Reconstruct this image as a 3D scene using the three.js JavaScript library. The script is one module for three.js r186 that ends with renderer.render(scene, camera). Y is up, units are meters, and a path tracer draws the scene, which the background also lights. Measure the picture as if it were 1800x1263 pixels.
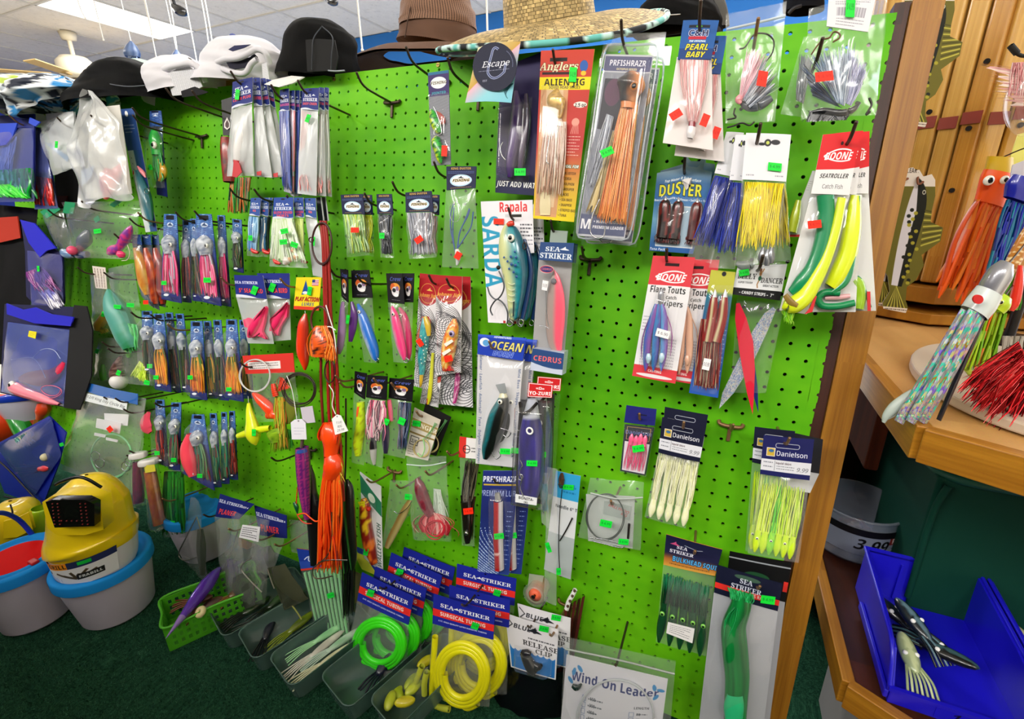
import * as THREE from 'three';
import { mergeGeometries } from 'three/addons/utils/BufferGeometryUtils.js';
import { RoundedBoxGeometry } from 'three/addons/geometries/RoundedBoxGeometry.js';
import { ImprovedNoise } from 'three/addons/math/ImprovedNoise.js';
import { RectAreaLightUniformsLib } from 'three/addons/lights/RectAreaLightUniformsLib.js';

// ---------- camera, light, exposure ----------
const scene = new THREE.Scene();
const V = (x, y, z) => new THREE.Vector3(x, y, z);
const F = 818.98, EYE = V(0.8423, 0.9842, 0.7037);                       // focal length in pixels of a 1800 x 1263 frame
const RIGHT = V(0.91567, -0.01512, -0.40165), UP = V(-0.11662, 0.94631, -0.3015), BACK = V(0.38464, 0.32292, 0.86474);
const camera = new THREE.PerspectiveCamera(2 * Math.atan(631.5 / F) * 180 / Math.PI, 1800 / 1263, 0.02, 60);
camera.position.copy(EYE);
camera.quaternion.setFromRotationMatrix(new THREE.Matrix4().makeBasis(RIGHT, UP, BACK));
const renderer = new THREE.WebGLRenderer({ antialias: true });
renderer.toneMapping = THREE.LinearToneMapping;
renderer.toneMappingExposure = 0.97;
renderer.shadowMap.enabled = true;
RectAreaLightUniformsLib.init();
scene.background = new THREE.Color(0.75, 0.86, 1.0);
scene.backgroundIntensity = 9;
const CEIL = 2.98, LAMP = 27, LAMP_COLOR = new THREE.Color(1, 0.975, 0.94);
const LAMP_SPOTS = [[-5.645, -3.215], [-0.8, -3.215], [1.96, -3.215], [-5.645, -0.715], [-2.195, -1.965], [1.255, -1.965], [-3.575, 3.035], [-2.195, 3.035], [-0.815, 3.035], [0.565, 3.035], [1.945, 3.035]];

// ---------- frames: the leaning pegboard and upright planes ----------
const QB = new THREE.Quaternion().setFromRotationMatrix(new THREE.Matrix4().makeBasis(V(0.99956, -0.02954, 0), V(0.0291, 0.9846, -0.17238), V(0.00509, 0.17231, 0.98503)));
const OB = V(0.0351, 1.2383, -0.208);                                     // the pegboard's hole (0,0); set exactly below
OB.copy(V(0, 0, 0)); { const p = V(-0.0015, 1.2562, 0.0086).applyQuaternion(QB); OB.copy(p); }
const BOARD = { o: OB, q: QB }, I4 = new THREE.Quaternion();
const plane = (x, y, z, turn = 0) => ({ o: V(x, y, z), q: new THREE.Quaternion().setFromAxisAngle(V(0, 1, 0), turn) });
const Zp = (z) => plane(0, 0, z);
const facing = (px, py, depth, turn = 0.42) => { const p = ray(px, py).multiplyScalar(depth).add(EYE); return plane(p.x, p.y, p.z, turn); };   // upright plane through a point `depth` metres off
function ray(px, py) { return RIGHT.clone().multiplyScalar((px - 900) / F).addScaledVector(UP, -(py - 631.5) / F).sub(BACK); }
function hit(fr, px, py, z = 0) {                                          // world point of a photo point on a plane z metres in front of the frame's plane
  const n = V(0, 0, 1).applyQuaternion(fr.q), d = ray(px, py);
  return EYE.clone().addScaledVector(d, (z - EYE.clone().sub(fr.o).dot(n)) / d.dot(n));
}
function onFloor(px, py, h = 0) { const d = ray(px, py); return EYE.clone().addScaledVector(d, (h - EYE.y) / d.y); }

// ---------- random, noise, colour ----------
let seed = 7;
const rnd = () => { seed = (seed * 1664525 + 1013904223) % 4294967296; return seed / 4294967296; };
const rr = (a, b) => a + (b - a) * rnd();
const NZ = new ImprovedNoise(), nz = (x, y, z = 0) => NZ.noise(x + 31.4, y + 17.2, z + 5.5);
const lerp = (a, b, t) => a + (b - a) * t, clamp = (x, a = 0, b = 1) => Math.min(b, Math.max(a, x));
const sst = (a, b, x) => { const t = clamp((x - a) / (b - a)); return t * t * (3 - 2 * t); };
const rgbs = new Map();
const rgb = (h) => { if (!rgbs.has(h)) { const c = new THREE.Color(h); rgbs.set(h, [c.r, c.g, c.b]); } return rgbs.get(h); };
const mix = (a, b, t) => [lerp(a[0], b[0], t), lerp(a[1], b[1], t), lerp(a[2], b[2], t)];

// ---------- names and labels ----------
const used = new Map();
const numbered = (n) => { const k = used.get(n) ?? 0; used.set(n, k + 1); return k ? n + '_' + String(k).padStart(3, '0') : n; };
function tag(o, label, category, group) { o.userData.label = label; o.userData.category = category; if (group) o.userData.group = group; return o; }
function thing(name, label, category, fr, px, py, z = 0, group) {           // a Group at a photo point of a frame; at() gives photo points in its own coordinates
  return thingAt(name, label, category, hit(fr, px, py, z), fr.q, group);
}
function thingAt(name, label, category, pos, q = I4, group) {
  const g = new THREE.Group(); g.name = numbered(name); g.position.copy(pos); g.quaternion.copy(q); scene.add(g);
  tag(g, label, category, group);
  const fr = { o: pos.clone(), q: q.clone() }, inv = q.clone().invert();
  g.at = (x, y, dz = 0) => hit(fr, x, y, dz).sub(pos).applyQuaternion(inv);
  return g;
}
function part(parent, name, geo, material, label) {
  const m = new THREE.Mesh(geo, material); m.name = numbered(name); m.castShadow = m.receiveShadow = true;
  if (label) m.userData.label = label;
  (parent ?? scene).add(m); return m;
}
function struct(name, geo, material, parent) { const m = part(parent, name, geo, material); if (!parent) m.userData.kind = 'structure'; return m; }
function again(g, label, [dx, dy, dz], roll = 0, group) {                   // a copy, moved along the source's own axes
  const r = new THREE.Group(); r.copy(g, true); r.name = numbered(g.name.replace(/_\d+$/, '')); scene.add(r);
  r.position.copy(g.position).add(V(dx, dy, dz).applyQuaternion(g.quaternion));
  r.quaternion.copy(g.quaternion).multiply(new THREE.Quaternion().setFromAxisAngle(V(0, 0, 1), roll));
  tag(r, label, g.userData.category, group ?? g.userData.group); return r;
}

// ---------- materials ----------
const mats = new Map();
function M(hex, rough = 0.5, o = {}) {
  const k = hex + '|' + rough + JSON.stringify(o);
  if (!mats.has(k)) mats.set(k, new THREE.MeshPhysicalMaterial({ color: hex, roughness: rough, side: THREE.DoubleSide, ...o }));
  return mats.get(k);
}
const VC = new THREE.MeshPhysicalMaterial({ color: '#fff', vertexColors: true, roughness: 0.32, clearcoat: 0.6, clearcoatRoughness: 0.12, side: THREE.DoubleSide });
const VCM = new THREE.MeshStandardMaterial({ color: '#fff', vertexColors: true, roughness: 0.7, side: THREE.DoubleSide });
const VCP = new THREE.MeshPhysicalMaterial({ color: '#fff', vertexColors: true, roughness: 0.28, metalness: 0.45, clearcoat: 0.8, side: THREE.DoubleSide });
const VCT = new THREE.MeshPhysicalMaterial({ color: '#fff', vertexColors: true, roughness: 0.4, transmission: 0.25, thickness: 0, side: THREE.DoubleSide });
const FILM = M('#ffffff', 0.14, { transmission: 0.945, thickness: 0, ior: 1.45 });
const CLEAR = M('#ffffff', 0.06, { transmission: 0.965, thickness: 0, ior: 1.4 });
const MILKY = M('#f4f6f6', 0.24, { transmission: 0.7, thickness: 0, ior: 1.45 });
const HAZY = M('#ffffff', 0.18, { transmission: 0.9, thickness: 0, ior: 1.45 });
const STEEL = M('#b9bcc0', 0.25, { metalness: 1 }), DARKSTEEL = M('#3c3836', 0.4, { metalness: 0.8 }), RUST = M('#6b4a35', 0.5, { metalness: 0.6 }), HOOKMET = M('#4b3d34', 0.42, { metalness: 0.7 });
const BLACK = M('#0b0b0d', 0.4), WHITE = M('#f4f4f2', 0.45);

// ---------- geometry ----------
function meshFrom(pos, idx, uv, colr) {
  const g = new THREE.BufferGeometry();
  g.setAttribute('position', new THREE.Float32BufferAttribute(pos, 3));
  g.setAttribute('uv', new THREE.Float32BufferAttribute(uv ?? new Array(pos.length / 3 * 2).fill(0), 2));
  if (colr) g.setAttribute('color', new THREE.Float32BufferAttribute(colr, 3));
  g.setIndex(idx); g.computeVertexNormals(); return g;
}
function gridGeo(nu, nv, fn, colr) {                                        // fn(u, v) -> Vector3, u and v from 0 to 1
  const pos = [], uv = [], idx = [], c = [];
  for (let j = 0; j <= nv; j++) for (let i = 0; i <= nu; i++) {
    const u = i / nu, v = j / nv, p = fn(u, v); pos.push(p.x, p.y, p.z); uv.push(u, v);
    if (colr) c.push(...colr(u, v, p));
  }
  for (let j = 0; j < nv; j++) for (let i = 0; i < nu; i++) { const a = j * (nu + 1) + i, b = a + 1, d = a + nu + 1, e = d + 1; idx.push(a, b, e, a, e, d); }
  return meshFrom(pos, idx, uv, colr ? c : null);
}
const bil = (q, u, v) => q[3].clone().multiplyScalar((1 - u) * (1 - v)).addScaledVector(q[2], u * (1 - v)).addScaledVector(q[1], u * v).addScaledVector(q[0], (1 - u) * v);
function sheetGeo(q, t, uvr, bend = 0, nu = 1, nv = 1) {                    // a card: corners top left, top right, bottom right, bottom left
  if (bend) { nu = Math.max(nu, 6); nv = Math.max(nv, 6); }
  const n = q[1].clone().sub(q[0]).cross(q[0].clone().sub(q[3])).normalize();
  const f = gridGeo(nu, nv, (u, v) => bil(q, u, v).addScaledVector(n, bend * (Math.sin(Math.PI * u) - 0.5 + 0.6 * (0.5 - v))));
  const b = gridGeo(nu, nv, (u, v) => bil(q, 1 - u, v).addScaledVector(n, bend * (Math.sin(Math.PI * u) - 0.5 + 0.6 * (0.5 - v)) - t));
  const e = (p0, p1) => [p0, p1, p1.clone().addScaledVector(n, -t), p0.clone().addScaledVector(n, -t)];
  const parts = [f, b];
  if (!bend) for (let i = 0; i < 4; i++) { const s = e(q[(i + 1) % 4], q[i]); parts.push(gridGeo(1, 1, (u, v) => bil(s, u, v))); }
  parts.forEach((g, k) => { const a = g.attributes.uv; for (let i = 0; i < a.count; i++) { let u = a.getX(i), v = a.getY(i); if (k) { u = k === 1 ? 0.004 : 0.01 + 0.004 * u; v = 0.01 + 0.004 * v; } if (uvr) a.setXY(i, lerp(uvr[0], uvr[2], u), lerp(uvr[1], uvr[3], v)); } });
  return mergeGeometries(parts);
}
const quadOf = (g, p, dz = 0, dzb = dz) => [g.at(p[0], p[1], dz), g.at(p[2], p[3], dz), g.at(p[4], p[5], dzb), g.at(p[6], p[7], dzb)];
// card(): a sheet with flat print (a cell of the atlas) or one colour
function card(g, name, p, dz, look, o = {}) {
  const q = quadOf(g, p, dz, o.dzb ?? dz), t = o.t ?? 0.0012;
  if (typeof look === 'string' && look[0] !== '#') { const c = art(look); return part(g, name, sheetGeo(q, t, c.uv, o.bend), c.mat, o.label); }
  return part(g, name, sheetGeo(q, t, null, o.bend), typeof look === 'string' ? M(look, o.rough ?? 0.45) : look, o.label);
}
function outline(g, name, pts, dz, t, look, o = {}) {                        // any outline of photo points, cut from a sheet t thick
  const P = pts.map(([x, y, d]) => g.at(x, y, dz + (d ?? 0)));
  const c2 = P.map((p) => new THREE.Vector2(p.x, p.y)), tri = THREE.ShapeUtils.triangulateShape(c2, []);
  const xs = c2.map((p) => p.x), ys = c2.map((p) => p.y), x0 = Math.min(...xs), x1 = Math.max(...xs), y0 = Math.min(...ys), y1 = Math.max(...ys);
  const cell = typeof look === 'string' && look[0] !== '#' ? art(look) : null, r = cell ? cell.uv : [0, 0, 1, 1];
  const pos = [], uv = [], idx = [], N = P.length, ccw = THREE.ShapeUtils.area(c2) > 0;
  const uvq = o.uvq ? quadOf(g, o.uvq, dz) : null;
  const put = (p, dzz, flat) => { pos.push(p.x, p.y, p.z + dzz); let u = (p.x - x0) / (x1 - x0), v = (p.y - y0) / (y1 - y0);
    if (uvq) { const ex = uvq[1].clone().sub(uvq[0]), ey = uvq[0].clone().sub(uvq[3]), d = V(p.x, p.y, p.z).sub(uvq[3]); const D = ex.x * ey.y - ex.y * ey.x; u = (d.x * ey.y - d.y * ey.x) / D; v = (ex.x * d.y - ex.y * d.x) / D; }
    if (flat) { u = 0.01; v = 0.01; } uv.push(lerp(r[0], r[2], clamp(u, 0.003, 0.997)), lerp(r[1], r[3], clamp(v, 0.003, 0.997))); };
  P.forEach((p) => put(p, 0)); P.forEach((p) => put(p, -t, true)); P.forEach((p) => put(p, 0, true)); P.forEach((p) => put(p, -t, true));
  for (const [a, b, c] of tri) { idx.push(a, b, c, N + a, N + c, N + b); }
  for (let i = 0; i < N; i++) { const j = (i + 1) % N, a = 2 * N + i, b = 2 * N + j, c = 3 * N + j, d = 3 * N + i; ccw ? idx.push(a, d, c, a, c, b) : idx.push(a, b, c, a, c, d); }
  return part(g, name, meshFrom(pos, idx, uv), cell ? cell.mat : typeof look === 'string' ? M(look, o.rough ?? 0.4, o.mat ?? {}) : look, o.label);
}
function pouch(g, p, dz, o = {}) {                                           // a film bag, puffed and wrinkled, front and back
  const q = quadOf(g, p, dz, o.dzb ?? dz), puff = o.puff ?? 0.006, s = o.seed ?? used.get('bag') ?? 1, nu = o.nu ?? 8, nv = o.nv ?? 12, wr = o.wr ?? 0.35;
  const h = (u, v, k) => puff * (Math.pow(Math.sin(Math.PI * clamp(u, 0.001, 0.999)), 0.6) * Math.pow(Math.sin(Math.PI * clamp(v, 0.001, 0.999)), 0.5) + wr * (nz(u * 3.1 + s * 3.7, v * 4.3, k) + 0.5 * nz(u * 9 + s, v * 7, k)));
  const f = gridGeo(nu, nv, (u, v) => bil(q, u, v).add(V(0, 0, h(u, v, s)))), parts = [f];
  if (!o.single) parts.push(gridGeo(nu, Math.ceil(nv / 2), (u, v) => bil(q, 1 - u, v).add(V(0, 0, -0.45 * h(1 - u, v, s + 9)))));
  return part(g, o.name ?? 'bag', mergeGeometries(parts), o.mat ?? FILM, o.label);
}
function blister(g, p, dz, depth, o = {}) {                                  // a hard clear shell with a raised bubble
  const q = quadOf(g, p, dz), k = o.k ?? 0.12, ed = (x) => sst(0, k, x) * sst(0, k, 1 - x);
  return part(g, o.name ?? 'blister', gridGeo(14, 18, (u, v) => { const w = Math.min(1, ed(u) * ed(v) * 1.15); return bil(q, u, v).add(V(0, 0, depth * w + 0.0006)); }), o.mat ?? CLEAR, o.label);
}
const smooth = (pts, n, closed = false) => { const c = new THREE.CatmullRomCurve3(pts.map((p) => V(...p)), closed, 'centripetal'); return Array.from({ length: n + 1 }, (_, i) => c.getPoint(i / n)); };
function tubeGeo(points, r, seg = 6, n, closed = false) { const c = new THREE.CatmullRomCurve3(points, closed, 'centripetal'); return new THREE.TubeGeometry(c, n ?? Math.max(8, points.length * 4), r, seg, closed); }
function tube(g, name, pts, r, material, o = {}) { return part(g, name, tubeGeo(pts.map(([x, y, d]) => g.at(x, y, (o.dz ?? 0) + (d ?? 0))), r, o.seg ?? 6, o.n, o.closed), material, o.label); }
// lure body: spine of photo points [x, y, half width], round in depth, coloured by colr(t, side, front)
function body(g, name, pts, colr, o = {}) {
  const N = o.n ?? 26, S = o.seg ?? 14, sp = smooth(pts, N), dz = o.dz ?? 0, ratio = o.ratio ?? 0.8, pos = [], c = [], idx = [], uv = [];
  for (let i = 0; i <= N; i++) {
    const a = sp[Math.max(0, i - 1)], b = sp[Math.min(N, i + 1)], p = sp[i];
    let tx = b.x - a.x, ty = b.y - a.y; const l = Math.hypot(tx, ty) || 1; tx /= l; ty /= l;
    const hw = Math.max(p.z, 0.15), sg = Math.abs(ty) > 0.25 ? Math.sign(ty) : 1, R = g.at(p.x + sg * ty * hw, p.y - sg * tx * hw, dz), L = g.at(p.x - sg * ty * hw, p.y + sg * tx * hw, dz);
    const sv = R.clone().sub(L).multiplyScalar(0.5), m = R.add(L).multiplyScalar(0.5), d = sv.length() * ratio;
    for (let k = 0; k <= S; k++) {
      const an = k / S * Math.PI * 2, wf = o.warp ? 1 + o.warp(i / N, an) : 1, co = Math.cos(an) * wf, si = Math.sin(an) * wf;
      pos.push(m.x + sv.x * co, m.y + sv.y * co, m.z + sv.z * co + d * si); uv.push(k / S, i / N);
      c.push(...colr(i / N, co, si));
    }
  }
  for (let i = 0; i < N; i++) for (let k = 0; k < S; k++) { const a = i * (S + 1) + k, b = a + 1, d = a + S + 1, e = d + 1; idx.push(a, b, e, a, e, d); }
  const geo = meshFrom(pos, idx, uv, c);
  return part(g, name, geo, o.mat ?? VC, o.label);
}
const plain = (h) => { const c = rgb(h); return () => c; };
// hair, rubber legs and tinsel: n strands from a top line to a bottom line, joined
function strands(g, name, n, top, bot, colors, o = {}) {
  const geos = [], w = o.w ?? 1.6, dz = o.dz ?? 0, dep = o.depth ?? 0.004, wig = o.wig ?? 3, N = o.n ?? 5, S = 3;
  for (let i = 0; i < n; i++) {
    const u = n > 1 ? i / (n - 1) : 0.5, a = clamp(u + rr(-0.06, 0.06)), b = clamp(u + rr(-0.1, 0.1)), f = rr(1 - (o.ragged ?? 0.08), 1);
    const p0 = [lerp(top[0], top[2], a), lerp(top[1], top[3], a)], p1 = [lerp(bot[0], bot[2], b), lerp(bot[1], bot[3], b)];
    const bow = (o.bow ?? 0) * (a - 0.5) * 2, w1 = rr(-wig, wig), w2 = rr(-wig, wig), z0 = dz + rr(-dep, dep) * 0.4, z1 = dz + rr(-dep, dep), col = rgb(colors[Math.floor(rnd() * colors.length)]), col2 = o.tip ? rgb(o.tip[Math.floor(rnd() * o.tip.length)]) : col;
    const pos = [], c = [], idx = [], uv = [];
    for (let k = 0; k <= N; k++) {
      const t = k / N * f, x = lerp(p0[0], p1[0], t) + bow * Math.sin(Math.PI * t) + w1 * Math.sin(2.2 * t) * t + w2 * Math.sin(5 * t), y = lerp(p0[1], p1[1], t) + (o.sag ?? 0) * Math.sin(Math.PI * t);
      const hw = (k === N ? 0.35 : 1) * w / 2, L = g.at(x - hw, y, lerp(z0, z1, t)), R = g.at(x + hw, y, lerp(z0, z1, t)), T = L.clone().add(R).multiplyScalar(0.5); T.z += L.distanceTo(R) * 0.6;
      for (const p of [L, R, T]) { pos.push(p.x, p.y, p.z); c.push(...mix(col, col2, sst(o.t0 ?? 0.4, o.t1 ?? 0.8, t))); uv.push(0, 0); }
    }
    for (let k = 0; k < N; k++) for (let s = 0; s < S; s++) { const A = k * 3 + s, B = k * 3 + (s + 1) % 3; idx.push(A, B, B + 3, A, B + 3, A + 3); }
    geos.push(meshFrom(pos, idx, uv, c));
  }
  if (n >= 12 && !o.bare) {                                                  // the dense middle of the bundle
    const K = Math.min(28, n), pick = Array.from({ length: K + 1 }, () => rgb(colors[Math.floor(rnd() * colors.length)])), tips = Array.from({ length: K + 1 }, (_, i) => o.tip ? rgb(o.tip[i % o.tip.length]) : pick[i]), len = Array.from({ length: K + 1 }, () => rr(1 - 1.6 * (o.ragged ?? 0.08), 0.97));
    geos.push(gridGeo(K, 8, (u, v) => { const i = Math.round(u * K), t = (1 - v) * len[i], a = 0.04 + 0.92 * u, x = lerp(lerp(top[0], top[2], a), lerp(bot[0], bot[2], a), t) + (o.bow ?? 0) * (a - 0.5) * 2 * Math.sin(Math.PI * t), y = lerp(lerp(top[1], top[3], a), lerp(bot[1], bot[3], a), t) + (o.sag ?? 0) * Math.sin(Math.PI * t); const q = g.at(x, y, dz); q.z += dep * 0.25 * Math.sin(Math.PI * u) + (i % 2 ? 0.0004 : -0.0006); return q; }, (u, v) => { const i = Math.round(u * K); return mix(pick[i], tips[i], sst(o.t0 ?? 0.4, o.t1 ?? 0.8, 1 - v)); }));
  }
  return part(g, name, mergeGeometries(geos), o.mat ?? VC, o.label);
}
function eye(g, px, py, r, dz = 0, white = '#f6f3e6', pupil = '#0a0a0a') {
  const R = g.at(px + r, py, dz).distanceTo(g.at(px, py, dz)), s = new THREE.SphereGeometry(R, 12, 10), p = s.attributes.position, c = [];
  for (let i = 0; i < p.count; i++) c.push(...rgb(white));
  s.setAttribute('color', new THREE.Float32BufferAttribute(c, 3)); s.scale(1, 1, 0.6);
  const m = part(g, 'eye', s, VC), pu = part(m, 'pupil', new THREE.SphereGeometry(R * 0.56, 10, 8).scale(1, 1, 0.4), M(pupil, 0.2)); pu.position.z = R * 0.46; m.position.copy(g.at(px, py, dz)); return m;
}
function sticker(g, px, py, w, h, rot, dz, look = 'priceGreen') {
  const a = rot * Math.PI / 180, c = Math.cos(a), s = Math.sin(a), f = (x, y) => [px + x * c - y * s, py + x * s + y * c];
  return card(g, 'price_sticker', [...f(-w / 2, -h / 2), ...f(w / 2, -h / 2), ...f(w / 2, h / 2), ...f(-w / 2, h / 2)], dz, look, { t: 0.0004 });
}
const G_ = 'priceGreen', R_ = 'priceRed';
function coil(g, name, cx, cy, rx, ry, turns, r, material, o = {}) {
  const pts = [], n = Math.round(turns * 20);
  for (let i = 0; i <= n; i++) { const a = i / 20 * Math.PI * 2 + (o.a0 ?? 0), k = 1 + (o.grow ?? 0) * i / n; pts.push(g.at(cx + Math.cos(a) * rx * k + (o.j ?? 0) * nz(i * 0.13, turns), cy + Math.sin(a) * ry * k + (o.j ?? 0) * nz(turns, i * 0.13), (o.dz ?? 0) + (o.rise ?? 0) * i / n)); }
  return part(g, name, tubeGeo(pts, r, o.seg ?? 6, n * 2), material, o.label);
}
function ball(g, name, px, py, r, dz, material, sz = 1) { const R = g.at(px + r, py, dz).distanceTo(g.at(px, py, dz)), m = part(g, name, new THREE.SphereGeometry(R, 16, 12), material); m.scale.z = sz; m.position.copy(g.at(px, py, dz)); return m; }
function boxAt(w, h, d, x = 0, y = 0, z = 0, r = 0) { const b = r ? new RoundedBoxGeometry(w, h, d, 2, r) : new THREE.BoxGeometry(w, h, d); b.translate(x, y, z); return b; }
function lathe(pts, seg = 40) { return new THREE.LatheGeometry(pts.map(([x, y]) => new THREE.Vector2(x, y)), seg); }

// ---------- print: an atlas of flat artwork ----------
const sheets = [], cells = new Map(), ART = {};
function sheet() { const c = document.createElement('canvas'); c.width = c.height = 2048; const tex = new THREE.CanvasTexture(c); tex.colorSpace = THREE.SRGBColorSpace; tex.magFilter = THREE.LinearFilter; tex.flipY = true;
  const s = { c, x: c.getContext('2d'), tex, cx: 0, cy: 0, rh: 0, mat: new THREE.MeshPhysicalMaterial({ map: tex, roughness: 0.5, specularIntensity: 0.5, side: THREE.DoubleSide }) }; sheets.push(s); return s; }
function art(name) {
  if (cells.has(name)) return cells.get(name);
  const [w, h, draw] = ART[name]; let s = sheets[sheets.length - 1] ?? sheet();
  if (s.cx + w + 2 > 2048) { s.cx = 0; s.cy += s.rh + 2; s.rh = 0; }
  if (s.cy + h + 2 > 2048) s = sheet();
  s.x.save(); s.x.beginPath(); s.x.rect(s.cx, s.cy, w, h); s.x.clip(); s.x.translate(s.cx, s.cy); draw(s.x, w, h); s.x.restore();
  const c = { mat: s.mat, uv: [(s.cx + 0.7) / 2048, 1 - (s.cy + h - 0.7) / 2048, (s.cx + w - 0.7) / 2048, 1 - (s.cy + 0.7) / 2048] };
  s.cx += w + 2; s.rh = Math.max(s.rh, h); cells.set(name, c); return c;
}
function txt(x, s, px, py, size, color, o = {}) { x.font = `${o.f ?? 'bold'} ${size}px ${o.ff ?? 'sans-serif'}`; x.fillStyle = color; x.textAlign = o.al ?? 'center'; x.textBaseline = 'middle'; x.save(); x.translate(px, py); if (o.rot) x.rotate(o.rot * Math.PI / 180); x.scale(o.sx ?? 1, o.sy ?? 1); if (o.st) { x.strokeStyle = o.st; x.lineWidth = o.lw ?? size * 0.16; x.lineJoin = 'round'; x.strokeText(s, 0, 0); } x.fillText(s, 0, 0); x.restore(); }
const fill = (x, c, a, b, w, h) => { x.fillStyle = c; x.fillRect(a, b, w, h); };
const dot = (x, c, px, py, rx, ry = rx, rot = 0) => { x.fillStyle = c; x.beginPath(); x.ellipse(px, py, rx, ry, rot, 0, 7); x.fill(); };
const lines = (x, c, n, px, py, w, gap, lw = 1.5) => { x.strokeStyle = c; x.lineWidth = lw; for (let i = 0; i < n; i++) { x.setLineDash([3 + i % 3, 1.5, 6, 2]); x.beginPath(); x.moveTo(px, py + i * gap); x.lineTo(px + w * (i % 3 === 2 ? 0.7 : 1), py + i * gap); x.stroke(); } x.setLineDash([]); };
const shark = (x, c, px, py, s) => { x.fillStyle = c; x.beginPath(); x.moveTo(px - 14 * s, py + 2 * s); x.quadraticCurveTo(px, py - 4 * s, px + 3 * s, py - 9 * s); x.lineTo(px + 5 * s, py - 2 * s); x.quadraticCurveTo(px + 12 * s, py, px + 15 * s, py + 3 * s); x.quadraticCurveTo(px, py + 4 * s, px - 14 * s, py + 2 * s); x.fill(); };
ART.priceGreen = [44, 28, (x, w, h) => { fill(x, '#16e03c', 0, 0, w, h); txt(x, '$ 4.99', w / 2, h / 2, 12, '#0a9a2a'); }];
ART.priceRed = [44, 28, (x, w, h) => { fill(x, '#ff2f14', 0, 0, w, h); txt(x, '$ 4.99', w / 2, h / 2, 12, '#c81c08'); }];
ART.priceYellow = [44, 40, (x, w, h) => { fill(x, '#f4e21c', 0, 0, w, h); lines(x, '#8a7c10', 3, 6, 10, 30, 9); }];
ART.priceWhite = [60, 36, (x, w, h) => { fill(x, '#f4f2f4', 0, 0, w, h); txt(x, '$ 6.90', w / 2, h / 2, 17, '#3a3444', { f: 'normal' }); }];

// ---------- surface textures (grain and colour only) ----------
function dataTex(n, fn, srgb = true) {
  const d = new Uint8Array(n * n * 4);
  for (let y = 0; y < n; y++) for (let x = 0; x < n; x++) { const c = fn(x / n, y / n, x, y), i = (y * n + x) * 4; d[i] = c[0]; d[i + 1] = c[1]; d[i + 2] = c[2]; d[i + 3] = 255; }
  const t = new THREE.DataTexture(d, n, n); t.wrapS = t.wrapT = THREE.RepeatWrapping; t.magFilter = THREE.LinearFilter; t.minFilter = THREE.LinearMipmapLinearFilter; t.generateMipmaps = true;
  if (srgb) t.colorSpace = THREE.SRGBColorSpace; t.needsUpdate = true; return t;
}
const per = (u, v, s, o = 0) => nz(Math.cos(u * 6.2832) * s + o, Math.sin(u * 6.2832) * s, Math.cos(v * 6.2832) * s * 1.3 + Math.sin(v * 6.2832) * s * 0.7);
const woodTex = (a, b, k = 26) => dataTex(512, (u, v) => { const g = nz(u * k + 2 * nz(u * 2, v * 1.2, 3), v * 1.6, 1) * 0.6 + nz(u * k * 3.3, v * 5, 2) * 0.4 + 0.25 * nz(u * 3, v * 2, 7); const t = clamp(0.5 + g * 0.9), c = [0, 1, 2].map((i) => lerp(a[i], b[i], t) + (rnd() - 0.5) * 9); return c.map((x) => clamp(x, 0, 255)); });
const repeat = (t, x, y) => { const c = t.clone(); c.repeat.set(x, y); c.needsUpdate = true; return c; };
const TURF = dataTex(512, (u, v, x, y) => { const n = per(u, v, 9) * 0.5 + per(u, v, 22, 9) * 0.6 + (rnd() - 0.5) * 0.9, t = clamp(0.45 + n * 0.55); return [lerp(8, 56, t), lerp(34, 104, t), lerp(24, 76, t)]; });
const PAINT = dataTex(512, (u, v) => { const s = nz(u * 9, v * 22, 4) * 0.5 + nz(u * 16, v * 9, 8) * 0.5 + 0.3 * nz(u * 90, v * 160, 2), t = clamp(0.5 + s * 0.75); return [lerp(76, 118, t), lerp(164, 202, t), lerp(6, 22, t)]; });
const TILE = dataTex(256, (u, v) => { const n = nz(u * 60, v * 60, 1) + nz(u * 20, v * 20, 4), s = n < -0.7 ? 10 : 0, b = 236 + n * 4 - s; return [b, b - 3, b - 9]; });
const PINE = woodTex([178, 128, 40], [206, 158, 66]), OAK = woodTex([138, 86, 14], [178, 122, 32], 18), PLY = woodTex([184, 134, 74], [206, 158, 94], 10), MAHOG = woodTex([48, 20, 10], [78, 34, 16], 22);
const woodMat = (t, rough = 0.4, o = {}) => new THREE.MeshPhysicalMaterial({ map: t, roughness: rough, side: THREE.DoubleSide, ...o });
function metricUV(geo, s = 1, swap = false) {                               // box-mapped uv in metres
  const g = geo.index ? geo.toNonIndexed() : geo, p = g.attributes.position, n = (g.computeVertexNormals(), g.attributes.normal), a = new Float32Array(p.count * 2);
  for (let i = 0; i < p.count; i++) { const ax = Math.abs(n.getX(i)), ay = Math.abs(n.getY(i)), az = Math.abs(n.getZ(i)); let u, v; if (az >= ax && az >= ay) { u = p.getX(i); v = p.getY(i); } else if (ax >= ay) { u = p.getZ(i); v = p.getY(i); } else { u = p.getX(i); v = p.getZ(i); } if (swap) [u, v] = [v, u]; a[2 * i] = u * s; a[2 * i + 1] = v * s; }
  g.setAttribute('uv', new THREE.BufferAttribute(a, 2)); return g;
}
const extr = (pts, d, bev = 0) => { const s = new THREE.Shape(pts.map(([x, y]) => new THREE.Vector2(x, y))); return new THREE.ExtrudeGeometry(s, { depth: d, bevelEnabled: bev > 0, bevelSize: bev, bevelThickness: bev, bevelSegments: 2 }); };

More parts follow.
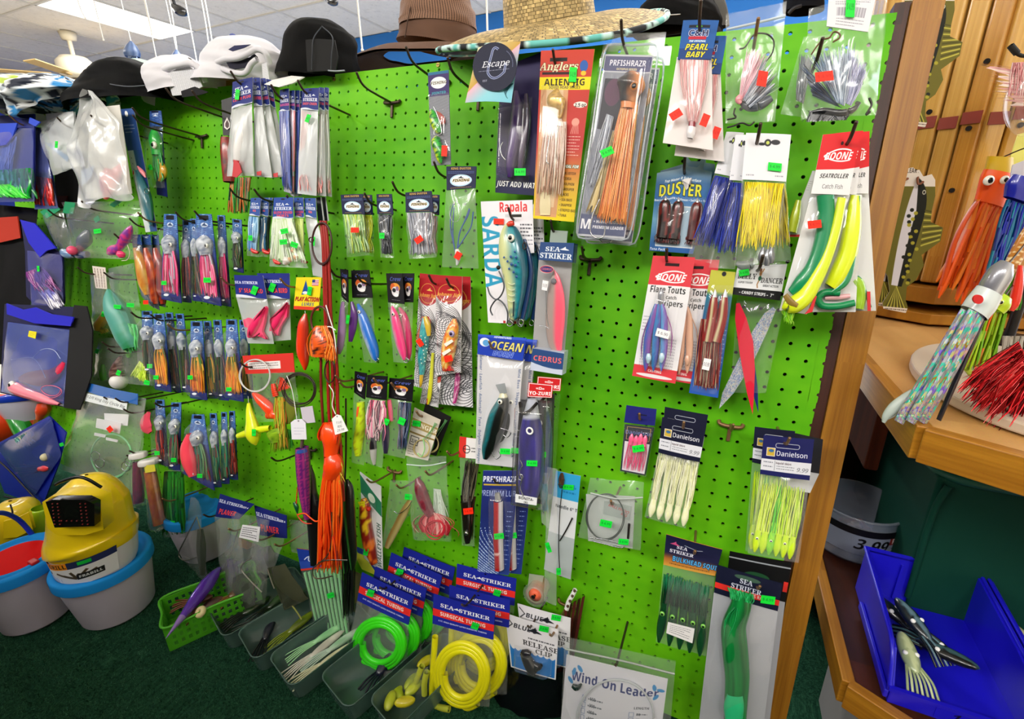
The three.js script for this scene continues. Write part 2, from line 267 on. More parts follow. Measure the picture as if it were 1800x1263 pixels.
// ---------- the room ----------
const X0 = -9.54, X1 = 3.4, Z0 = -4.9, Z1 = 4.6;
const floorM = new THREE.MeshPhysicalMaterial({ specularIntensity: 0.1, map: repeat(TURF, 3, 3), bumpMap: repeat(TURF, 3, 3), bumpScale: 0.004, roughness: 0.95 });
struct('floor', boxAt(X1 - X0 + 0.4, 0.2, Z1 - Z0 + 0.4, (X0 + X1) / 2, -0.112, (Z0 + Z1) / 2), M('#cfc7b6', 0.5));
struct('floor_carpet', metricUV(boxAt(3.9, 0.012, 2.6, -0.55, -0.006, 0.3)), floorM);
{ // short turf tufts where the picture shows the floor
  const blade = meshFrom([-0.0009, 0, 0, 0.0009, 0, 0, 0.0004, 0.008, 0.002], [0, 1, 2]), n = 80000, im = new THREE.InstancedMesh(blade, new THREE.MeshPhysicalMaterial({ color: '#ffffff', roughness: 0.9, specularIntensity: 0.1, side: THREE.DoubleSide }), n), m = new THREE.Matrix4(), e = new THREE.Euler(), q = new THREE.Quaternion();
  for (let i = 0; i < n; i++) { const x = rr(-0.95, 0.42), z = rr(0.02, 0.72); e.set(rr(-0.8, 0.8), rr(0, 6.3), rr(-0.8, 0.8)); q.setFromEuler(e); const s = rr(0.6, 1.3); m.compose(V(x, -0.001, z), q, V(s * 0.8, s * 0.8, s)); im.setMatrixAt(i, m); const t = clamp(0.45 + 0.4 * nz(x * 30, z * 30) + rr(-0.45, 0.45)); im.setColorAt(i, new THREE.Color().setRGB(lerp(0.006, 0.07, t), lerp(0.03, 0.21, t), lerp(0.018, 0.12, t))); }
  im.name = 'carpet_pile'; im.userData.kind = 'stuff'; im.userData.label = 'dark green turf carpet pile on the shop floor'; im.receiveShadow = true; scene.add(im);
}
const blueWall = M('#1f6fc0', 0.75), deepWall = M('#16308f', 0.75), creamWall = M('#d8d2c4', 0.8);
struct('wall_back', boxAt(X1 - X0 + 0.4, CEIL, 0.15, (X0 + X1) / 2, CEIL / 2, Z0 - 0.075), blueWall);
struct('wall_left', boxAt(0.15, CEIL, Z1 - Z0, X0 - 0.075, CEIL / 2, (Z0 + Z1) / 2), deepWall);
struct('wall_front', boxAt(X1 - X0 + 0.4, CEIL, 0.15, (X0 + X1) / 2, CEIL / 2, Z1 + 0.075), creamWall);
{ // right wall with a shop window
  const wz0 = -1.75, wz1 = -0.45, wy0 = 0.75, wy1 = 2.5, x = X1 + 0.075;
  struct('wall_right', mergeGeometries([boxAt(0.15, CEIL, wz0 - Z0, x, CEIL / 2, (Z0 + wz0) / 2), boxAt(0.15, CEIL, Z1 - wz1, x, CEIL / 2, (Z1 + wz1) / 2), boxAt(0.15, wy0, wz1 - wz0, x, wy0 / 2, (wz0 + wz1) / 2), boxAt(0.15, CEIL - wy1, wz1 - wz0, x, (CEIL + wy1) / 2, (wz0 + wz1) / 2)]), creamWall);
  const w = struct('window_1', mergeGeometries([boxAt(0.06, 0.06, wz1 - wz0, x, wy0 + 0.03, (wz0 + wz1) / 2), boxAt(0.06, 0.06, wz1 - wz0, x, wy1 - 0.03, (wz0 + wz1) / 2), ...[wz0 + 0.03, (wz0 + wz1) / 2, wz1 - 0.03].map((z) => boxAt(0.06, wy1 - wy0, 0.06, x, (wy0 + wy1) / 2, z))]), M('#e8e6e0', 0.5));
  struct('pane', boxAt(0.006, wy1 - wy0, wz1 - wz0, x, (wy0 + wy1) / 2, (wz0 + wz1) / 2), M('#ffffff', 0.02, { transmission: 1, thickness: 0 }), w);
}
{ // suspended ceiling
  const c = struct('ceiling', boxAt(X1 - X0 + 0.4, 0.12, Z1 - Z0 + 0.4, (X0 + X1) / 2, CEIL + 0.12, (Z0 + Z1) / 2), M('#cfcbc4', 0.9));
  const tm = new THREE.MeshStandardMaterial({ map: TILE, bumpMap: TILE, bumpScale: 0.001, roughness: 0.92 }), bm = M('#d9d6cf', 0.6);
  const xs = [], zs = []; for (let x = -5.99 - 0.69 * 5; x < X1; x += 0.69) xs.push(x); for (let z = -2.59 - 1.25 * 2; z < Z1; z += 1.25) zs.push(z);
  const tile = metricUV(boxAt(0.672, 0.02, 1.232)), bars = [];
  for (const x of xs) for (const z of zs) { const cx = x + 0.345, cz = z + 0.625; if (LAMP_SPOTS.some(([a, b]) => Math.abs(a - cx) < 0.36 && Math.abs(b - cz) < 0.64)) continue; const m = struct('ceiling_tile', tile, tm, c); m.position.set(cx, CEIL + 0.018 + rr(-0.002, 0.002), cz); }
  for (const x of xs) { const b = struct('grid_bar', boxAt(0.022, 0.02, Z1 - Z0), bm, c); b.position.set(x, CEIL + 0.006, (Z0 + Z1) / 2); }
  for (const z of zs) { const b = struct('grid_bar', boxAt(X1 - X0, 0.02, 0.022), bm, c); b.position.set((X0 + X1) / 2, CEIL + 0.005, z); }
}
LAMP_SPOTS.forEach(([x, z], i) => {
  const spots = ['fluorescent ceiling panel glowing above the fan in the upper left corner', 'fluorescent ceiling panel near the blue back wall', 'fluorescent ceiling panel by the back corner near the window', 'fluorescent ceiling panel by the left wall', 'fluorescent ceiling panel above the back of the pegboard', 'fluorescent ceiling panel above the wood display column', 'fluorescent ceiling panel beyond the aisle shelving, farthest left', 'fluorescent ceiling panel over the aisle shelving at the left half of the pegboard', 'fluorescent ceiling panel over the aisle shelving at the middle of the pegboard', 'fluorescent ceiling panel over the aisle shelving at the right half of the pegboard', 'fluorescent ceiling panel beyond the aisle shelving by the front right corner'];
  const g = thingAt('ceiling_light', spots[i], 'ceiling light', V(x, CEIL, z), I4);
  part(g, 'frame', mergeGeometries([boxAt(0.69, 0.035, 0.02, 0, 0.012, 0.615), boxAt(0.69, 0.035, 0.02, 0, 0.012, -0.615), boxAt(0.02, 0.035, 1.25, 0.335, 0.012, 0), boxAt(0.02, 0.035, 1.25, -0.335, 0.012, 0)]), M('#e6e4de', 0.5));
  part(g, 'diffuser', boxAt(0.65, 0.012, 1.21, 0, 0.012, 0), new THREE.MeshStandardMaterial({ color: '#ffffff', emissive: '#fff6e6', emissiveIntensity: 2.6, roughness: 0.5 }));
  const l = new THREE.RectAreaLight(LAMP_COLOR, LAMP, 0.64, 1.2); l.position.set(x, CEIL - 0.004, z); l.lookAt(x, 0, z); scene.add(l);
});

{ // the aisle's other side, behind the camera: tall dark shelving that keeps low light off the foot of the board
  const g = thingAt('shelving', 'tall dark shelving unit along the other side of the aisle', 'shelving', V(-0.6, 0, 1.66));
  part(g, 'back_panel', boxAt(4.6, 1.5, 0.02, 0, 0.75, 0.2), M('#1c1814', 0.8)); for (let i = 0; i < 5; i++) part(g, 'shelf', boxAt(4.6, 0.03, 0.4, 0, 0.1 + i * 0.345, 0), M('#2a221a', 0.7)); for (const x of [-2.28, 0, 2.28]) part(g, 'upright', boxAt(0.04, 1.5, 0.4, x, 0.75, 0), M('#1c1814', 0.7));
}

// ---------- the pegboard: 1/4 inch holes an inch apart, on a leaning frame ----------
const PITCH = 0.0254, C0 = -56, C1 = 39, R1 = 47;
{
  const g = thingAt('pegboard', 'long bright green pegboard leaning back on a timber frame, hung full of lure packages', 'pegboard', OB.clone(), QB);
  const cell = (half) => {                                                  // one square with a round hole; half: the saw cut through the hole
    const n = 16, r = 0.0029, h = PITCH / 2, pos = [], idx = [], A = half ? [0.5, 1.5] : [0, 2];
    const m = half ? 8 : n;
    const sq = (a) => { const c = Math.cos(a), s = Math.sin(a), k = h / Math.max(Math.abs(c), Math.abs(s)); return half && Math.abs(c) < 1e-6 ? [0, s * h] : [c * k, s * k]; };
    for (let i = 0; i <= m; i++) { const a = lerp(A[0], A[1], i / m) * Math.PI, [X, Y] = sq(a), c = Math.cos(a) * r, s = Math.sin(a) * r; pos.push(c, s, 0, X, Y, 0, c, s, -0.005, X, Y, -0.005, c, s, 0, c, s, -0.005); }
    for (let i = 0; i < m; i++) { const a = i * 6, b = a + 6; idx.push(a, a + 1, b + 1, a, b + 1, b, a + 2, b + 3, a + 3, a + 2, b + 2, b + 3, a + 4, b + 4, b + 5, a + 4, b + 5, a + 5); }
    return { pos, idx, n: (m + 1) * 6 };
  };
  const full = cell(false), cut = cell(true), pos = [], idx = [], uv = [];
  for (let r = 0; r <= R1; r++) for (let c = C0; c <= C1; c++) {
    const k = c === C1 ? cut : full, base = pos.length / 3, ox = c * PITCH, oy = -r * PITCH, jx = c === C1 ? 0.0012 * nz(r * 1.7, 3) : 0;
    for (let i = 0; i < k.n; i++) { const X = k.pos[i * 3] + ox + jx, Y = k.pos[i * 3 + 1] + oy; pos.push(X, Y, k.pos[i * 3 + 2]); uv.push((X + 1.5) * 0.38, (Y + 1.3) * 0.38); }
    for (const i of k.idx) idx.push(base + i);
  }
  const xl = (C0 - 0.5) * PITCH, xr = C1 * PITCH, yt = PITCH / 2, yb = -(R1 + 0.5) * PITCH, rim = [[xl, yt], [xr, yt], [xr, yb], [xl, yb]];
  for (let i = 0; i < 2; i++) { const [a, b] = [[rim[0], rim[1]], [rim[2], rim[3]]][i], k = pos.length / 3; pos.push(a[0], a[1], 0, b[0], b[1], 0, b[0], b[1], -0.005, a[0], a[1], -0.005); for (let j = 0; j < 4; j++) uv.push(a[0], a[1]); idx.push(k, k + 1, k + 2, k, k + 2, k + 3); }
  part(g, 'board', meshFrom(pos, idx, uv), new THREE.MeshPhysicalMaterial({ map: PAINT, roughness: 0.5, specularIntensity: 0.35, side: THREE.DoubleSide }));
  const stud = (x, w, d, z) => metricUV(boxAt(w, yt - yb + 0.05, d, x, (yt + yb) / 2 - 0.01, z), 3, false);
  part(g, 'edge_strip', stud(xr + 0.006, 0.018, 0.022, -0.017), woodMat(MAHOG, 0.5), 'dark red-brown strip behind the sawn board edge');
  part(g, 'post', stud(xr + 0.034, 0.036, 0.07, -0.036), woodMat(repeat(OAK, 3, 0.7), 0.45), 'yellow-brown timber post');
  part(g, 'post', stud(xl + 0.02, 0.036, 0.07, -0.041), woodMat(repeat(OAK, 3, 0.7), 0.45), 'timber post');
  part(g, 'post', stud(-0.35, 0.036, 0.07, -0.041), woodMat(repeat(OAK, 3, 0.7), 0.45), 'timber post');
  part(g, 'rail', metricUV(boxAt(xr - xl, 0.036, 0.06, (xl + xr) / 2, yb + 0.04, -0.036), 3, true), woodMat(OAK, 0.45), 'bottom rail');
  const top = part(g, 'top_ledge', metricUV(boxAt(xr - xl, 0.018, 0.3), 3, true), woodMat(OAK, 0.5), 'timber ledge along the top, under the hats'); top.position.set((xl + xr) / 2, yt - 0.012, -0.085 - 0.15); top.rotation.x = 0.174;
  part(g, 'back_panel', boxAt(xr - xl - 0.01, yt - yb - 0.03, 0.01, (xl + xr) / 2, (yt + yb) / 2 + 0.003, -0.082), M('#120c08', 0.9), 'dark back of the stand');
}
for (const [px, py] of [[587, 139], [770, 114]]) { const g = thing('screw', px < 700 ? 'brass screw head in the top edge of the pegboard beside the black cap' : 'brass screw head in the pegboard under the brown bucket hat', 'screw', BOARD, px, py, 0.001); part(g, 'head', new THREE.CylinderGeometry(0.004, 0.004, 0.002, 16).rotateX(Math.PI / 2), M('#8a7a3a', 0.4, { metalness: 0.8 })); part(g, 'slot', boxAt(0.006, 0.001, 0.0008, 0, 0, 0.0012), DARKSTEEL); }

// ---------- pegboard hooks: [tip x, tip y, length, with cross plate, label] ----------
function hook(px, py, L, plate, label, o = {}) {
  const tip = V(0, 0, L), g = thing('pegboard_hook', label, 'hook', BOARD, px, py, L), r = o.r ?? 0.0022, up = o.up ?? 0.016, m = o.light ? M('#8d6a48', 0.4, { metalness: 0.5 }) : HOOKMET, dx = o.dx ?? 0;
  part(g, 'arm', tubeGeo([V(dx, -up, -L - 0.004), V(dx * 0.6, -up - 0.001, -L * 0.5), V(0, -up, -0.026), V(0, -up * 0.75, -0.013), V(0, 0, 0)], r, 8, 24), m);
  part(g, 'tip', new THREE.SphereGeometry(r * 1.05, 10, 8), m);
  if (plate) { part(g, 'cross_plate', tubeGeo([V(-0.019 + dx, -up + 0.004, -L + 0.002), V(-0.017 + dx, -up, -L + 0.006), V(0.017 + dx, -up, -L + 0.006), V(0.019 + dx, -up + 0.004, -L + 0.002)], 0.0034, 8, 16), m); part(g, 'stem', boxAt(0.006, 0.03, 0.004, dx, -up - 0.014, -L + 0.004, 0.0015), m); }
  return g;
}

ART.tub399=[256,70,(x,w,h)=>{fill(x,'#0c0c12',0,0,w,h);fill(x,'#7c8494',0,18,w,52);txt(x,'3.99',138,40,40,'#08080a',{f:'italic bold'});fill(x,'#7a2420',180,18,76,18);txt(x,'Rapala',214,27,17,'#e8d8d0');lines(x,'#2c3850',2,190,46,50,10,3);}];
ART.binHalf=[90,36,(x,w,h)=>{fill(x,'#1812c4',0,0,w,h);txt(x,'1/2',w / 2,h / 2,28,'#06052c',{f:'italic bold'});}];
// ---------- hats on top of the board ----------
const clothTex=dataTex(256,(u,v,x,y)=>{const n=120+((x%4<2)===(y%4<2)?18:-18)+(rnd()-0.5)*30;return[n,n,n];},false);
const cloth=(hex,k=60)=>new THREE.MeshPhysicalMaterial({color:hex,roughness:0.85,specularIntensity:0.4,bumpMap:repeat(clothTex,k / 8,k / 8),bumpScale:0.0012,side:THREE.DoubleSide});
const meshTex=dataTex(256,(u,v)=>{const a=(u*32)%1-0.5,b=(v*32+(Math.floor(u*32)%2)*0.5)%1-0.5,d=Math.hypot(a,b)<0.3;return d?[34,20,16]:[150,112,88];});
const ribTex=dataTex(128,(u,v)=>{const a=(v*32)%1<0.45?0:1,b=(u*16)%1<0.12?0:1;const k=a*b;return[lerp(1,10,k),lerp(1,12,k),lerp(2,15,k)];});
const capMeshTex=dataTex(128,(u,v)=>{const d=Math.hypot((u*24)%1-0.5,(v*24)%1-0.5)<0.3;return d?[150,150,158]:[232,232,236];});
const strawTex=dataTex(512,(u,v)=>{const r=Math.floor(v*20),s=(u*60+(r%2)*0.5)%1,ang=(v*20)%1,k=Math.abs(s-0.5)*2,gap=(ang<0.07||k>0.93)?0.42:1,t=0.7+0.3*nz(Math.floor(u*60+(r%2)*0.5)*1.3,r*2.1);return[clamp(246*gap*t+18,0,255),clamp(218*gap*t+12,0,255),clamp(158*gap*t,0,255)];});
const floral=(a,b,c,d,s)=>(t,co,si)=>{const n=nz(t*3*s,co*1.6*s+si,si*2),m=nz(t*5*s+9,co*2.4*s,si*3+4);return rgb(n>0.1?a:m>0.12?b:n<-0.12?c:d);};
const folds=(k,s,f=5)=>(t,a)=>k*(nz(Math.cos(a)*1.3+s,Math.sin(a)*1.3,t*f)+0.5*nz(Math.cos(a)*3+s,Math.sin(a)*3,t*9));
{
let g=thing('boonie_hat','lime, black and white patterned cloth hat folded at the left end of the board top','hat',Zp(-0.12),40,170);
body(g,'crown',[[40,196,58],[42,180,62],[44,162,58],[42,148,44],[40,140,22],[38,137,3]],floral('#b7cf4e','#f0f0ea','#20242c','#8f98a2',1.1),{n:60,seg:70,mat:VCM,warp:folds(0.22,2)});
body(g,'brim',[[-22,182,6],[10,186,12],[50,194,13],[92,196,8]],floral('#c2d65a','#e6e6e0','#10131c','#2c3648',1.4),{n:60,seg:40,mat:VCM,warp:folds(0.4,5)});
g=thing('boonie_hat','blue, white and black flower-print cloth hat crumpled beside the black mesh cap','hat',Zp(-0.10),115,165);
body(g,'crown',[[122,194,40],[114,182,50],[108,165,48],[106,148,38],[108,138,22],[110,133,3]],floral('#2f8fd0','#eef2f4','#101a30','#d4dde4',1.2),{n:60,seg:70,mat:VCM,warp:folds(0.24,8)});
body(g,'brim',[[70,150,4],[78,172,12],[110,190,14],[150,176,10],[168,160,4]],floral('#2b7fc4','#e8eef2','#0c1426','#5fb0e0',1.6),{n:60,seg:40,mat:VCM,warp:folds(0.4,3)});
g=thing('cap','black ribbed mesh cap resting on the board top between cloth and white caps','cap',Zp(-0.16),228,180);
const bm=new THREE.MeshPhysicalMaterial({map:repeat(ribTex,4,3),roughness:0.75,specularIntensity:0.3,side:THREE.DoubleSide});
body(g,'crown',[[230,190,66],[226,172,62],[222,152,51],[218,132,42],[212,116,28],[208,107,12],[207,105,2]],plain('#fff'),{n:40,seg:40,mat:bm,warp:folds(0.12,4)});
tube(g,'seam',[[182,145,0.075],[206,150,0.095],[230,152,0.095],[255,150,0.08]],0.0011,M('#5a5f68',0.7));
g=thing('cap','white cap with pale green crown edge peeping over the black mesh cap','cap',Zp(-0.34),245,150);
body(g,'crown',[[252,182,46],[250,150,40],[244,125,28],[238,110,14],[236,107,2]],plain('#cfe6dc'),{n:24,seg:24,mat:cloth('#cfe6dc'),warp:folds(0.05,1)});
const wc=cloth('#eceaf0'),gm=new THREE.MeshPhysicalMaterial({map:repeat(capMeshTex,1,1),roughness:0.8,side:THREE.DoubleSide});
g=thing('cap','white mesh-back cap tipped forward, left one of the two white caps','cap',Zp(-0.22),335,150);
body(g,'crown',[[338,172,56],[332,150,55],[330,130,50],[330,115,38],[332,106,22],[334,103,3]],plain('#fff'),{n:40,seg:44,mat:wc,warp:folds(0.1,12)});
outline(g,'mesh_panel',[[291,132],[310,121],[333,116],[345,128],[356,152],[330,166],[303,168]].map((p)=>[...p,0.086]),0,0.002,gm,{label:'grey mesh panel'});
outline(g,'opening',[[318,160],[342,152],[366,162],[350,167],[320,171]].map((p)=>[...p,0.088]),0,0.002,M('#17161c',0.9),{label:'dark adjuster opening'});
tube(g,'rolled_edge',[[281,128,0.06],[292,120,0.085],[315,114,0.092],[338,112,0.092],[352,122,0.088],[362,145,0.08]],0.007,wc);
ball(g,'button',297,113,4.5,0.06,M('#56629c',0.6));
g=thing('cap','white mesh-back cap with a flat bill, right one of the two white caps','cap',Zp(-0.22),435,120);
body(g,'crown',[[436,152,66],[436,132,62],[437,108,58],[438,88,50],[440,74,34],[440,67,16],[440,65,3]],plain('#fff'),{n:40,seg:44,mat:wc,warp:folds(0.1,21)});
outline(g,'opening',[[396,107],[420,106],[440,100],[446,94],[452,100],[446,112],[436,118],[412,122],[403,119]].map((p)=>[...p,0.1]),0,0.002,M('#1d1c2c',0.9),{label:'dark opening above the strap'});
outline(g,'opening',[[401,87],[412,80],[440,78],[428,84],[408,90]].map((p)=>[...p,0.092]),0,0.002,M('#2a2c50',0.9),{label:'dark blue seam gap'});
tube(g,'strap',[[378,112,0.08],[396,104,0.1],[420,101,0.106],[440,92,0.106],[452,86,0.104],[466,92,0.1],[474,112,0.09]],0.0065,wc);
tube(g,'strap',[[392,122,0.09],[412,128,0.106],[432,128,0.108],[442,112,0.106],[452,104,0.104]],0.006,wc);
outline(g,'mesh_panel',[[460,112],[468,110],[474,140],[462,140]].map((p)=>[...p,0.098]),0,0.002,gm,{label:'grey mesh panel'});
outline(g,'bill',[[464,148,0.13],[480,140,0.11],[512,133,0.1],[534,135,0.1],[515,146,0.12],[490,153,0.14]],0,0.004,cloth('#f4f2ee'),{label:'flat white bill'});
ball(g,'button',410,66,4.5,-0.01,M('#56629c',0.6));
g=thing('cap','black fabric cap seen from behind, between white cap and brown bucket hat','cap',Zp(-0.25),563,90);
body(g,'crown',[[562,140,59],[563,122,57],[564,96,52],[566,70,50],[568,52,43],[570,42,30],[571,36,14],[571,34,2]],plain('#fff'),{n:44,seg:50,mat:cloth('#050506',90),warp:folds(0.06,7)});
body(g,'brim',[[502,135,4],[516,128,6],[540,127,8],[580,127,8],[614,124,5]],plain('#101114'),{n:24,seg:16,mat:cloth('#101114')});
outline(g,'back_panel',[[537,70],[560,68],[588,70],[594,100],[590,124],[540,126]].map((p)=>[...p,0.083]),0,0.002,M('#030304',0.8),{label:'darker back panel'});
for(const x of[548,582])tube(g,'seam',[[x,122,0.087],[x+1,95,0.089],[x+3,68,0.084],[566,46,0.06]],0.0012,M('#3a3e46',0.7));
tube(g,'adjuster',[[577,124,0.09],[590,125,0.09],[606,124,0.085]],0.0016,M('#9aa0a8',0.3));
outline(g,'side_label',[[511,96],[519,90],[523,108],[515,116]].map((p)=>[...p,0.05]),0,0.002,M('#3a4a78',0.6),{label:'small blue side label'});
}
{ // brown bucket hat
const px=745,py=84,g=thing('bucket_hat','brown bucket hat with a dotted mesh crown and wide stiff brim','hat',facing(px,py,1.22,0.3),px,py);
const mm=new THREE.MeshPhysicalMaterial({map:repeat(meshTex,3,2.2),roughness:0.8,side:THREE.DoubleSide}),bc=cloth('#6d5142',70);
body(g,'crown',[[770,52,68],[770,38,66],[768,20,63],[766,0,58],[764,-18,48],[763,-30,28],[763,-34,2]],plain('#fff'),{n:30,seg:44,mat:mm,warp:folds(0.06,3)});
body(g,'band',[[768,84,70],[770,70,68],[770,56,66.5],[770,48,66]],plain('#fff'),{n:10,seg:44,mat:bc});
const rx=g.at(878,86).x,brim=gridGeo(60,8,(u,v)=>{const a=u*6.2832,r=lerp(0.098,0.19,v);return V(Math.cos(a)*r*1.06,-0.012-0.03*v*v+0.006*nz(Math.cos(a)*2,Math.sin(a)*2,1)-0.012*Math.cos(a)*v,Math.sin(a)*r);});
const b=part(g,'brim',brim,bc);b.rotation.set(0.04,0,0.05);b.position.copy(g.at(742,84,0));
const b2=part(g,'brim_lining',brim.clone().scale(1,1,1),cloth('#2b2016',50),'dark camouflage lining under the brim');b2.rotation.set(0.04,0,0.05);b2.position.copy(g.at(742,84,0));b2.position.y-=0.006;
tube(g,'seam',[[712,66,0.075],[716,40,0.08],[722,12,0.07]],0.0014,M('#4a352a',0.8));
}
{ // straw hat
const px=965,py=66,g=thing('straw_hat','wide woven straw sun hat with teal palm-print edging at the centre of the board top','hat',facing(px,py,0.92,0.36),px,py);
const sm=new THREE.MeshPhysicalMaterial({map:repeat(strawTex,2,1),bumpMap:repeat(strawTex,2,1),bumpScale:0.003,roughness:0.62,side:THREE.DoubleSide});
const sc=new THREE.MeshPhysicalMaterial({map:repeat(strawTex,1.3,0.9),bumpMap:repeat(strawTex,1.3,0.9),bumpScale:0.003,roughness:0.62,side:THREE.DoubleSide});
const prof=(v)=>[lerp(0.094,0.232,v),-0.028*v*v+0.004];
const hat=new THREE.Group();hat.name='shell';
const brimG=gridGeo(72,10,(u,v)=>{const a=u*6.2832,[r,y]=prof(v);return V(Math.cos(a)*r*1.04,y+0.012*v*Math.cos(2*a+0.4),Math.sin(a)*r*0.96);});
const crownG=gridGeo(60,12,(u,v)=>{const a=u*6.2832,r=0.096-0.012*v-(v>0.85?0.05*(v-0.85) / 0.15:0);return V(Math.cos(a)*r,v*0.105+0.004,Math.sin(a)*r);});
const crownTop=gridGeo(40,3,(u,v)=>{const a=u*6.2832,r=0.0345*(1-v);return V(Math.cos(a)*r,0.109+v*0.004,Math.sin(a)*r);});
const edge=[],cols=[];for(let i=0;i<72;i++){const a=i / 72*6.2832,[r,y]=prof(1);edge.push(V(Math.cos(a)*r*1.04,y+0.012*Math.cos(2*a+0.4),Math.sin(a)*r*0.96));}
const eg=tubeGeo(edge,0.0058,8,216,true),ec=[];for(let i=0;i<eg.attributes.position.count;i++){const p=eg.attributes.position,n=nz(p.getX(i)*38,p.getZ(i)*38,2);ec.push(...rgb(n>0.12?'#15181c':n>-0.15?'#cfeee8':'#6cc4bc'));}eg.setAttribute('color',new THREE.Float32BufferAttribute(ec,3));
const lin=brimG.clone(),lc=[];for(let i=0;i<lin.attributes.position.count;i++){const p=lin.attributes.position;lc.push(...rgb(nz(p.getX(i)*30,p.getZ(i)*30,7)>0?'#1a1f20':'#3f6f60'));p.setY(i,p.getY(i)-0.004);}lin.setAttribute('color',new THREE.Float32BufferAttribute(lc,3));
const put=(n,geo,m,l)=>{const o=part(g,n,geo,m,l);o.rotation.set(0.25,0.25,0.12,'XYZ');o.scale.setScalar(0.93);o.position.set(0,0.024,0);return o;};
put('brim',brimG,sm,'woven straw brim');put('crown',mergeGeometries([crownG,crownTop]),sc,'woven straw crown');put('edging',eg,VCM,'teal, white and black printed edging');put('brim_lining',lin,VCM,'dark green palm-print lining');
}
{
let g=thing('cap','black cap half hidden behind the straw hat brim above the pearl lure','cap',facing(1180,40,1.02,0.36),1180,40);
body(g,'crown',[[1190,66,78],[1192,48,76],[1196,26,70],[1200,6,58],[1202,-10,34],[1203,-16,3]],plain('#fff'),{n:24,seg:30,mat:cloth('#0d0d0f'),warp:folds(0.08,31)});
body(g,'bill',[[1100,62,4],[1130,56,9],[1180,52,10],[1240,44,6]],plain('#0a0a0c'),{n:24,seg:14,mat:cloth('#0b0b0d')});
tube(g,'piping',[[1148,30,0.08],[1170,27,0.085],[1196,25,0.085]],0.0009,M('#d8d8d8',0.5));
g=thing('cap','grey felt cap edge beside the pearl lure header','cap',facing(1262,20,1.0,0.36),1262,20);
body(g,'crown',[[1262,50,20],[1258,30,22],[1254,4,20],[1252,-20,12],[1252,-28,2]],plain('#fff'),{n:20,seg:24,mat:cloth('#6a6a68')});
g=thing('cap','navy cap with a dark bill behind the two feather bags','cap',facing(1412,4,1.06,0.36),1412,4);
body(g,'crown',[[1412,20,34],[1412,4,34],[1410,-16,28],[1410,-30,10],[1410,-34,2]],plain('#fff'),{n:20,seg:24,mat:cloth('#14161f')});
tube(g,'strap',[[1386,24,0.03],[1396,14,0.036],[1408,10,0.036]],0.004,M('#1c1e28',0.5));
g=thing('cap','black cap hanging low at the top edge in front of the wood planks','cap',facing(1636,-2,1.05,0.42),1636,-2);
body(g,'crown',[[1590,-12,3],[1606,-4,10],[1634,0,17],[1668,0,14],[1688,-8,4]],plain('#0b0b0d'),{n:20,seg:20,mat:cloth('#0c0c0e')});
}
// ---------- far side of the shop: ceiling fan and things on strings ----------
{
const top=onFloor(118,57,CEIL),g=thingAt('ceiling_fan','cream ceiling fan with long down rod and flat blades by the left wall','ceiling fan',top),fm=M('#e9e0c8',0.45),sc=1;
const P=(px,py)=>hit(Zp(top.z),px,py).sub(top),hub=P(135,122),R=0.19;
part(g,'canopy',lathe([[0,0],[0.09,0],[0.07,-0.08],[0,-0.09]]),fm);
part(g,'rod',tubeGeo([V(0,0,0),V(hub.x*0.5,hub.y*0.5,0),V(hub.x,hub.y+0.1,0)],0.024,10),fm);
const m=part(g,'motor',lathe([[0,0.13],[R*0.7,0.13],[R,0.07],[R,-0.04],[R*0.8,-0.1],[0,-0.1]]),fm);m.position.copy(hub);
const sw=part(g,'switch_housing',lathe([[0,0],[R*0.42,-0.02],[R*0.4,-0.13],[R*0.2,-0.17],[0,-0.17]]),M('#d2c096',0.5));sw.position.copy(hub).add(V(0,-0.1,0));
for(let i=0;i<5;i++){const a=i*1.2566+2.75,b=part(g,'blade',metricUV(boxAt(0.5,0.012,0.13,0.25+R+0.05,0,0,0.005)),M('#d9b878',0.5));b.position.copy(hub).add(V(0,-0.08,0));b.rotation.set(0.16,a,0,'YXZ');const br=part(g,'blade_bracket',boxAt(0.16,0.012,0.06,R,0,0,0.005),M('#b99a5c',0.4));br.position.copy(hub).add(V(0,-0.09,0));br.rotation.set(0,a,0);}
}
[[142,17,150,32],[171,26,182,70],[261,26,268,60],[302,22,313,102],[333,38,346,108],[364,55,370,110],[369,48,378,110],[631,29,637,88],[855,-10,857,62],[268,66,280,128]].forEach(([x0,y0,x1,y1],i)=>{
const lab=['short white string hanging below the lit ceiling panel at its left','white string hanging across the lit ceiling panel, left of the fan rod side','white string hanging at the middle of the lit ceiling panel','white string hanging at the right end of the lit ceiling panel','white string hanging by the right corner of the lit ceiling panel','left string of the close pair above the white caps','right string of the close pair above the white caps','white string hanging left of the brown bucket hat','white string hanging between bucket hat and straw hat','faint white string hanging above the black mesh cap'][i];
const z=i<7||i===9?-2.2:-1.6,g=thing('string',lab,'string',Zp(z),x0,y0);const a=g.at(x0,y0),b=g.at(x1,y1),top=V(a.x,CEIL-g.position.y,0);
part(g,'cord',tubeGeo([top,a,b],0.0045,6,8),M('#f2efe6',0.5));part(g,'knot',new THREE.SphereGeometry(0.008,8,6).translate(b.x,b.y,b.z),M('#f2efe6',0.5));
});
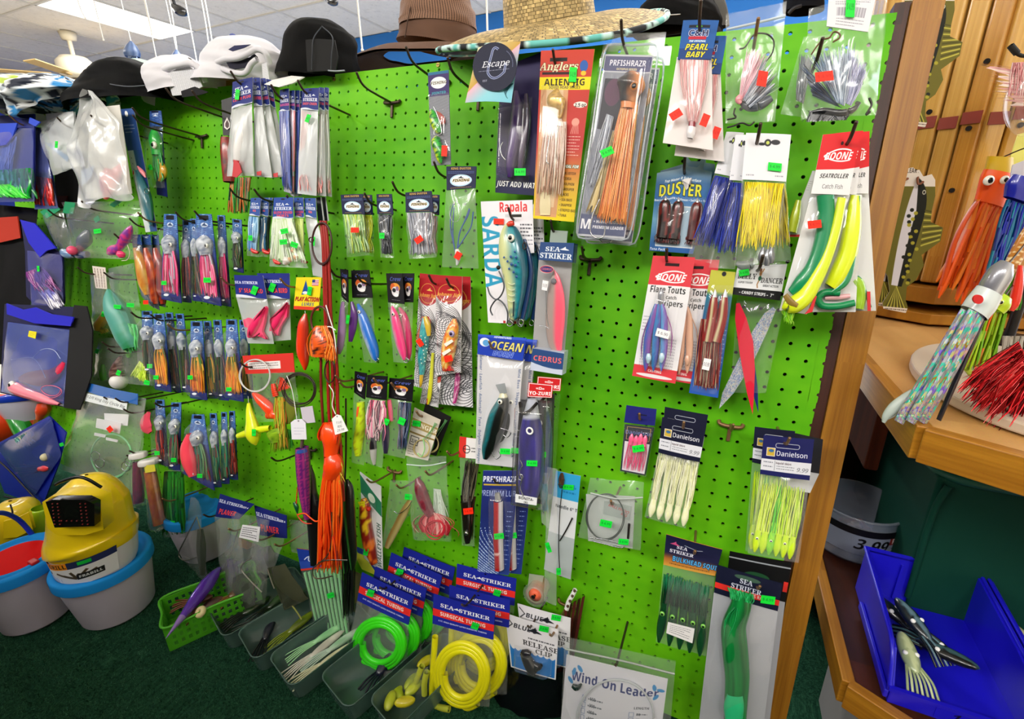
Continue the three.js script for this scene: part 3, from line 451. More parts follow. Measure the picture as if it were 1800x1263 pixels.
[[232,88,9,'clear blue squid lure hanging on a string above the black mesh cap'],[312,103,8,'clear blue squid lure hanging above the left white cap']].forEach(([x,y,r,lab])=>{
const g=thing('squid_lure',lab,'lure',Zp(-1.9),x,y);body(g,'mantle',[[x-2,y-16,1],[x-1,y-8,r*0.6],[x,y+4,r],[x+1,y+12,r*0.9]],(t,c,s)=>mix(rgb('#9fb4d8'),rgb('#3c5684'),Math.abs(Math.sin(c*9))),{mat:VCT});
strands(g,'tentacles',8,[x-r*0.8,y+10,x+r*0.8,y+10],[x-r,y+18,x+r,y+18],['#6d86b4','#a8bce0'],{w:2});const hg=g.at(x-2,y-16);part(g,'string',tubeGeo([V(hg.x,CEIL-g.position.y,0),hg],0.003,5,4),M('#f2efe6',0.5));
});
[[316,18,'black spotlight head under the ceiling right of the lit panel'],[582,0,'black spotlight head at the top edge above the black cap']].forEach(([x,y,lab])=>{const g=thing('spotlight',lab,'spotlight',Zp(-2.4),x,y);body(g,'housing',[[x-14,y-8,4],[x-4,y-3,7],[x+3,y+4,8],[x+4,y+9,5],[x+4,y+10,1]],plain('#0b0b10'));const a=g.at(x-8,y-5),t=V(a.x-0.05,CEIL-g.position.y,0);part(g,'stem',tubeGeo([t,a],0.012,8,6),M('#141416',0.4));});

// ---------- right: two-level table ----------
const topShape=(o=0)=>[[1.09+o,-1.1],[1.09+o,0.05-o],[1.36,0.19-o],[1.9,0.19-o],[1.9,-1.1]];
function table(name,label,y,th,m,em){
const g=thingAt(name,label,'table',V(0,y,0));
const s=extr(topShape(0.006).map(([x,z])=>[x,-z]),th-0.006).rotateX(-Math.PI / 2);s.translate(0,-th,0);
part(g,'top',metricUV(s,1.6),m);
const P=topShape(),fas=(a,b)=>{const L=Math.hypot(b[0]-a[0],b[1]-a[1]),bx=metricUV(boxAt(L,0.044,0.018,0,0,0,0.002),3,true),e=part(g,'edge_band',bx,em);e.position.set((a[0]+b[0]) / 2,-0.0205,(a[1]+b[1]) / 2);e.rotation.y=-Math.atan2(b[1]-a[1],b[0]-a[0]);};
fas(P[0],P[1]);fas(P[1],P[2]);fas(P[2],P[3]);
return g;
}
const tb=table('display_table','wooden display table with pale plywood top and orange edge band at right',0.72,0.03,woodMat(repeat(PLY,1,1),0.42),woodMat(repeat(OAK,2,1),0.4));
part(tb,'back_panel',metricUV(boxAt(0.8,0.66,0.02,1.49,-0.36,-0.62)),woodMat(MAHOG,0.7),'dark brown panel closing the back under the top');part(tb,'side_panel',metricUV(boxAt(0.02,0.66,0.2,1.1,-0.36,-0.52)),woodMat(MAHOG,0.8,{specularIntensity:0.1}),'dark brown end panel');
part(tb,'side_panel',metricUV(boxAt(0.02,0.13,0.72,1.115,-0.11,-0.52,0.004),2),woodMat(MAHOG,0.8,{specularIntensity:0.1}),'dark brown apron under the top');
for(const[x,z]of[[1.85,0.1],[1.85,-1.05],[1.2,-1.05]])part(tb,'leg',boxAt(0.05,0.69,0.05,x,-0.375,z,0.004),woodMat(MAHOG,0.6));
const lt=table('low_shelf','low wooden shelf under the display table holding blue bins',0.30,0.03,woodMat(repeat(MAHOG,1,1),0.45),woodMat(repeat(OAK,2,1),0.4));
part(lt,'base_panel',metricUV(boxAt(0.02,0.26,0.9,1.26,-0.165,-0.55)),woodMat(MAHOG,0.6));
{ // octagonal column clad with planks
const g=thingAt('plank_column','octagonal display column clad in upright varnished pine planks','display column',V(1.36,0.72,-0.86));
const R=0.286,A0=-0.255+Math.PI / 2,face=(k)=>{const a=A0-(k-0.5)*0.7854-0.0;return a;};
const cx=0,cz=0;
const ng=8;const plinth=(r,y,h,n,m)=>{const pts=[];for(let i=0;i<8;i++){const a=Math.PI / 2+0.285+i*0.7854;pts.push([Math.cos(a)*r,-Math.sin(a)*r]);}const e=extr(pts,h-0.004,0.002).rotateX(-Math.PI / 2);const p=part(g,n,metricUV(e,2.5),m);p.position.y=y;};
plinth(0.336,0.002,0.022,'plinth',woodMat(repeat(OAK,1,1),0.45));plinth(0.318,0.042,0.034,'plinth',woodMat(repeat(OAK,1,1),0.45));
const sp=lathe([[0,0.024],[0.25,0.024],[0.25,0.043],[0,0.043]],8);part(g,'spacer',sp,M('#0c0806',0.9),'dark gap between the two plinth tiers');
part(g,'core',lathe([[0,0.07],[0.252,0.07],[0.252,1.9],[0,1.9]],8).rotateY(0.285),M('#2a1608',0.9));
const pm=[PINE,woodTex([176,118,42],[206,152,66]),woodTex([196,146,66],[224,178,94])].map((t,i)=>woodMat(repeat(t,2+i,0.6),0.22,{clearcoat:0.7,clearcoatRoughness:0.12})),red=M('#8a3222',0.5),hole=M('#140c06',0.9);
for(let f=0;f<4;f++){
const a0=Math.PI / 2+0.285+(f-2)*0.7854,a1=a0+0.7854,P=(a,r=R)=>[Math.cos(a)*r,Math.sin(a)*r],[ax,az]=P(a0),[bx,bz]=P(a1),L=Math.hypot(bx-ax,bz-az),n=6,w=L / n,ang=-Math.atan2(bz-az,bx-ax);
const pl=metricUV(boxAt(w-0.004,1.78,0.02,0,0,0,0.005),2);
for(let i=0;i<n;i++){
const t=(i+0.5) / n,p=part(g,'plank',pl,pm[Math.floor(rnd()*3)]);const nx=Math.cos((a0+a1) / 2),nzz=Math.sin((a0+a1) / 2),off=rr(-0.008,-0.004);p.position.set(lerp(ax,bx,t)+nx*off,0.97,lerp(az,bz,t)+nzz*off);p.rotation.y=ang;
if(f===2||f===1){const s=part(g,'tape',boxAt(w-0.006,0.022,0.002),red,'worn red band across the planks');s.position.set(lerp(ax,bx,t)+nx*0.0075,0.403+rr(-0.004,0.004),lerp(az,bz,t)+nzz*0.0075);s.rotation.y=ang;if(f===1&&i<4)g.remove(s);}
if(i%2===0)for(let k=0;k<3;k++){const h=part(g,'peg_hole',new THREE.CylinderGeometry(0.0048,0.0048,0.003,14).rotateX(Math.PI / 2),hole);h.position.set(lerp(ax,bx,t)+nx*0.0072,0.27+k*0.115+(i%4)*0.02,lerp(az,bz,t)+nzz*0.0072);h.rotation.y=ang;}
}
}
}
{ // green tote, tub, bins on the low shelf
let g=thingAt('storage_tote','large dark green open-topped tote standing under the display table','tote',V(1.21,0.30,-0.16));
const gm=M('#083a2c',0.7,{specularIntensity:0.3}),w=0.5,d=0.36,h=0.255,tp=(x,y)=>x;
const side=(pts,n)=>part(g,n,gridGeo(8,6,(u,v)=>bil(pts.map((p)=>V(...p)),u,v).add(V(0,0,0))),gm);
const wall=new RoundedBoxGeometry(w,h,0.012,3,0.006),wl=new RoundedBoxGeometry(0.012,h,d,3,0.006);
let m=part(g,'wall',wall,gm);m.position.set(w / 2,h / 2,0);m.rotation.x=-0.06;m=part(g,'wall',wall,gm);m.position.set(w / 2,h / 2,-d);
m=part(g,'wall',wl,gm);m.position.set(0,h / 2,-d / 2);m=part(g,'wall',wl,gm);m.position.set(w,h / 2,-d / 2);
part(g,'floor_panel',boxAt(w,0.01,d,w / 2,0.006,-d / 2),gm);
part(g,'rim',tubeGeo([V(0,h,0),V(w,h,0),V(w,h,-d),V(0,h,-d)].flatMap((p,i,A)=>{const q=A[(i+1)%4];return[p.clone().lerp(q,0.04),p.clone().lerp(q,0.5),p.clone().lerp(q,0.96)];}),0.007,8,90,true),M('#0e4e3c',0.6));
part(g,'corner_rib',tubeGeo([V(0.006,h-0.01,0.006),V(-0.002,h-0.05,0.008),V(0.0,0.02,0.008)],0.005,8),gm);
g=thingAt('plastic_tub','round clear plastic tub with a dark label priced 3.99','tub',V(1.155,0.30,-0.30));
part(g,'tub',lathe([[0.002,0.003],[0.066,0.003],[0.071,0.01],[0.074,0.10],[0.077,0.102],[0.077,0.106],[0.073,0.106],[0.069,0.012],[0.06,0.007],[0.002,0.007]],56),M('#c8d0dc',0.12,{transmission:0.75,thickness:0}));
const lab=art('tub399'),lg=gridGeo(30,4,(u,v)=>{const a=lerp(2.75,0.25,u),r=0.0755;return V(Math.cos(a)*r,lerp(0.030,0.086,v),Math.sin(a)*r);});
{const a=lg.attributes.uv;for(let i=0;i<a.count;i++)a.setXY(i,lerp(lab.uv[0],lab.uv[2],a.getX(i)),lerp(lab.uv[1],lab.uv[3],a.getY(i)));}part(g,'label',lg,lab.mat);
const wm=M('#7a2a24',0.35);for(let i=0;i<14;i++){const a=rr(0,6.28),r=rr(0.01,0.05),y=rr(0.012,0.05),pts=[0,1,2,3].map((k)=>V(Math.cos(a+k*0.5)*r*rr(0.7,1.1),y+rr(-0.004,0.006),Math.sin(a+k*0.5)*r*rr(0.7,1.1)));part(g,'soft_bait',tubeGeo(pts,0.004,6,12),i%3?wm:M('#d8b8a8',0.4));}
const blue=M('#1812c4',0.38,{clearcoat:0.2});
for(const[x,lb]of[[1.133,'blue stackable parts bin holding black-eyed squid lures, nearest the pegboard'],[1.297,'blue stackable parts bin of pale squid skirts cut by the right frame edge']]){
g=thingAt('parts_bin',lb,'bin',V(x,0.302,0.062));g.rotation.y=-0.03;
const W=0.152,prof=[[0,0],[0,0.022],[-0.03,0.07],[-0.085,0.079],[-0.226,0.088],[-0.226,0]];
for(const sx of[0,W-0.003]){const s=extr(prof.map(([z,y])=>[z,y]),0.003,0.0006).rotateY(-Math.PI / 2);s.translate(sx+0.003,0,0);s.rotateY(0);part(g,'side',s,blue);}
part(g,'base',boxAt(W,0.003,0.226,W / 2,0.0015,-0.113),blue);part(g,'back',boxAt(W,0.088,0.003,W / 2,0.044,-0.2245),blue);
part(g,'front_lip',boxAt(W,0.026,0.003,W / 2,0.013,0,0.001),blue);part(g,'rim',mergeGeometries([boxAt(W+0.008,0.006,0.006,W / 2,0.026,0.001),boxAt(W+0.006,0.006,0.006,W / 2,0.088,-0.226)].concat([-0.002,W+0.002].map((sx)=>tubeGeo([V(sx,0.022,0),V(sx,0.071,-0.03),V(sx,0.08,-0.085),V(sx,0.09,-0.226)],0.003,6,20)))),blue);
part(g,'rib',boxAt(0.004,0.07,0.006,W*0.35,0.04,-0.221),blue);part(g,'side_flange',boxAt(0.006,0.014,0.17,-0.004,0.012,-0.085,0.002),blue);
const c=art('binHalf'),q=[V(0.05,0.024,0.0022),V(0.11,0.024,0.0022),V(0.11,0.004,0.0022),V(0.05,0.004,0.0022)];if(x<1.2)part(g,'size_label',sheetGeo(q,0.0004,c.uv),c.mat,'hand-written one half mark');
}
}

// ---------- header and card artwork ----------
const NAVY='#1a2a78',RED='#e0322c';
const sea=(title,o={})=>[o.w??130,o.h??150,(x,w,h)=>{
fill(x,o.bg??NAVY,0,0,w,h);if(o.mid)fill(x,o.mid,0,h*0.5,w,h*0.5);
x.fillStyle='#0b0d1c';x.beginPath();x.ellipse(w / 2,h*0.09,w*0.1,h*0.04,0,0,7);x.fill();
txt(x,'SEA',w*0.36,h*0.34,h*0.19,'#f2f4fa',{ff:'serif'});shark(x,'#f2f4fa',w*0.7,h*0.33,h / 150);txt(x,'STRIKER',w / 2,h*0.53,h*0.2,'#f2f4fa',{ff:'serif',sx:Math.min(1,w*0.88 / (h*0.2*4.6))});
title.forEach((s,i)=>txt(x,s,w / 2,h*(0.72+0.15*i),h*0.16,o.tc??'#ff4a3c',{sx:Math.min(1,w*0.9 / (h*0.16*0.62*s.length)),ff:'sans-serif'}));
x.fillStyle='#d6dce8';x.beginPath();x.moveTo(0,h*0.93);x.quadraticCurveTo(w*0.3,h*0.86,w*0.6,h*0.95);x.quadraticCurveTo(w*0.8,h,w,h*0.96);x.lineTo(w,h);x.lineTo(0,h);x.fill();
}];
ART.seaCedar=sea(['CEDAR PLUG']);ART.seaMid=sea(['MARAUDER'],{tc:'#e0508c'});ART.seaDaisy=sea(['DAISY CHAIN'],{tc:'#ff5a4a'});ART.seaBlue=sea(['RIG'],{tc:'#ff6a5a',bg:'#2c4f9a'});ART.seaGlow=sea(['GLOW SQUID','SKIRTS'],{bg:'#22469a'});
ART.seaBird=[170,120,(x,w,h)=>{fill(x,'#1c2a84',0,0,w,h);txt(x,'SEA STRIKER',w*0.4,h*0.32,20,'#eef',{ff:'serif'});txt(x,'5" SEA BIRD',w*0.52,h*0.68,30,'#ff4a48',{st:'#12184a',lw:3,sx:0.8});x.fillStyle='#d8dcea';x.beginPath();x.moveTo(0,h*0.86);x.quadraticCurveTo(w*0.4,h*0.84,w*0.7,h*0.98);x.lineTo(w,h);x.lineTo(0,h);x.fill();}];
ART.seaTube=[260,170,(x,w,h)=>{fill(x,'#1f2aa0',0,0,w,h);fill(x,'#f0302c',0,h*0.47,w,h*0.24);txt(x,'SEA',w*0.24,h*0.3,30,'#fff',{ff:'serif'});shark(x,'#fff',w*0.4,h*0.3,1.1);txt(x,'STRIKER',w*0.68,h*0.3,30,'#fff',{ff:'serif',sx:0.95});txt(x,'SURGICAL TUBING',w*0.5,h*0.59,28,'#fff0e6',{sx:0.78});txt(x,'6 FT. HIGH QUALITY LATEX SURGICAL TUBING',w / 2,h*0.83,11,'#dfe4ff',{sx:0.86});dot(x,'#0a0c20',w*0.5,h*0.1,5,4);}];
ART.seaPlaner=[180,100,(x,w,h)=>{fill(x,'#1a2474',0,0,w,h);txt(x,'SEA STRIKER',w*0.4,h*0.26,20,'#e6eaf8',{ff:'serif'});txt(x,'PLANER',w*0.42,h*0.72,34,'#ff4438',{sx:0.9});txt(x,'SIZE 4',w*0.86,h*0.3,12,'#fff');}];
ART.duster=[170,150,(x,w,h)=>{fill(x,'#0c1440',0,0,w,h);txt(x,'KING DUSTER',w / 2,h*0.1,19,'#d8a83c',{sx:0.92});lines(x,'#6a86c8',2,10,h*0.24,w-20,9,2.5);dot(x,'#dff0fa',w / 2,h*0.62,w*0.37,h*0.26);dot(x,'#7cc4e8',w / 2,h*0.62,w*0.35,h*0.24);dot(x,'#eef6fa',w / 2,h*0.62,w*0.33,h*0.22);txt(x,'FISHING',w / 2,h*0.62,24,'#3a2a10',{f:'italic bold',st:'#b89438',lw:2});shark(x,'#20242c',w / 2,h*0.5,1.3);lines(x,'#b8902c',1,24,h*0.93,w-48,8,3);}];
ART.jointed=[90,390,(x,w,h)=>{fill(x,'#7c7f8a',0,0,w,h);for(let i=0;i<60;i++){x.strokeStyle=i%2?'#868a96':'#6e717c';x.beginPath();x.moveTo(0,110+i*6);x.lineTo(w,80+i*6);x.stroke();}fill(x,'#3a2a66',0,0,w,100);fill(x,'#2a6a94',0,0,w,12);dot(x,'#e8eef0',w / 2,46,34,24);txt(x,'FISHING',w / 2,46,17,'#4a3416',{f:'italic bold'});txt(x,'JOINTED',w / 2,86,15,'#3cb0b8');}];
ART.escape=[150,170,(x,w,h)=>{const g=x.createLinearGradient(0,0,w,h);g.addColorStop(0,'#ece8c8');g.addColorStop(0.45,'#c8a04a');g.addColorStop(0.46,'#e6b4c4');g.addColorStop(0.7,'#8ed0dc');g.addColorStop(1,'#7cc8dc');x.fillStyle=g;x.fillRect(0,0,w,h);x.strokeStyle='#2a6470';x.lineWidth=2;for(let i=0;i<9;i++){x.beginPath();x.moveTo(146,116);x.quadraticCurveTo(120,124+i*3,106+i*4,118+i*5);x.stroke();}}];
ART.escapeDisc=[170,190,(x,w,h)=>{fill(x,'#0e1230',0,0,w,h);x.strokeStyle='#aeb8d8';x.lineWidth=9;x.beginPath();x.moveTo(96,30);x.quadraticCurveTo(76,10,72,46);x.quadraticCurveTo(60,96,62,116);x.quadraticCurveTo(84,160,124,118);x.lineTo(128,84);x.stroke();x.strokeStyle='#2a3464';x.lineWidth=4;x.stroke();txt(x,'Escape',88,82,32,'#f4f4fa',{f:'italic',ff:'serif'});lines(x,'#c8cce0',1,26,108,116,8,1.5);txt(x,'EST',52,146,11,'#aab');x.strokeStyle='#8890b0';x.lineWidth=3;x.setLineDash([2,2]);x.beginPath();x.arc(84,95,70,-0.9,0.1);x.stroke();x.setLineDash([]);}];
ART.justAdd=[130,440,(x,w,h)=>{fill(x,'#241a4a',0,0,w,h);x.fillStyle='#3a3560';for(let i=0;i<40;i++)x.fillRect(2+(i%3)*3,60+i*8,10,4);fill(x,'#1c2048',0,h-62,w,62);txt(x,'JUST ADD WATER',w*0.56,h-32,25,'#f4f4f4',{f:'italic bold',sx:0.68,st:'#0a0a12',lw:3});}];
ART.alien=[160,500,(x,w,h)=>{const g=x.createLinearGradient(0,0,0,h);g.addColorStop(0,'#c83c28');g.addColorStop(0.55,'#c03a3a');g.addColorStop(0.78,'#d8a83c');g.addColorStop(1,'#e8d018');x.fillStyle=g;x.fillRect(0,0,w,h);fill(x,'#d8a070',6,100,84,h-110);fill(x,'#e4c49a',24,110,52,h-150);fill(x,'#1a100e',30,22,52,10);txt(x,'Anglers',56,46,30,'#f4e8c0',{f:'italic bold',ff:'serif',st:'#5a1c10',lw:3});fill(x,'#2a0e0c',8,62,96,7);dot(x,'#3060b0',132,46,12,16);dot(x,'#f0c030',132,66,8,7);fill(x,'#f0dc18',0,76,w,36);txt(x,'ALIEN JIG',78,90,27,'#1c140c');txt(x,'SQUID HEAD SERIES',78,106,10,'#3a2c10');dot(x,'#ece4dc',132,154,24,9);txt(x,'2.5 oz',132,154,15,'#1c140c');dot(x,'#e8a090',122,204,14,12);for(let i=0;i<5;i++){x.strokeStyle='#dc8c80';x.lineWidth=3;x.beginPath();x.moveTo(116+i*4,212);x.lineTo(108+i*7,238);x.stroke();}lines(x,'#f0d8c8',7,100,246,46,9,2);txt(x,'IDEAL FOR',122,334,12,'#fff',{f:'italic bold',st:'#4a5a30',lw:3});['BLUEFISH','COBIA','DOLPHIN','GROUPER','JACKS','SEA BASS','SNAPPER','STRIPED BASS','TUNA'].forEach((s,i)=>txt(x,'• '+s,96,354+i*16,11,'#3a2408',{al:'left',sx:0.86}));}];
ART.razr=[170,560,(x,w,h)=>{fill(x,'#c2c4cc',0,0,w,h);fill(x,'#52547c',4,6,w-8,42);txt(x,'PRFISHRAZR',w / 2,25,24,'#e8e8f4',{sx:0.92,st:'#20244c',lw:2});txt(x,'OCTOPUS SERIES',w / 2,42,9,'#e8d8a0');fill(x,'#8b8f9c',4,52,w-8,h-60);for(let i=0;i<300;i++){x.fillStyle=i%2?'#9a9eaa':'#7c8090';x.fillRect((i*37)%w,52+(i*91)%(h-120),3,14);}fill(x,'#2c2c3c',14,70,72,150);dot(x,'#5a3452',50,110,30,40);fill(x,'#5a6080',4,h-74,w-8,66);txt(x,'M',26,h-42,46,'#f0f0f6');txt(x,'• HAND RIGGED',106,h-52,14,'#f0f0f6');txt(x,'PREMIUM LEADER',106,h-34,14,'#f0f0f6',{sx:0.9});}];
ART.pearl=[130,140,(x,w,h)=>{fill(x,'#1f5aa4',0,0,w,h);fill(x,'#183f80',0,100,w,40);fill(x,'#0a1428',26,18,76,10);dot(x,'#57b030',64,23,12,4);txt(x,'C&H',w / 2,46,30,'#1a1f5c',{st:'#e6e6f4',lw:3,sx:1.2});fill(x,'#c02038',30,58,66,11);txt(x,'THE ORIGINAL',w / 2,75,9,'#fff',{f:'italic bold'});txt(x,'PEARL',w / 2,95,30,'#f4e428',{f:'italic bold',st:'#101c50',lw:4});txt(x,'BABY',w / 2-2,122,28,'#f4e428',{f:'italic bold',st:'#101c50',lw:4});}];
ART.barcode=[150,130,(x,w,h)=>{fill(x,'#e8e6ec',0,0,w,h);lines(x,'#9a96a4',3,24,14,110,9,3);x.fillStyle='#8a8694';for(let i=0;i<30;i++)x.fillRect(30+i*3.2,46,1+(i*7)%3*0.7,36);lines(x,'#8a8694',3,30,94,96,11,2.5);}];
ART.dusterBlue=[220,300,(x,w,h)=>{const g=x.createLinearGradient(0,0,0,h);g.addColorStop(0,'#8ca4b4');g.addColorStop(0.16,'#3c6a9c');g.addColorStop(0.34,'#2a6cae');g.addColorStop(0.6,'#7cb4d8');g.addColorStop(1,'#1c56a0');x.fillStyle=g;x.fillRect(0,0,w,h);txt(x,'Top Water & Sub Surface',w / 2,40,12,'#e8ecec',{f:'italic bold'});txt(x,'DUSTER',w*0.47,74,58,'#e6e23a',{st:'#1a2c30',lw:6,sx:0.8});txt(x,'Albacore • Bonita • Salmon • Sailfish • Tuna',w*0.5,108,11,'#f0f4f8');fill(x,'#e8f0f4',24,130,150,150);fill(x,'#b4d0e4',28,134,142,142);txt(x,'Tuna Pack',34,290,13,'#dfe8f4',{f:'italic bold'});}];
ART.whiteHdr=[130,130,(x,w,h)=>{fill(x,'#e9e8ee',0,0,w,h);x.fillStyle='#33343a';x.beginPath();x.ellipse(66,26,10,10,0,0,7);x.ellipse(88,24,13,7,0,0,7);x.ellipse(50,30,10,4,0,0,7);x.fill();dot(x,'#d6e06a',66,26,5);lines(x,'#9a9aa6',1,12,116,24,6,3);lines(x,'#9a9aa6',1,96,116,24,6,3);}];
ART.belly=[180,96,(x,w,h)=>{fill(x,'#e8e8ea',0,0,w,h);fill(x,'#0c0c0e',0,72,w,24);txt(x,'BELLY',44,36,22,'#1c1c20',{ff:'serif',sx:0.94});txt(x,'DANCER',136,44,20,'#1c1c20',{ff:'serif',sx:0.9});txt(x,'SUPER TOUGH',42,54,8,'#2a2a2e');txt(x,'GREAT ACTION',136,60,8,'#2a2a2e');dot(x,'#a87848',92,26,5,8);dot(x,'#7a4c2c',90,16,5,5);dot(x,'#1c5a3a',92,40,6,7);x.strokeStyle='#a87848';x.lineWidth=4;x.beginPath();x.moveTo(90,46);x.lineTo(86,58);x.lineTo(90,68);x.moveTo(97,22);x.lineTo(101,12);x.stroke();txt(x,'– CANDY STRIPS –  7"',w / 2,84,13,'#f4f4f6');}];
const boone=(x,w,y,s)=>{x.strokeStyle='#fff';x.lineWidth=4*s;x.beginPath();x.moveTo(w / 2-52*s,y);x.quadraticCurveTo(w / 2,y-30*s,w / 2+50*s,y-14*s);x.moveTo(w / 2-52*s,y);x.quadraticCurveTo(w / 2,y+24*s,w / 2+50*s,y+12*s);x.stroke();txt(x,'BOONE',w / 2+2,y,30*s,'#fff',{f:'italic bold'});};
ART.seatroller=[160,200,(x,w,h)=>{fill(x,'#e9e7e8',0,0,w,h);x.fillStyle='#dc1c22';x.beginPath();x.moveTo(0,0);x.lineTo(w,0);x.lineTo(w,112);x.lineTo(w*0.7,118);x.lineTo(0,118);x.fill();dot(x,'#3a0c0e',w*0.56,34,6);boone(x,w,74,1.1);txt(x,'SEATROLLER',w / 2,138,20,'#20201f',{f:'italic bold'});txt(x,'Catch Fish',w*0.52,174,19,'#4a4a4e',{f:'normal'});}];
ART.seatback=[120,380,(x,w,h)=>{fill(x,'#dddcdc',0,0,w,h);fill(x,'#e6e5e6',10,10,100,360);lines(x,'#9a9a9e',5,14,60,34,12,2);fill(x,'#d42428',0,h-14,w,14);}];
ART.flare=[150,400,(x,w,h)=>{fill(x,'#e8e6e9',0,0,w,h);fill(x,'#da3c46',0,0,w,92);fill(x,'#20080a',50,22,50,9);boone(x,w,66,1);txt(x,'Flare Touts',74,106,28,'#161616',{sx:0.84});txt(x,'Catch',92,130,14,'#222');txt(x,'Stripers',92,148,25,'#1a1a1a',{sx:0.9});for(let i=0;i<11;i++)txt(x,i%2?'STRIPERS EASTMAN':'EASTMAN STRIPERS',w / 2,262+i*9.5,9.5,'#b8b4bc',{sx:1.3});lines(x,'#8a868e',5,6,196,26,11,2);fill(x,'#da3c46',0,h-42,w,42);dot(x,'#e8e0e4',w / 2,h-12,62,6);txt(x,'CASTING',w / 2,h-28,11,'#f4e8e8');}];
ART.redSquid=[90,330,(x,w,h)=>{const g=x.createLinearGradient(0,0,0,h);g.addColorStop(0,'#c8c84a');g.addColorStop(0.16,'#b8b840');g.addColorStop(0.2,'#2c7890');g.addColorStop(0.5,'#2a5a9c');g.addColorStop(1,'#2456b0');x.fillStyle=g;x.fillRect(0,0,w,h);fill(x,'#7e1a1c',14,96,60,210);dot(x,'#20202a',50,8,8,6);lines(x,'#8aaad8',12,w-12,150,8,12,3);}];
ART.danPink=[90,50,(x,w,h)=>{fill(x,'#1a1e70',0,0,w,h);fill(x,'#0c0e38',36,20,28,4);}];
ART.danBack=[90,170,(x,w,h)=>{fill(x,'#14182e',0,0,w,h);fill(x,'#e8e0ea',6,60,w-12,h-66);x.strokeStyle='#b08a50';x.lineWidth=2;x.strokeRect(10,8,w-20,44);txt(x,'Danielson',w / 2,26,18,'#8a94d8',{f:'normal'});}];
const dan=(bg)=>[150,130,(x,w,h)=>{fill(x,bg,0,0,w,h);x.strokeStyle='#b8bcc8';x.lineWidth=2;x.beginPath();x.roundRect(40,22,70,14,6);x.stroke();fill(x,'#e8e4da',14,38,26,28);fill(x,'#c8a83c',16,40,22,24);dot(x,'#3a6a9c',28,48,8,5);txt(x,'Danielson',90,54,21,'#f0f0f6',{f:'normal'});fill(x,'#d9dae2',0,76,w,38);x.strokeStyle='#50545e';x.lineWidth=1;x.beginPath();x.moveTo(42,78);x.lineTo(42,112);x.stroke();lines(x,'#6a6e7c',2,8,86,28,14,3);txt(x,'Squid Skirt',68,86,9,'#3a2a30',{al:'center'});lines(x,'#6a6e7c',2,48,96,54,8,2);txt(x,'9.99',124,100,18,'#4a4e58',{f:'italic'});}];
ART.dan=dan('#11142e');ART.danBlue=dan('#191c58');
ART.bulk=[170,110,(x,w,h)=>{const g=x.createLinearGradient(0,0,0,h);g.addColorStop(0,'#101434');g.addColorStop(0.55,'#1c1c40');g.addColorStop(0.75,'#a8642c');g.addColorStop(1,'#d8a040');x.fillStyle=g;x.fillRect(0,0,w,h);txt(x,'SEA',54,34,17,'#e8e8f0',{ff:'serif'});txt(x,'STRIKER',54,52,17,'#e8e8f0',{ff:'serif'});shark(x,'#c04878',30,26,1.1);txt(x,'BULKHEAD SQUID',104,78,25,'#58b4f0',{sx:0.72,st:'#0c1c3c',lw:4});lines(x,'#6a4420',1,20,98,130,6,3);x.strokeStyle='#a8b0c0';x.lineWidth=2;x.beginPath();x.moveTo(60,22);x.lineTo(100,30);x.lineTo(116,26);x.stroke();}];
ART.octHdr=[190,80,(x,w,h)=>{fill(x,'#10142e',0,0,w,h);fill(x,'#e03028',0,48,w,16);dot(x,'#3c5a4a',92,14,38,7);txt(x,'SEA',90,24,19,'#d8dcec',{ff:'serif'});txt(x,'STRIKER',92,42,20,'#d8dcec',{ff:'serif'});txt(x,'14"  OCTOPUS RACK',100,57,12,'#f0d8d0');}];
ART.octBack=[190,80,(x,w,h)=>{fill(x,'#08090c',0,0,w,h);x.strokeStyle='#9aa0a8';x.lineWidth=2;x.strokeRect(-4,12,w+8,1);dot(x,'#1c4a2c',92,42,40,9);txt(x,'STRIKER',96,60,16,'#8a909c',{ff:'serif'});fill(x,'#d83028',w-14,40,14,20);}];
ART.windon=[270,200,(x,w,h)=>{fill(x,'#dcdce4',0,0,w,h);txt(x,'Wind-On Leader',136,46,30,'#24306c');for(const[px,py]of[[26,36],[18,58],[42,26],[246,60],[256,38],[240,30]])dot(x,'#3c8cc8',px,py,5,10,px*0.13);lines(x,'#5a606c',4,72,92,40,16,3);lines(x,'#5a606c',4,204,118,26,18,3);for(let i=0;i<4;i++){x.strokeStyle='#8090b4';x.lineWidth=1.5;x.strokeRect(56,86+i*16,9,12);x.strokeRect(184,112+i*18,12,14);}['150','300','350','500'].forEach((s,i)=>txt(x,s,84,92+i*16,10,'#4a4e58'));['80','40','50','70'].forEach((s,i)=>txt(x,s,208,119+i*18,10,'#4a4e58'));txt(x,'LENGTH',214,98,10,'#4a4e58');fill(x,'#2c6cb0',36,158,220,42);fill(x,'#34447c',36,152,80,48);dot(x,'#20243c',84,184,14,20);}];
ART.release=[120,140,(x,w,h)=>{fill(x,'#eceaf0',0,0,w,h);x.strokeStyle='#2a2c34';x.lineWidth=2;x.beginPath();x.moveTo(4,8);x.lineTo(16,22);x.lineTo(4,34);x.stroke();txt(x,'BLUE\'S',44,24,17,'#1c1e28',{f:'italic bold'});shark(x,'#1c1e28',66,24,1.2);lines(x,'#40424c',1,52,46,60,5,3);txt(x,'RELEASE',80,60,18,'#1c1c20',{ff:'serif'});txt(x,'CLIP',88,76,17,'#1c1c20',{ff:'serif'});x.fillStyle='#2a7ac8';x.beginPath();x.moveTo(4,76);for(let i=0;i<8;i++)x.quadraticCurveTo(11+i*14,94,18+i*14,84-(i%2));x.lineTo(116,136);x.lineTo(4,136);x.fill();}];
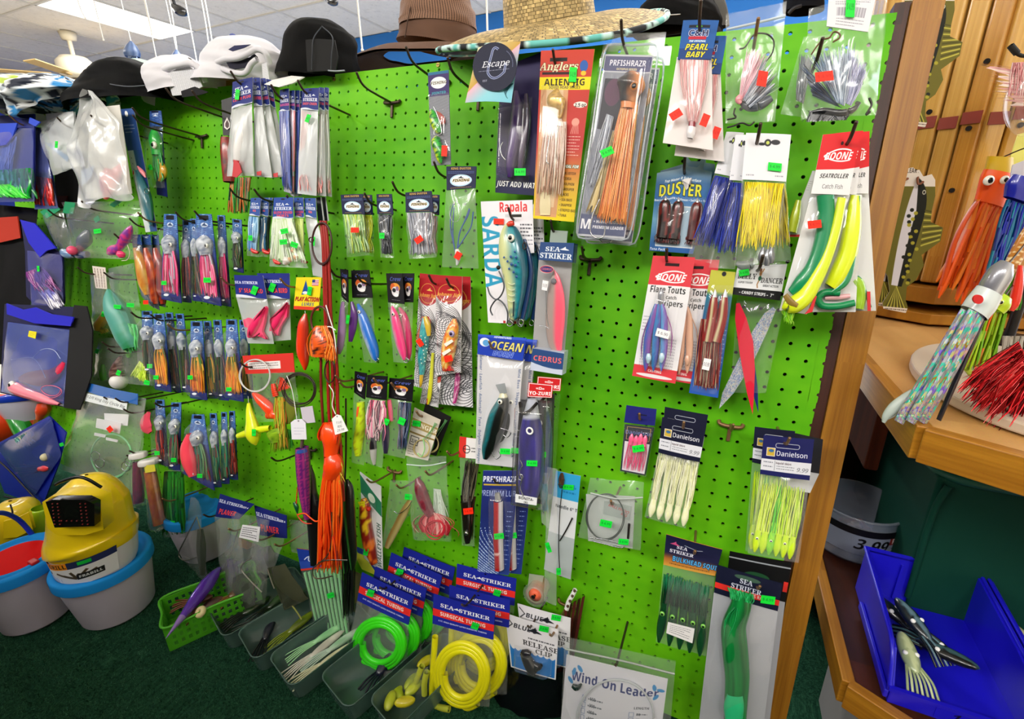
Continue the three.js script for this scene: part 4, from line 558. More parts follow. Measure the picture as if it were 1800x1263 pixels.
ART.glow=[140,60,(x,w,h)=>{fill(x,'#1c3a9c',0,0,w,h);fill(x,'#2a4cae',0,34,w,20);x.strokeStyle='#dfe6fa';x.lineWidth=3;x.beginPath();x.moveTo(20,30);x.quadraticCurveTo(40,14,60,22);x.stroke();txt(x,'GLOW STICK',84,28,18,'#eaf0ff',{f:'italic bold'});fill(x,'#d83c30',0,54,w,6);}];
ART.walleye=[70,240,(x,w,h)=>{fill(x,'#e2e4e4',0,0,w,h);x.fillStyle='#2a7c58';x.beginPath();x.moveTo(0,6);x.lineTo(w,44);x.lineTo(w,84);x.lineTo(0,56);x.fill();dot(x,'#d8ead8',38,50,12);txt(x,'WALLEYE FISH',w-12,168,18,'#3c5c50',{rot:-90});}];
ART.stinger=[80,140,(x,w,h)=>{fill(x,'#d8d2c4',0,0,w,h);fill(x,'#c8c0b0',0,0,w,26);fill(x,'#a8925c',0,28,w,26);txt(x,'STINGER',w / 2,41,19,'#f4eede',{f:'bold',ff:'serif',sx:0.9});fill(x,'#8a7440',0,66,w,5);x.strokeStyle='#2a2a2a';x.lineWidth=2;x.strokeRect(8,78,26,24);txt(x,'2/0',21,90,15,'#1a1a1a',{ff:'serif'});lines(x,'#8a8474',4,6,110,24,7,2);}];
ART.redwhite=[60,60,(x,w,h)=>{fill(x,'#ece8e6',0,0,w,h);fill(x,'#d8342c',0,0,24,h);x.strokeStyle='#2a2a2a';x.lineWidth=2;x.beginPath();x.arc(26,34,11,0,7);x.moveTo(15,34);x.lineTo(37,34);x.stroke();lines(x,'#5a5a5a',2,42,30,16,9,3);}];
ART.ocean=[140,66,(x,w,h)=>{fill(x,'#1b3cb0',0,0,w,h);fill(x,'#3458cc',0,0,w,8);txt(x,'ADVENTURES',74,5,8,'#e6ecfa');dot(x,'#e8ecf4',22,24,16,14);dot(x,'#5aa0d8',26,26,10,10);txt(x,'OCEAN',84,30,34,'#e6d878',{f:'italic bold',sx:0.84,st:'#16245c',lw:4});txt(x,'BORN',78,54,22,'#2c4cc0',{f:'italic bold',st:'#a8b8e8',lw:2});}];
ART.oceanBack=[130,300,(x,w,h)=>{fill(x,'#d9d8dc',0,0,w,h);txt(x,'Calamar · Leerfish · Ambertail · Tuna · Dolphin · Snapper',10,h / 2,11,'#3c5488',{rot:90,sx:1.0});txt(x,'Mini Bass · Skipper · Mackerel · Bonito · Jack',w-10,h / 2,11,'#3c5488',{rot:90,sx:1.05});}];
ART.cedTop=[90,56,(x,w,h)=>{fill(x,'#28487e',0,0,w,h);txt(x,'SEA',36,20,20,'#eef2f6',{ff:'serif'});shark(x,'#eef2f6',66,20,0.9);txt(x,'STRIKER',w / 2,41,21,'#eef2f6',{ff:'serif',sx:0.9});}];
ART.cedBot=[90,66,(x,w,h)=>{fill(x,'#c4cce0',0,0,w,h);x.fillStyle='#28487e';x.beginPath();x.moveTo(0,0);x.lineTo(w,6);x.lineTo(w,50);x.quadraticCurveTo(w*0.5,56,0,40);x.fill();txt(x,'CEDRUS',w / 2,28,22,'#f06a6c',{sx:0.96});}];
ART.cedLogo=[60,34,(x,w,h)=>{fill(x,'#d0d4dc',0,0,w,h);dot(x,'#d84848',30,17,29,15);dot(x,'#1f2f70',30,17,26,12);txt(x,'CEDRUS',30,17,12,'#e87880');}];
ART.yozuri=[70,50,(x,w,h)=>{fill(x,'#cf2226',0,0,w,h);x.strokeStyle='#fff';x.lineWidth=2;x.strokeRect(3,3,w-6,h-6);txt(x,'YO-ZURI',w / 2,34,18,'#fff',{sx:0.86});txt(x,'«Ω»',w / 2,16,13,'#fff');}];
ART.bonita=[76,28,(x,w,h)=>{fill(x,'#eceef0',0,0,w,h);txt(x,'BONITA-',38,9,13,'#101010');txt(x,'(6)',38,22,11,'#101010');}];
ART.razrBlue=[90,260,(x,w,h)=>{const g=x.createLinearGradient(0,0,0,h);g.addColorStop(0,'#24307c');g.addColorStop(0.4,'#1c2868');g.addColorStop(1,'#28408c');x.fillStyle=g;x.fillRect(0,0,w,h);for(let i=0;i<500;i++){x.fillStyle=i%3?'#c8d8f0':'#6a8cc8';const yy=130+130*Math.sqrt((i*0.6180339)%1);x.fillRect(((i*53)%60),yy,2,3);}txt(x,'PRFISHRAZR',w / 2,20,20,'#f0f2fa',{sx:0.74});fill(x,'#c8a83c',4,33,w-8,4);txt(x,'PREMIUM LURE',w / 2,56,19,'#b8c4e8',{f:'normal',sx:0.74});lines(x,'#8a9cd0',12,70,100,14,12,2);}];
ART.tipBlue=[60,200,(x,w,h)=>{fill(x,'#dfe2e6',0,0,w,h);fill(x,'#34a4dc',0,0,w,50);lines(x,'#187ab0',2,24,26,28,10,3);txt(x,'Needle 6" T',34,66,9,'#3c4048');fill(x,'#aeb8ba',0,120,w,80);}];
ART.ballyhoo=[120,70,(x,w,h)=>{fill(x,'#9aa4a0',0,0,w,h);txt(x,'BALLYHOO',66,24,19,'#c0282c',{f:'italic',rot:12});txt(x,'RIG',92,48,18,'#c0282c',{f:'italic',rot:12});}];
ART.sarda=[130,290,(x,w,h)=>{fill(x,'#edeaf0',0,0,w,h);txt(x,'SARDA',26,118,62,'#2c9cc4',{rot:88,sx:0.86});txt(x,'Rapala',82,17,27,'#e02c30',{sx:0.8,sy:1.1});fill(x,'#d0d4d8',62,32,40,7);fill(x,'#2a2420',76,33,26,6);lines(x,'#4a4a52',4,98,56,28,8,3);lines(x,'#7a7a84',3,104,90,22,9,2);fill(x,'#c02c2c',50,280,6,6);lines(x,'#5a5a64',1,60,283,24,5,2);}];
ART.action=[110,130,(x,w,h)=>{fill(x,'#f0d81c',0,0,w,h);fill(x,'#dc3c24',0,116,w,14);fill(x,'#e8e8f0',72,10,28,22);for(let i=0;i<4;i++)fill(x,'#c83040',72,13+i*6,28,3);fill(x,'#283c88',72,10,12,11);x.fillStyle='#1c4c9c';x.beginPath();x.moveTo(44,12);x.quadraticCurveTo(52,34,58,50);x.quadraticCurveTo(50,72,30,70);x.quadraticCurveTo(36,46,44,12);x.fill();x.fillStyle='#e4e8f0';x.beginPath();x.ellipse(46,62,12,6,0,0,7);x.fill();txt(x,'PLAY ACTION',w / 2,88,22,'#c81c24',{f:'italic bold',st:'#5c0c10',lw:2,sx:0.74});txt(x,'LURES',w*0.54,106,18,'#183c9c',{f:'italic bold'});}];
ART.crew=[90,130,(x,w,h)=>{fill(x,'#0c0a10',0,0,w,h);txt(x,'Crew',48,26,24,'#4a5ab0',{f:'italic bold'});dot(x,'#e09030',46,62,26,20);dot(x,'#c85a24',34,58,12,14);dot(x,'#d8d4d8',46,80,20,22);dot(x,'#1a1a20',40,74,10,9);dot(x,'#8a6a90',58,66,8,10);dot(x,'#f4f0ee',50,94,12,8);lines(x,'#8a8a94',1,24,116,44,6,2);}];
const johnny=(x,w,h)=>{fill(x,'#e8e6e9',0,0,w,h);x.strokeStyle='#26262c';x.lineWidth=1.8;for(let k=0;k<4;k++){const cx=[0.15,0.9,0.2,0.95][k]*w,cy=[0.42,0.55,0.78,0.86][k]*h;for(let r=1;r<13;r++){x.beginPath();for(let a=0;a<=40;a++){const t=a / 40*6.2832,R=r*9*(1+0.35*Math.sin(2*t+k)+0.16*Math.sin(3*t+r*0.3));const X=cx+Math.cos(t)*R*0.8,Y=cy+Math.sin(t)*R;a?x.lineTo(X,Y):x.moveTo(X,Y);}x.stroke();}}fill(x,'#b01c24',0,0,w,h*0.17);x.fillStyle='#b01c24';x.beginPath();x.ellipse(w / 2,h*0.17,w*0.5,h*0.1,0,0,7);x.fill();x.strokeStyle='#e0b04a';x.lineWidth=2;x.beginPath();x.ellipse(w / 2,h*0.165,w*0.4,w*0.4,0,0,7);x.stroke();txt(x,'Johnny Jigs',w / 2,h*0.18,20,'#e8b850',{f:'italic bold',ff:'serif',sx:0.82});shark(x,'#e8b850',w / 2+8,h*0.135,1.2);};
ART.johnny=[100,480,johnny];
ART.blue=[70,130,(x,w,h)=>{fill(x,'#2c4c92',0,0,w,h);for(let i=0;i<70;i++){x.fillStyle=['#3c66b0','#20407c','#5a86c4'][i%3];x.fillRect((i*31)%w,30+(i*47)%100,16,3);}fill(x,'#101018',14,3,42,12);txt(x,'LURE',w / 2,26,15,'#dfe6f0',{f:'italic bold'});shark(x,'#e8eef4',w / 2,42,1.2);}];
ART.bluetall=[80,300,(x,w,h)=>{const g=x.createLinearGradient(0,0,0,h);g.addColorStop(0,'#3a66ac');g.addColorStop(0.3,'#3c62a4');g.addColorStop(0.55,'#23328c');g.addColorStop(1,'#1c2474');x.fillStyle=g;x.fillRect(0,0,w,h);for(let i=0;i<160;i++){x.fillStyle=['#4a7cc0','#2c4c98','#7aa4d4'][i%3];x.fillRect((i*31)%w,(i*47)%120,14,3);}fill(x,'#0c0c14',16,5,48,14);dot(x,'#c8d4e4',w / 2,36,18,8);shark(x,'#28406c',w / 2,36,1);}];
ART.redcard=[180,60,(x,w,h)=>{fill(x,'#d8352c',0,0,w,h);fill(x,'#eae4e2',14,22,118,24);lines(x,'#5a4a4a',3,20,28,104,7,2);}];
ART.mustad=[120,330,(x,w,h)=>{const g=x.createLinearGradient(0,0,w,0);g.addColorStop(0,'#d8dcdc');g.addColorStop(0.42,'#c4d4d4');g.addColorStop(0.5,'#2a5a7c');g.addColorStop(1,'#223c84');x.fillStyle=g;x.fillRect(0,0,w,h);fill(x,'#2c4f90',0,0,w,110);dot(x,'#fff',60,14,12,8);lines(x,'#b8c4dc',3,20,44,80,9,2);for(let i=0;i<12;i++)dot(x,'#2a3440',24,130+i*15,2,2);}];
ART.tag1=[70,100,(x,w,h)=>{fill(x,'#e4e2ea',0,0,w,h);dot(x,'#8a8488',w / 2,10,4);lines(x,'#a8a8bc',3,12,44,46,14,2);}];
ART.tag2=[90,110,(x,w,h)=>{fill(x,'#f2f0ee',0,0,w,h);dot(x,'#8a8488',w / 2,12,4);['11/0','RIG','29.99'].forEach((s,i)=>txt(x,s,w / 2,44+i*21,18,'#2a2a32',{f:'italic'}));}];
ART.handLabel=[200,40,(x,w,h)=>{fill(x,'#e9efee',0,0,w,h);txt(x,'12/0 King Day Circle Rig',w / 2,h / 2,17,'#1c2024',{f:'italic',rot:3});}];
ART.noteCard=[50,100,(x,w,h)=>{fill(x,'#e4d8cc',0,0,w,h);for(let i=0;i<4;i++){x.save();x.translate(8+i*11,h-6);x.rotate(-Math.PI / 2);lines(x,'#8a7468',1,0,0,84,5,4);x.restore();}}];
ART.whiteLab=[90,60,(x,w,h)=>{fill(x,'#eeecee',0,0,w,h);lines(x,'#5a5a66',5,10,12,68,9,2);}];
ART.fitLab=[100,60,(x,w,h)=>{fill(x,'#efeef2',0,0,w,h);lines(x,'#3a3a42',5,8,12,80,9,3);}];

// ---------- packages on the board, centre and right ----------
const ctr=(p)=>[(p[0]+p[2]) / 2,(p[1]+p[3]) / 2];
function pack(name,label,z,h,look,b,o={}){ // header card over a film bag
const c=ctr(h),g=thing(name,label,o.cat??'lure package',BOARD,c[0],c[1],z,o.group);
if(look)card(g,'header_card',h,0.003,look,{bend:o.bend??0.0012,t:0.0014,dzb:o.hb??0.004});
if(b)pouch(g,b,o.bz??0.001,{puff:o.puff??0.007,mat:o.mat??FILM,dzb:o.bdz??o.bz??0.001,wr:o.wr});
return g;
}
const grad2=(a,b)=>{const A=rgb(a),B=rgb(b);return(t)=>mix(A,B,t);};
function jhook(g,pts,r=0.0011,dz=0.004,m=STEEL,name='fish_hook'){return tube(g,name,pts,r,m,{dz,n:30});}
function squid(g,x0,y0,x1,y1,w,cols,o={}){ // soft squid skirt: head at (x0,y0), legs towards (x1,y1)
const L=Math.hypot(x1-x0,y1-y0),ux=(x1-x0) / L,uy=(y1-y0) / L,h=o.head??0.4,P=(t,s)=>[x0+ux*L*t+ -uy*s,y0+uy*L*t+ux*s];
const a=P(0,0),b=P(h*0.45,0),c=P(h,0);
body(g,'squid_head',[[...a,w*0.25],[...P(h*0.2,0),w*0.75],[...b,w],[...P(h*0.75,0),w*0.85],[...c,w*0.8]],o.col??((t,s)=>mix(rgb(cols[0]),rgb(cols[1]??cols[0]),clamp(0.5+0.8*nz(t*6,s*2,x0)))),{dz:o.dz??0,mat:o.mat,n:12,seg:12});
const l0=P(h*0.9,-w*0.75),l1=P(h*0.9,w*0.75),m0=P(1,-w*(o.spread??1.2)),m1=P(1,w*(o.spread??1.2));
strands(g,'tentacles',o.n??9,[...l0,...l1],[...m0,...m1],cols,{w:o.w??Math.max(1.5,w*0.32),dz:o.dz??0,wig:o.wig??2.5,mat:o.mat,depth:0.004,tip:o.tip});
if(o.eye){const e=P(h*0.6,o.es??0);eye(g,e[0],e[1],w*0.38,(o.dz??0)+(o.ez??0.006));}
}
const fishCol=(back,belly,stripe)=>(t,s,f)=>{let c=mix(rgb(back),rgb(belly),sst(-0.2,0.5,-s));if(stripe&&f>0&&nz(t*14,s*1.5,3)>0.15)c=mix(c,rgb(stripe),0.8);return c;};

{ // hook-print card with a round dark sticker
const g=thing('display_card','small square pastel card with a round navy hook sticker under the straw hat','card',BOARD,868,120,0.13);
card(g,'backing_card',[838,81,913,70,898,180,817,180],0,'escape',{bend:0.006,t:0.0006});
const o=outline(g,'round_sticker',Array.from({length:40},(_,i)=>{const a=i / 40*6.2832;return[869.5+Math.cos(a)*38.5,117+Math.sin(a)*43];}),0.006,0.0008,'escapeDisc');
}
{let g=thing('lure_package','narrow grey card with a jointed green and yellow fish lure right of a bare hook','lure package',BOARD,770,126,0.09);
card(g,'backing_card',[752,128,788.5,123,792.6,289,758.4,291],0,'jointed');
const jc=(t,s,f)=>nz(t*22,s*2,1)>0.18?rgb('#0c6a28'):mix(rgb('#c8dc28'),rgb('#27b038'),sst(-0.4,0.4,s));
body(g,'front_section',[[758,192,1.5],[761,200,6.5],[765,214,8.5],[769,226,7.5],[772,234,4]],jc,{dz:0.006});body(g,'rear_section',[[769,240,4],[767,250,8],[772,266,8],[773,280,5],[775,287,2]],jc,{dz:0.006});
body(g,'red_fin',[[766,196,2],[774,204,5],[779,214,4],[776,218,2]],plain('#b04038'),{dz:0.004});
jhook(g,[[764,228],[763,236],[770,238],[776,234],[775,222],[768,200],[762,187]],0.0008,0.012);sticker(g,781,265,10,19,3,0.014,R_);
pouch(g,[752,166,789,162,793,289,758,292],0.003,{puff:0.009,single:true,mat:CLEAR});
}
{const g=thing('lure_package','dark purple blister card reading just add water, half behind the red jig card','lure package',BOARD,912,95,0.055);
card(g,'backing_card',[880,120,950,92,945,344,870.5,338],0,'justAdd');
body(g,'dark_lure',[[908,160,4],[910,190,10],[906,240,12],[898,290,10],[897,312,5]],(t,s)=>mix(rgb('#4a2a70'),rgb('#201440'),Math.abs(s)),{dz:0.008});
body(g,'dark_lure',[[925,165,3],[926,210,7],[918,270,8],[914,305,4]],(t,s)=>mix(rgb('#3a1a50'),rgb('#101020'),Math.abs(s)),{dz:0.008});
jhook(g,[[884,250],[880,258],[881,270],[888,280],[892,282]],0.001,0.014);sticker(g,914,302,20,13,0,0.019);
blister(g,[876,182,936,170,930,322,872,318],0.001,0.016);
}
{const g=thing('lure_package','red and yellow blister card holding a gold squid-headed jig with a pearl skirt','lure package',BOARD,998,92,0.085);
card(g,'backing_card',[951,89,1045,86,1008.8,390,937,383.6],0,'alien');
body(g,'squid_head',[[981,155,1],[978,163,8],[977,174,16],[980,186,14],[982,197,8],[981,208,5]],(t,s,f)=>mix(rgb('#e8c070'),rgb('#a87c34'),clamp(0.4+nz(t*14,s*6,2))),{dz:0.006,mat:VCP,ratio:0.5});
strands(g,'pearl_skirt',34,[960,214,996,214],[944,350,990,352],['#f2e2d0','#e6cfc0','#d8b8a4','#f6f0e8','#c89a88'],{w:2.6,dz:0.006,wig:3,ragged:0.2,tip:['#c89878','#b48060','#e4d4b4']});
body(g,'skirt_collar',[[982,206,6],[979,212,16],[978,222,18]],plain('#e8d6c8'),{dz:0.004,ratio:0.3});
jhook(g,[[965,246],[962,268],[961,284],[965,288]],0.0009,0.016);body(g,'paper_insert',[[958,338,8],[958,362,10],[958,378,9]],plain('#e8d8a8'),{dz:0.001,ratio:0.1});
sticker(g,1007,131,13,26,4,0.002);blister(g,[953,150,1000,150,986,378,941,374],0.001,0.017,{k:0.16});
}
{const g=thing('lure_package','large clear clamshell holding an orange skirted octopus lure with round eyes','lure package',BOARD,1112,66,0.105);
card(g,'backing_card',[1064,95,1149,97,1098,420,1014,414],-0.002,'razr');
body(g,'octopus_head',[[1108,128,10],[1110,138,21],[1109,150,25],[1106,164,18],[1104,180,14]],(t,s)=>mix(rgb('#20222c'),rgb('#d8884a'),sst(-0.1,0.5,s+nz(t*5,s,4)*0.4)),{dz:0.008});
eye(g,1115,152,8,0.026,'#b8743c','#3c3c3c');body(g,'neck',[[1106,178,15],[1105,192,14]],plain('#e8863c'),{dz:0.006});
strands(g,'orange_skirt',46,[1092,184,1120,184],[1048,392,1098,400],['#ff9a32','#f58a22','#ffb054','#e87a1c','#f8a848'],{w:3.2,dz:0.008,wig:3,depth:0.007,ragged:0.06});
strands(g,'gold_tinsel',16,[1078,230,1084,240],[1028,376,1050,384],['#b89a50','#8f7a3c','#d0b468'],{w:2,dz:0.005,wig:4});
strands(g,'silver_tinsel',18,[1066,200,1078,205],[1034,330,1050,340],['#9aa2b4','#70788c','#c2c8d4'],{w:2.4,dz:0.004,wig:4});
jhook(g,[[1054,350],[1042,378],[1038,408],[1048,418],[1060,416],[1064,398]],0.0011,0.014);sticker(g,1067,267,23,14,-24,0.03);
part(g,'hang_plate',sheetGeo(quadOf(g,[1080,60,1171,56,1166,92,1068,90],-0.004),0.001),CLEAR);
blister(g,[1061,76,1162,76,1107,426,1006,422],-0.001,0.029,{k:0.1});
part(g,'shell_rim',tubeGeo([g.at(1064,80,0.003),g.at(1158,80,0.003),g.at(1107,420,0.003),g.at(1012,416,0.003)].flatMap((p,i,A)=>[p.clone().lerp(A[(i+1)%4],0.05),p.clone().lerp(A[(i+1)%4],0.5),p.clone().lerp(A[(i+1)%4],0.95)]),0.0016,6,80,true),M('#dfe6ee',0.1,{transmission:0.6,thickness:0}));
again(g,'second orange octopus clamshell tucked directly behind the front one',[0.006,-0.004,-0.034]);
}
{ // pearl lure
const g=pack('lure_package','pink feathered pearl lure on a blue-headed card with two red stickers',0.11,[1201,35,1264,35,1250,104.5,1191,104.5],'pearl',null);
card(g,'white_back',[1190,100,1251,100,1253,264,1165,251],-0.004,'#efe6e4');
strands(g,'pink_hair',70,[1194,104,1246,106],[1210,214,1224,216],['#f6a8a8','#f8c0bc','#fad4d0','#f49a9c','#fff0ee'],{w:1.5,dz:0.003,wig:2,ragged:0.02,bow:4});
body(g,'red_collar',[[1217,214,6.5],[1216,224,6.5]],plain('#8c2030'),{dz:0.004});body(g,'pearl_head',[[1216,223,7.5],[1214,236,7.5],[1213,243,5]],plain('#ece8ea'),{dz:0.004});
pouch(g,[1191,104,1250,104,1254,264,1165,251],0.001,{puff:0.008,single:true});sticker(g,1188,201,22,14,-32,0.013,R_);sticker(g,1239,211,13,22,22,0.013,R_);
again(g,'second blue-headed pearl lure card mostly hidden behind the front one',[0.012,-0.012,-0.02],0.03);
}
{ // feather bags
let g=thing('lure_bag','zip bag of pink and grey feather lures with a red sticker and bent wire','lure bag',BOARD,1332,36,0.10);
strands(g,'pink_hair',44,[1300,172,1304,178],[1312,78,1352,92],['#f4b4c4','#f0c8d4','#f8dce2','#e89aac'],{w:1.6,dz:0.006,wig:2,ragged:0.25});
strands(g,'grey_hair',50,[1306,174,1318,190],[1352,92,1372,150],['#8a94a8','#c4cad8','#5c6478','#3c424c','#dfe4ee'],{w:1.6,dz:0.009,wig:3,ragged:0.3});
body(g,'grey_body',[[1300,178,3],[1314,186,9],[1334,184,10],[1356,172,6]],plain('#565c66'),{dz:0.003});
tube(g,'wire_loop',[[1299,86],[1308,84],[1324,62],[1330,59],[1348,60],[1360,72],[1357,94],[1346,108]],0.001,DARKSTEEL,{dz:0.01});
tube(g,'swivel',[[1292,190],[1290,200],[1294,206],[1284,209],[1278,210]],0.0011,DARKSTEEL,{dz:0.01});jhook(g,[[1278,224],[1290,221],[1304,216],[1318,220],[1326,214]],0.0012,0.001,DARKSTEEL);body(g,'pink_body',[[1302,168,4],[1298,176,6],[1302,182,3]],plain('#f0a0a8'),{dz:0.012});
pouch(g,[1276,26,1383,3,1362,214,1275,217],0,{puff:0.016,wr:0.5,nu:12,nv:16});part(g,'zip_seal',tubeGeo([g.at(1277,52,0.004),g.at(1330,40,0.006),g.at(1381,28,0.004)],0.0016,6),M('#dfe8ec',0.2,{transmission:0.4,thickness:0}));sticker(g,1340,138,17,27,10,0.024,R_);
g=thing('lure_bag','zip bag of pale blue feather jigs with a barcode label and red sticker','lure bag',BOARD,1490,20,0.105);
strands(g,'blue_hair',90,[1470,180,1484,186],[1418,90,1500,74],['#9fb6d0','#5c7ca0','#c6d6e6','#3c5478','#b4c8de','#e4ecf4'],{w:1.7,dz:0.008,wig:4,ragged:0.25,depth:0.008});
strands(g,'lilac_hair',60,[1484,180,1496,186],[1498,76,1528,120],['#b8b8e0','#9a9ccc','#dcdcf2','#8088b4'],{w:1.7,dz:0.006,wig:4,ragged:0.25});
strands(g,'dark_hair',40,[1466,180,1480,190],[1410,110,1424,168],['#2c3c5c','#1c2840','#48608c'],{w:2,dz:0.004,wig:4});
body(g,'dark_head',[[1428,197,3],[1448,195,6],[1478,198,6],[1500,192,5],[1512,180,2]],plain('#15161c'),{dz:0.003});strands(g,'dark_beard',24,[1420,194,1500,196],[1414,216,1490,212],['#14161c','#2a3038'],{w:1.4,dz:0.002,wig:6});
tube(g,'wire_loop',[[1426,96],[1434,84],[1446,70],[1458,66],[1466,56],[1476,60],[1476,66],[1464,74]],0.001,RUST,{dz:0.016});tube(g,'swivel',[[1528,172],[1532,184],[1528,192],[1522,202],[1530,196]],0.0013,DARKSTEEL,{dz:0.008});
pouch(g,[1422,16,1560,-4,1540,202,1408,210],0,{puff:0.02,wr:0.5,nu:12,nv:16});card(g,'barcode_label',[1457,-6,1540,-6,1526,56,1453,46],0.019,'barcode');sticker(g,1449,134,32,17,-7,0.03,R_);sticker(g,1495,12,16,36,4,0.022);
g=thing('lure_bag','older clear bag flaring out left behind the pale blue feather bag','lure bag',BOARD,1440,60,0.07);
strands(g,'grey_hair',30,[1400,176,1412,182],[1408,92,1430,100],['#5c6870','#3c444c','#8a949a'],{w:1.6,dz:0.004});pouch(g,[1412,66,1460,60,1470,214,1372,200],0,{puff:0.012,wr:0.5});
}
{ // blue duster card and feather packs
let g=thing('lure_package','fish-shaped blue card with three dark red rubber skirts','lure package',BOARD,1203,305,0.05);
outline(g,'backing_card',[[1155,304],[1176,300],[1196,296],[1204,282],[1210,292],[1226,294],[1238,281],[1236,298],[1252,302],[1246,345],[1218,446],[1141,440]],0,0.0015,'dusterBlue',{uvq:[1153,300,1252,300,1222,446,1141,440]});
[[1170,1167],[1193,1187],[1226,1220]].forEach(([a,b],i)=>{const y0=354+i*2;body(g,'skirt_head',[[a,y0-6,1],[a,y0,8],[a-1,y0+8,10.5],[b,y0+40,10.5],[b-3,y0+64,11]],(t,s,f)=>nz(t*3,s*16,i)>0.1?rgb('#7c2020'):rgb(i<2?'#1c0c0e':'#4a1216'),{dz:0.006});strands(g,'skirt',16,[b-12,y0+56,b+9,y0+58],[b-15,y0+72,b+6,y0+74],['#4a1014','#1c0a0c','#7c2428'],{w:2,dz:0.006});body(g,'lead_nose',[[a,y0-10,0.6],[a,y0-5,3],[a,y0+1,4]],plain('#b8b8bc'),{dz:0.008,mat:VCP});});
card(g,'torn_label',[1198,316,1216,312,1206,334,1214,326],0.003,'#e4dcdc');pouch(g,[1156,344,1246,348,1230,438,1150,432],0.002,{puff:0.013,single:true,mat:CLEAR});
again(g,'pale fish-shaped card seen just above and behind the blue red-skirt card',[0.002,0.012,-0.02],0.1);
const feather=(label,z,h,b,cols,opt={})=>{const q=pack('feather_package',label,z,h,'whiteHdr',b,{puff:0.012,cat:'lure package'});strands(q,'feather',70,[lerp(b[0],b[2],0.08),lerp(b[1],b[3],0.08)+4,lerp(b[0],b[2],0.92),lerp(b[1],b[3],0.92)+4],[lerp(b[6],b[0],0.2)+(opt.l??2),lerp(b[7],b[1],0.16),lerp(b[4],b[2],0.2)-2,lerp(b[5],b[3],0.16)],cols,{w:3,dz:0.004,wig:5,depth:0.008,ragged:0.2,mat:VCM});return q;};
const bl=['#1c2f9c','#2a44c0','#16247c','#3a58d0','#20308c'];
feather('royal blue feather package fanned furthest left beside the yellow one',0.075,[1277,231,1308,233,1290,311,1256,304],[1256,304,1290,311,1250,463,1208,453],bl);
feather('royal blue feather package directly behind the yellow one',0.095,[1293,236,1318,237,1306,318,1282,316],[1282,316,1306,318,1292,473,1246,470],bl);
feather('dusky yellow feather package peeking out right behind the bright yellow one',0.09,[1330,238,1390,240,1381,318,1322,316],[1330,316,1382,318,1391,460,1330,458],['#c8b820','#a89a1c','#8a7c18','#e0d030']);
g=feather('bright yellow feather package with white header and green sticker',0.115,[1311.6,233,1391,236,1382,319,1304,315],[1304,315,1383,319,1361,461,1291,467],['#fff01c','#f8e410','#ffee40','#ecd008'],{l:4});
for(const[x,y]of[[1340,447],[1348,450],[1355,446]])body(g,'lead_head',[[x+2,y-12,3],[x,y,6.5],[x,y+10,7],[x,y+17,4]],plain('#7c7f84'),{dz:0.006,mat:VCP});
sticker(g,1362,293,24,14,6,0.007);
}
{let g=pack('lure_package','white and black candy strip card with a tiny dancer figure',0.07,[1297,466,1384,464,1371,528,1286,517],'belly',[1296,448,1384,462,1380,472,1297,480],{puff:0.003});sticker(g,1308,479,18,11,-8,0.008);
body(g,'grey_weight',[[1294,462,3],[1304,466,8],[1318,466,8],[1324,462,3]],plain('#8a9490'),{dz:0.004});
}
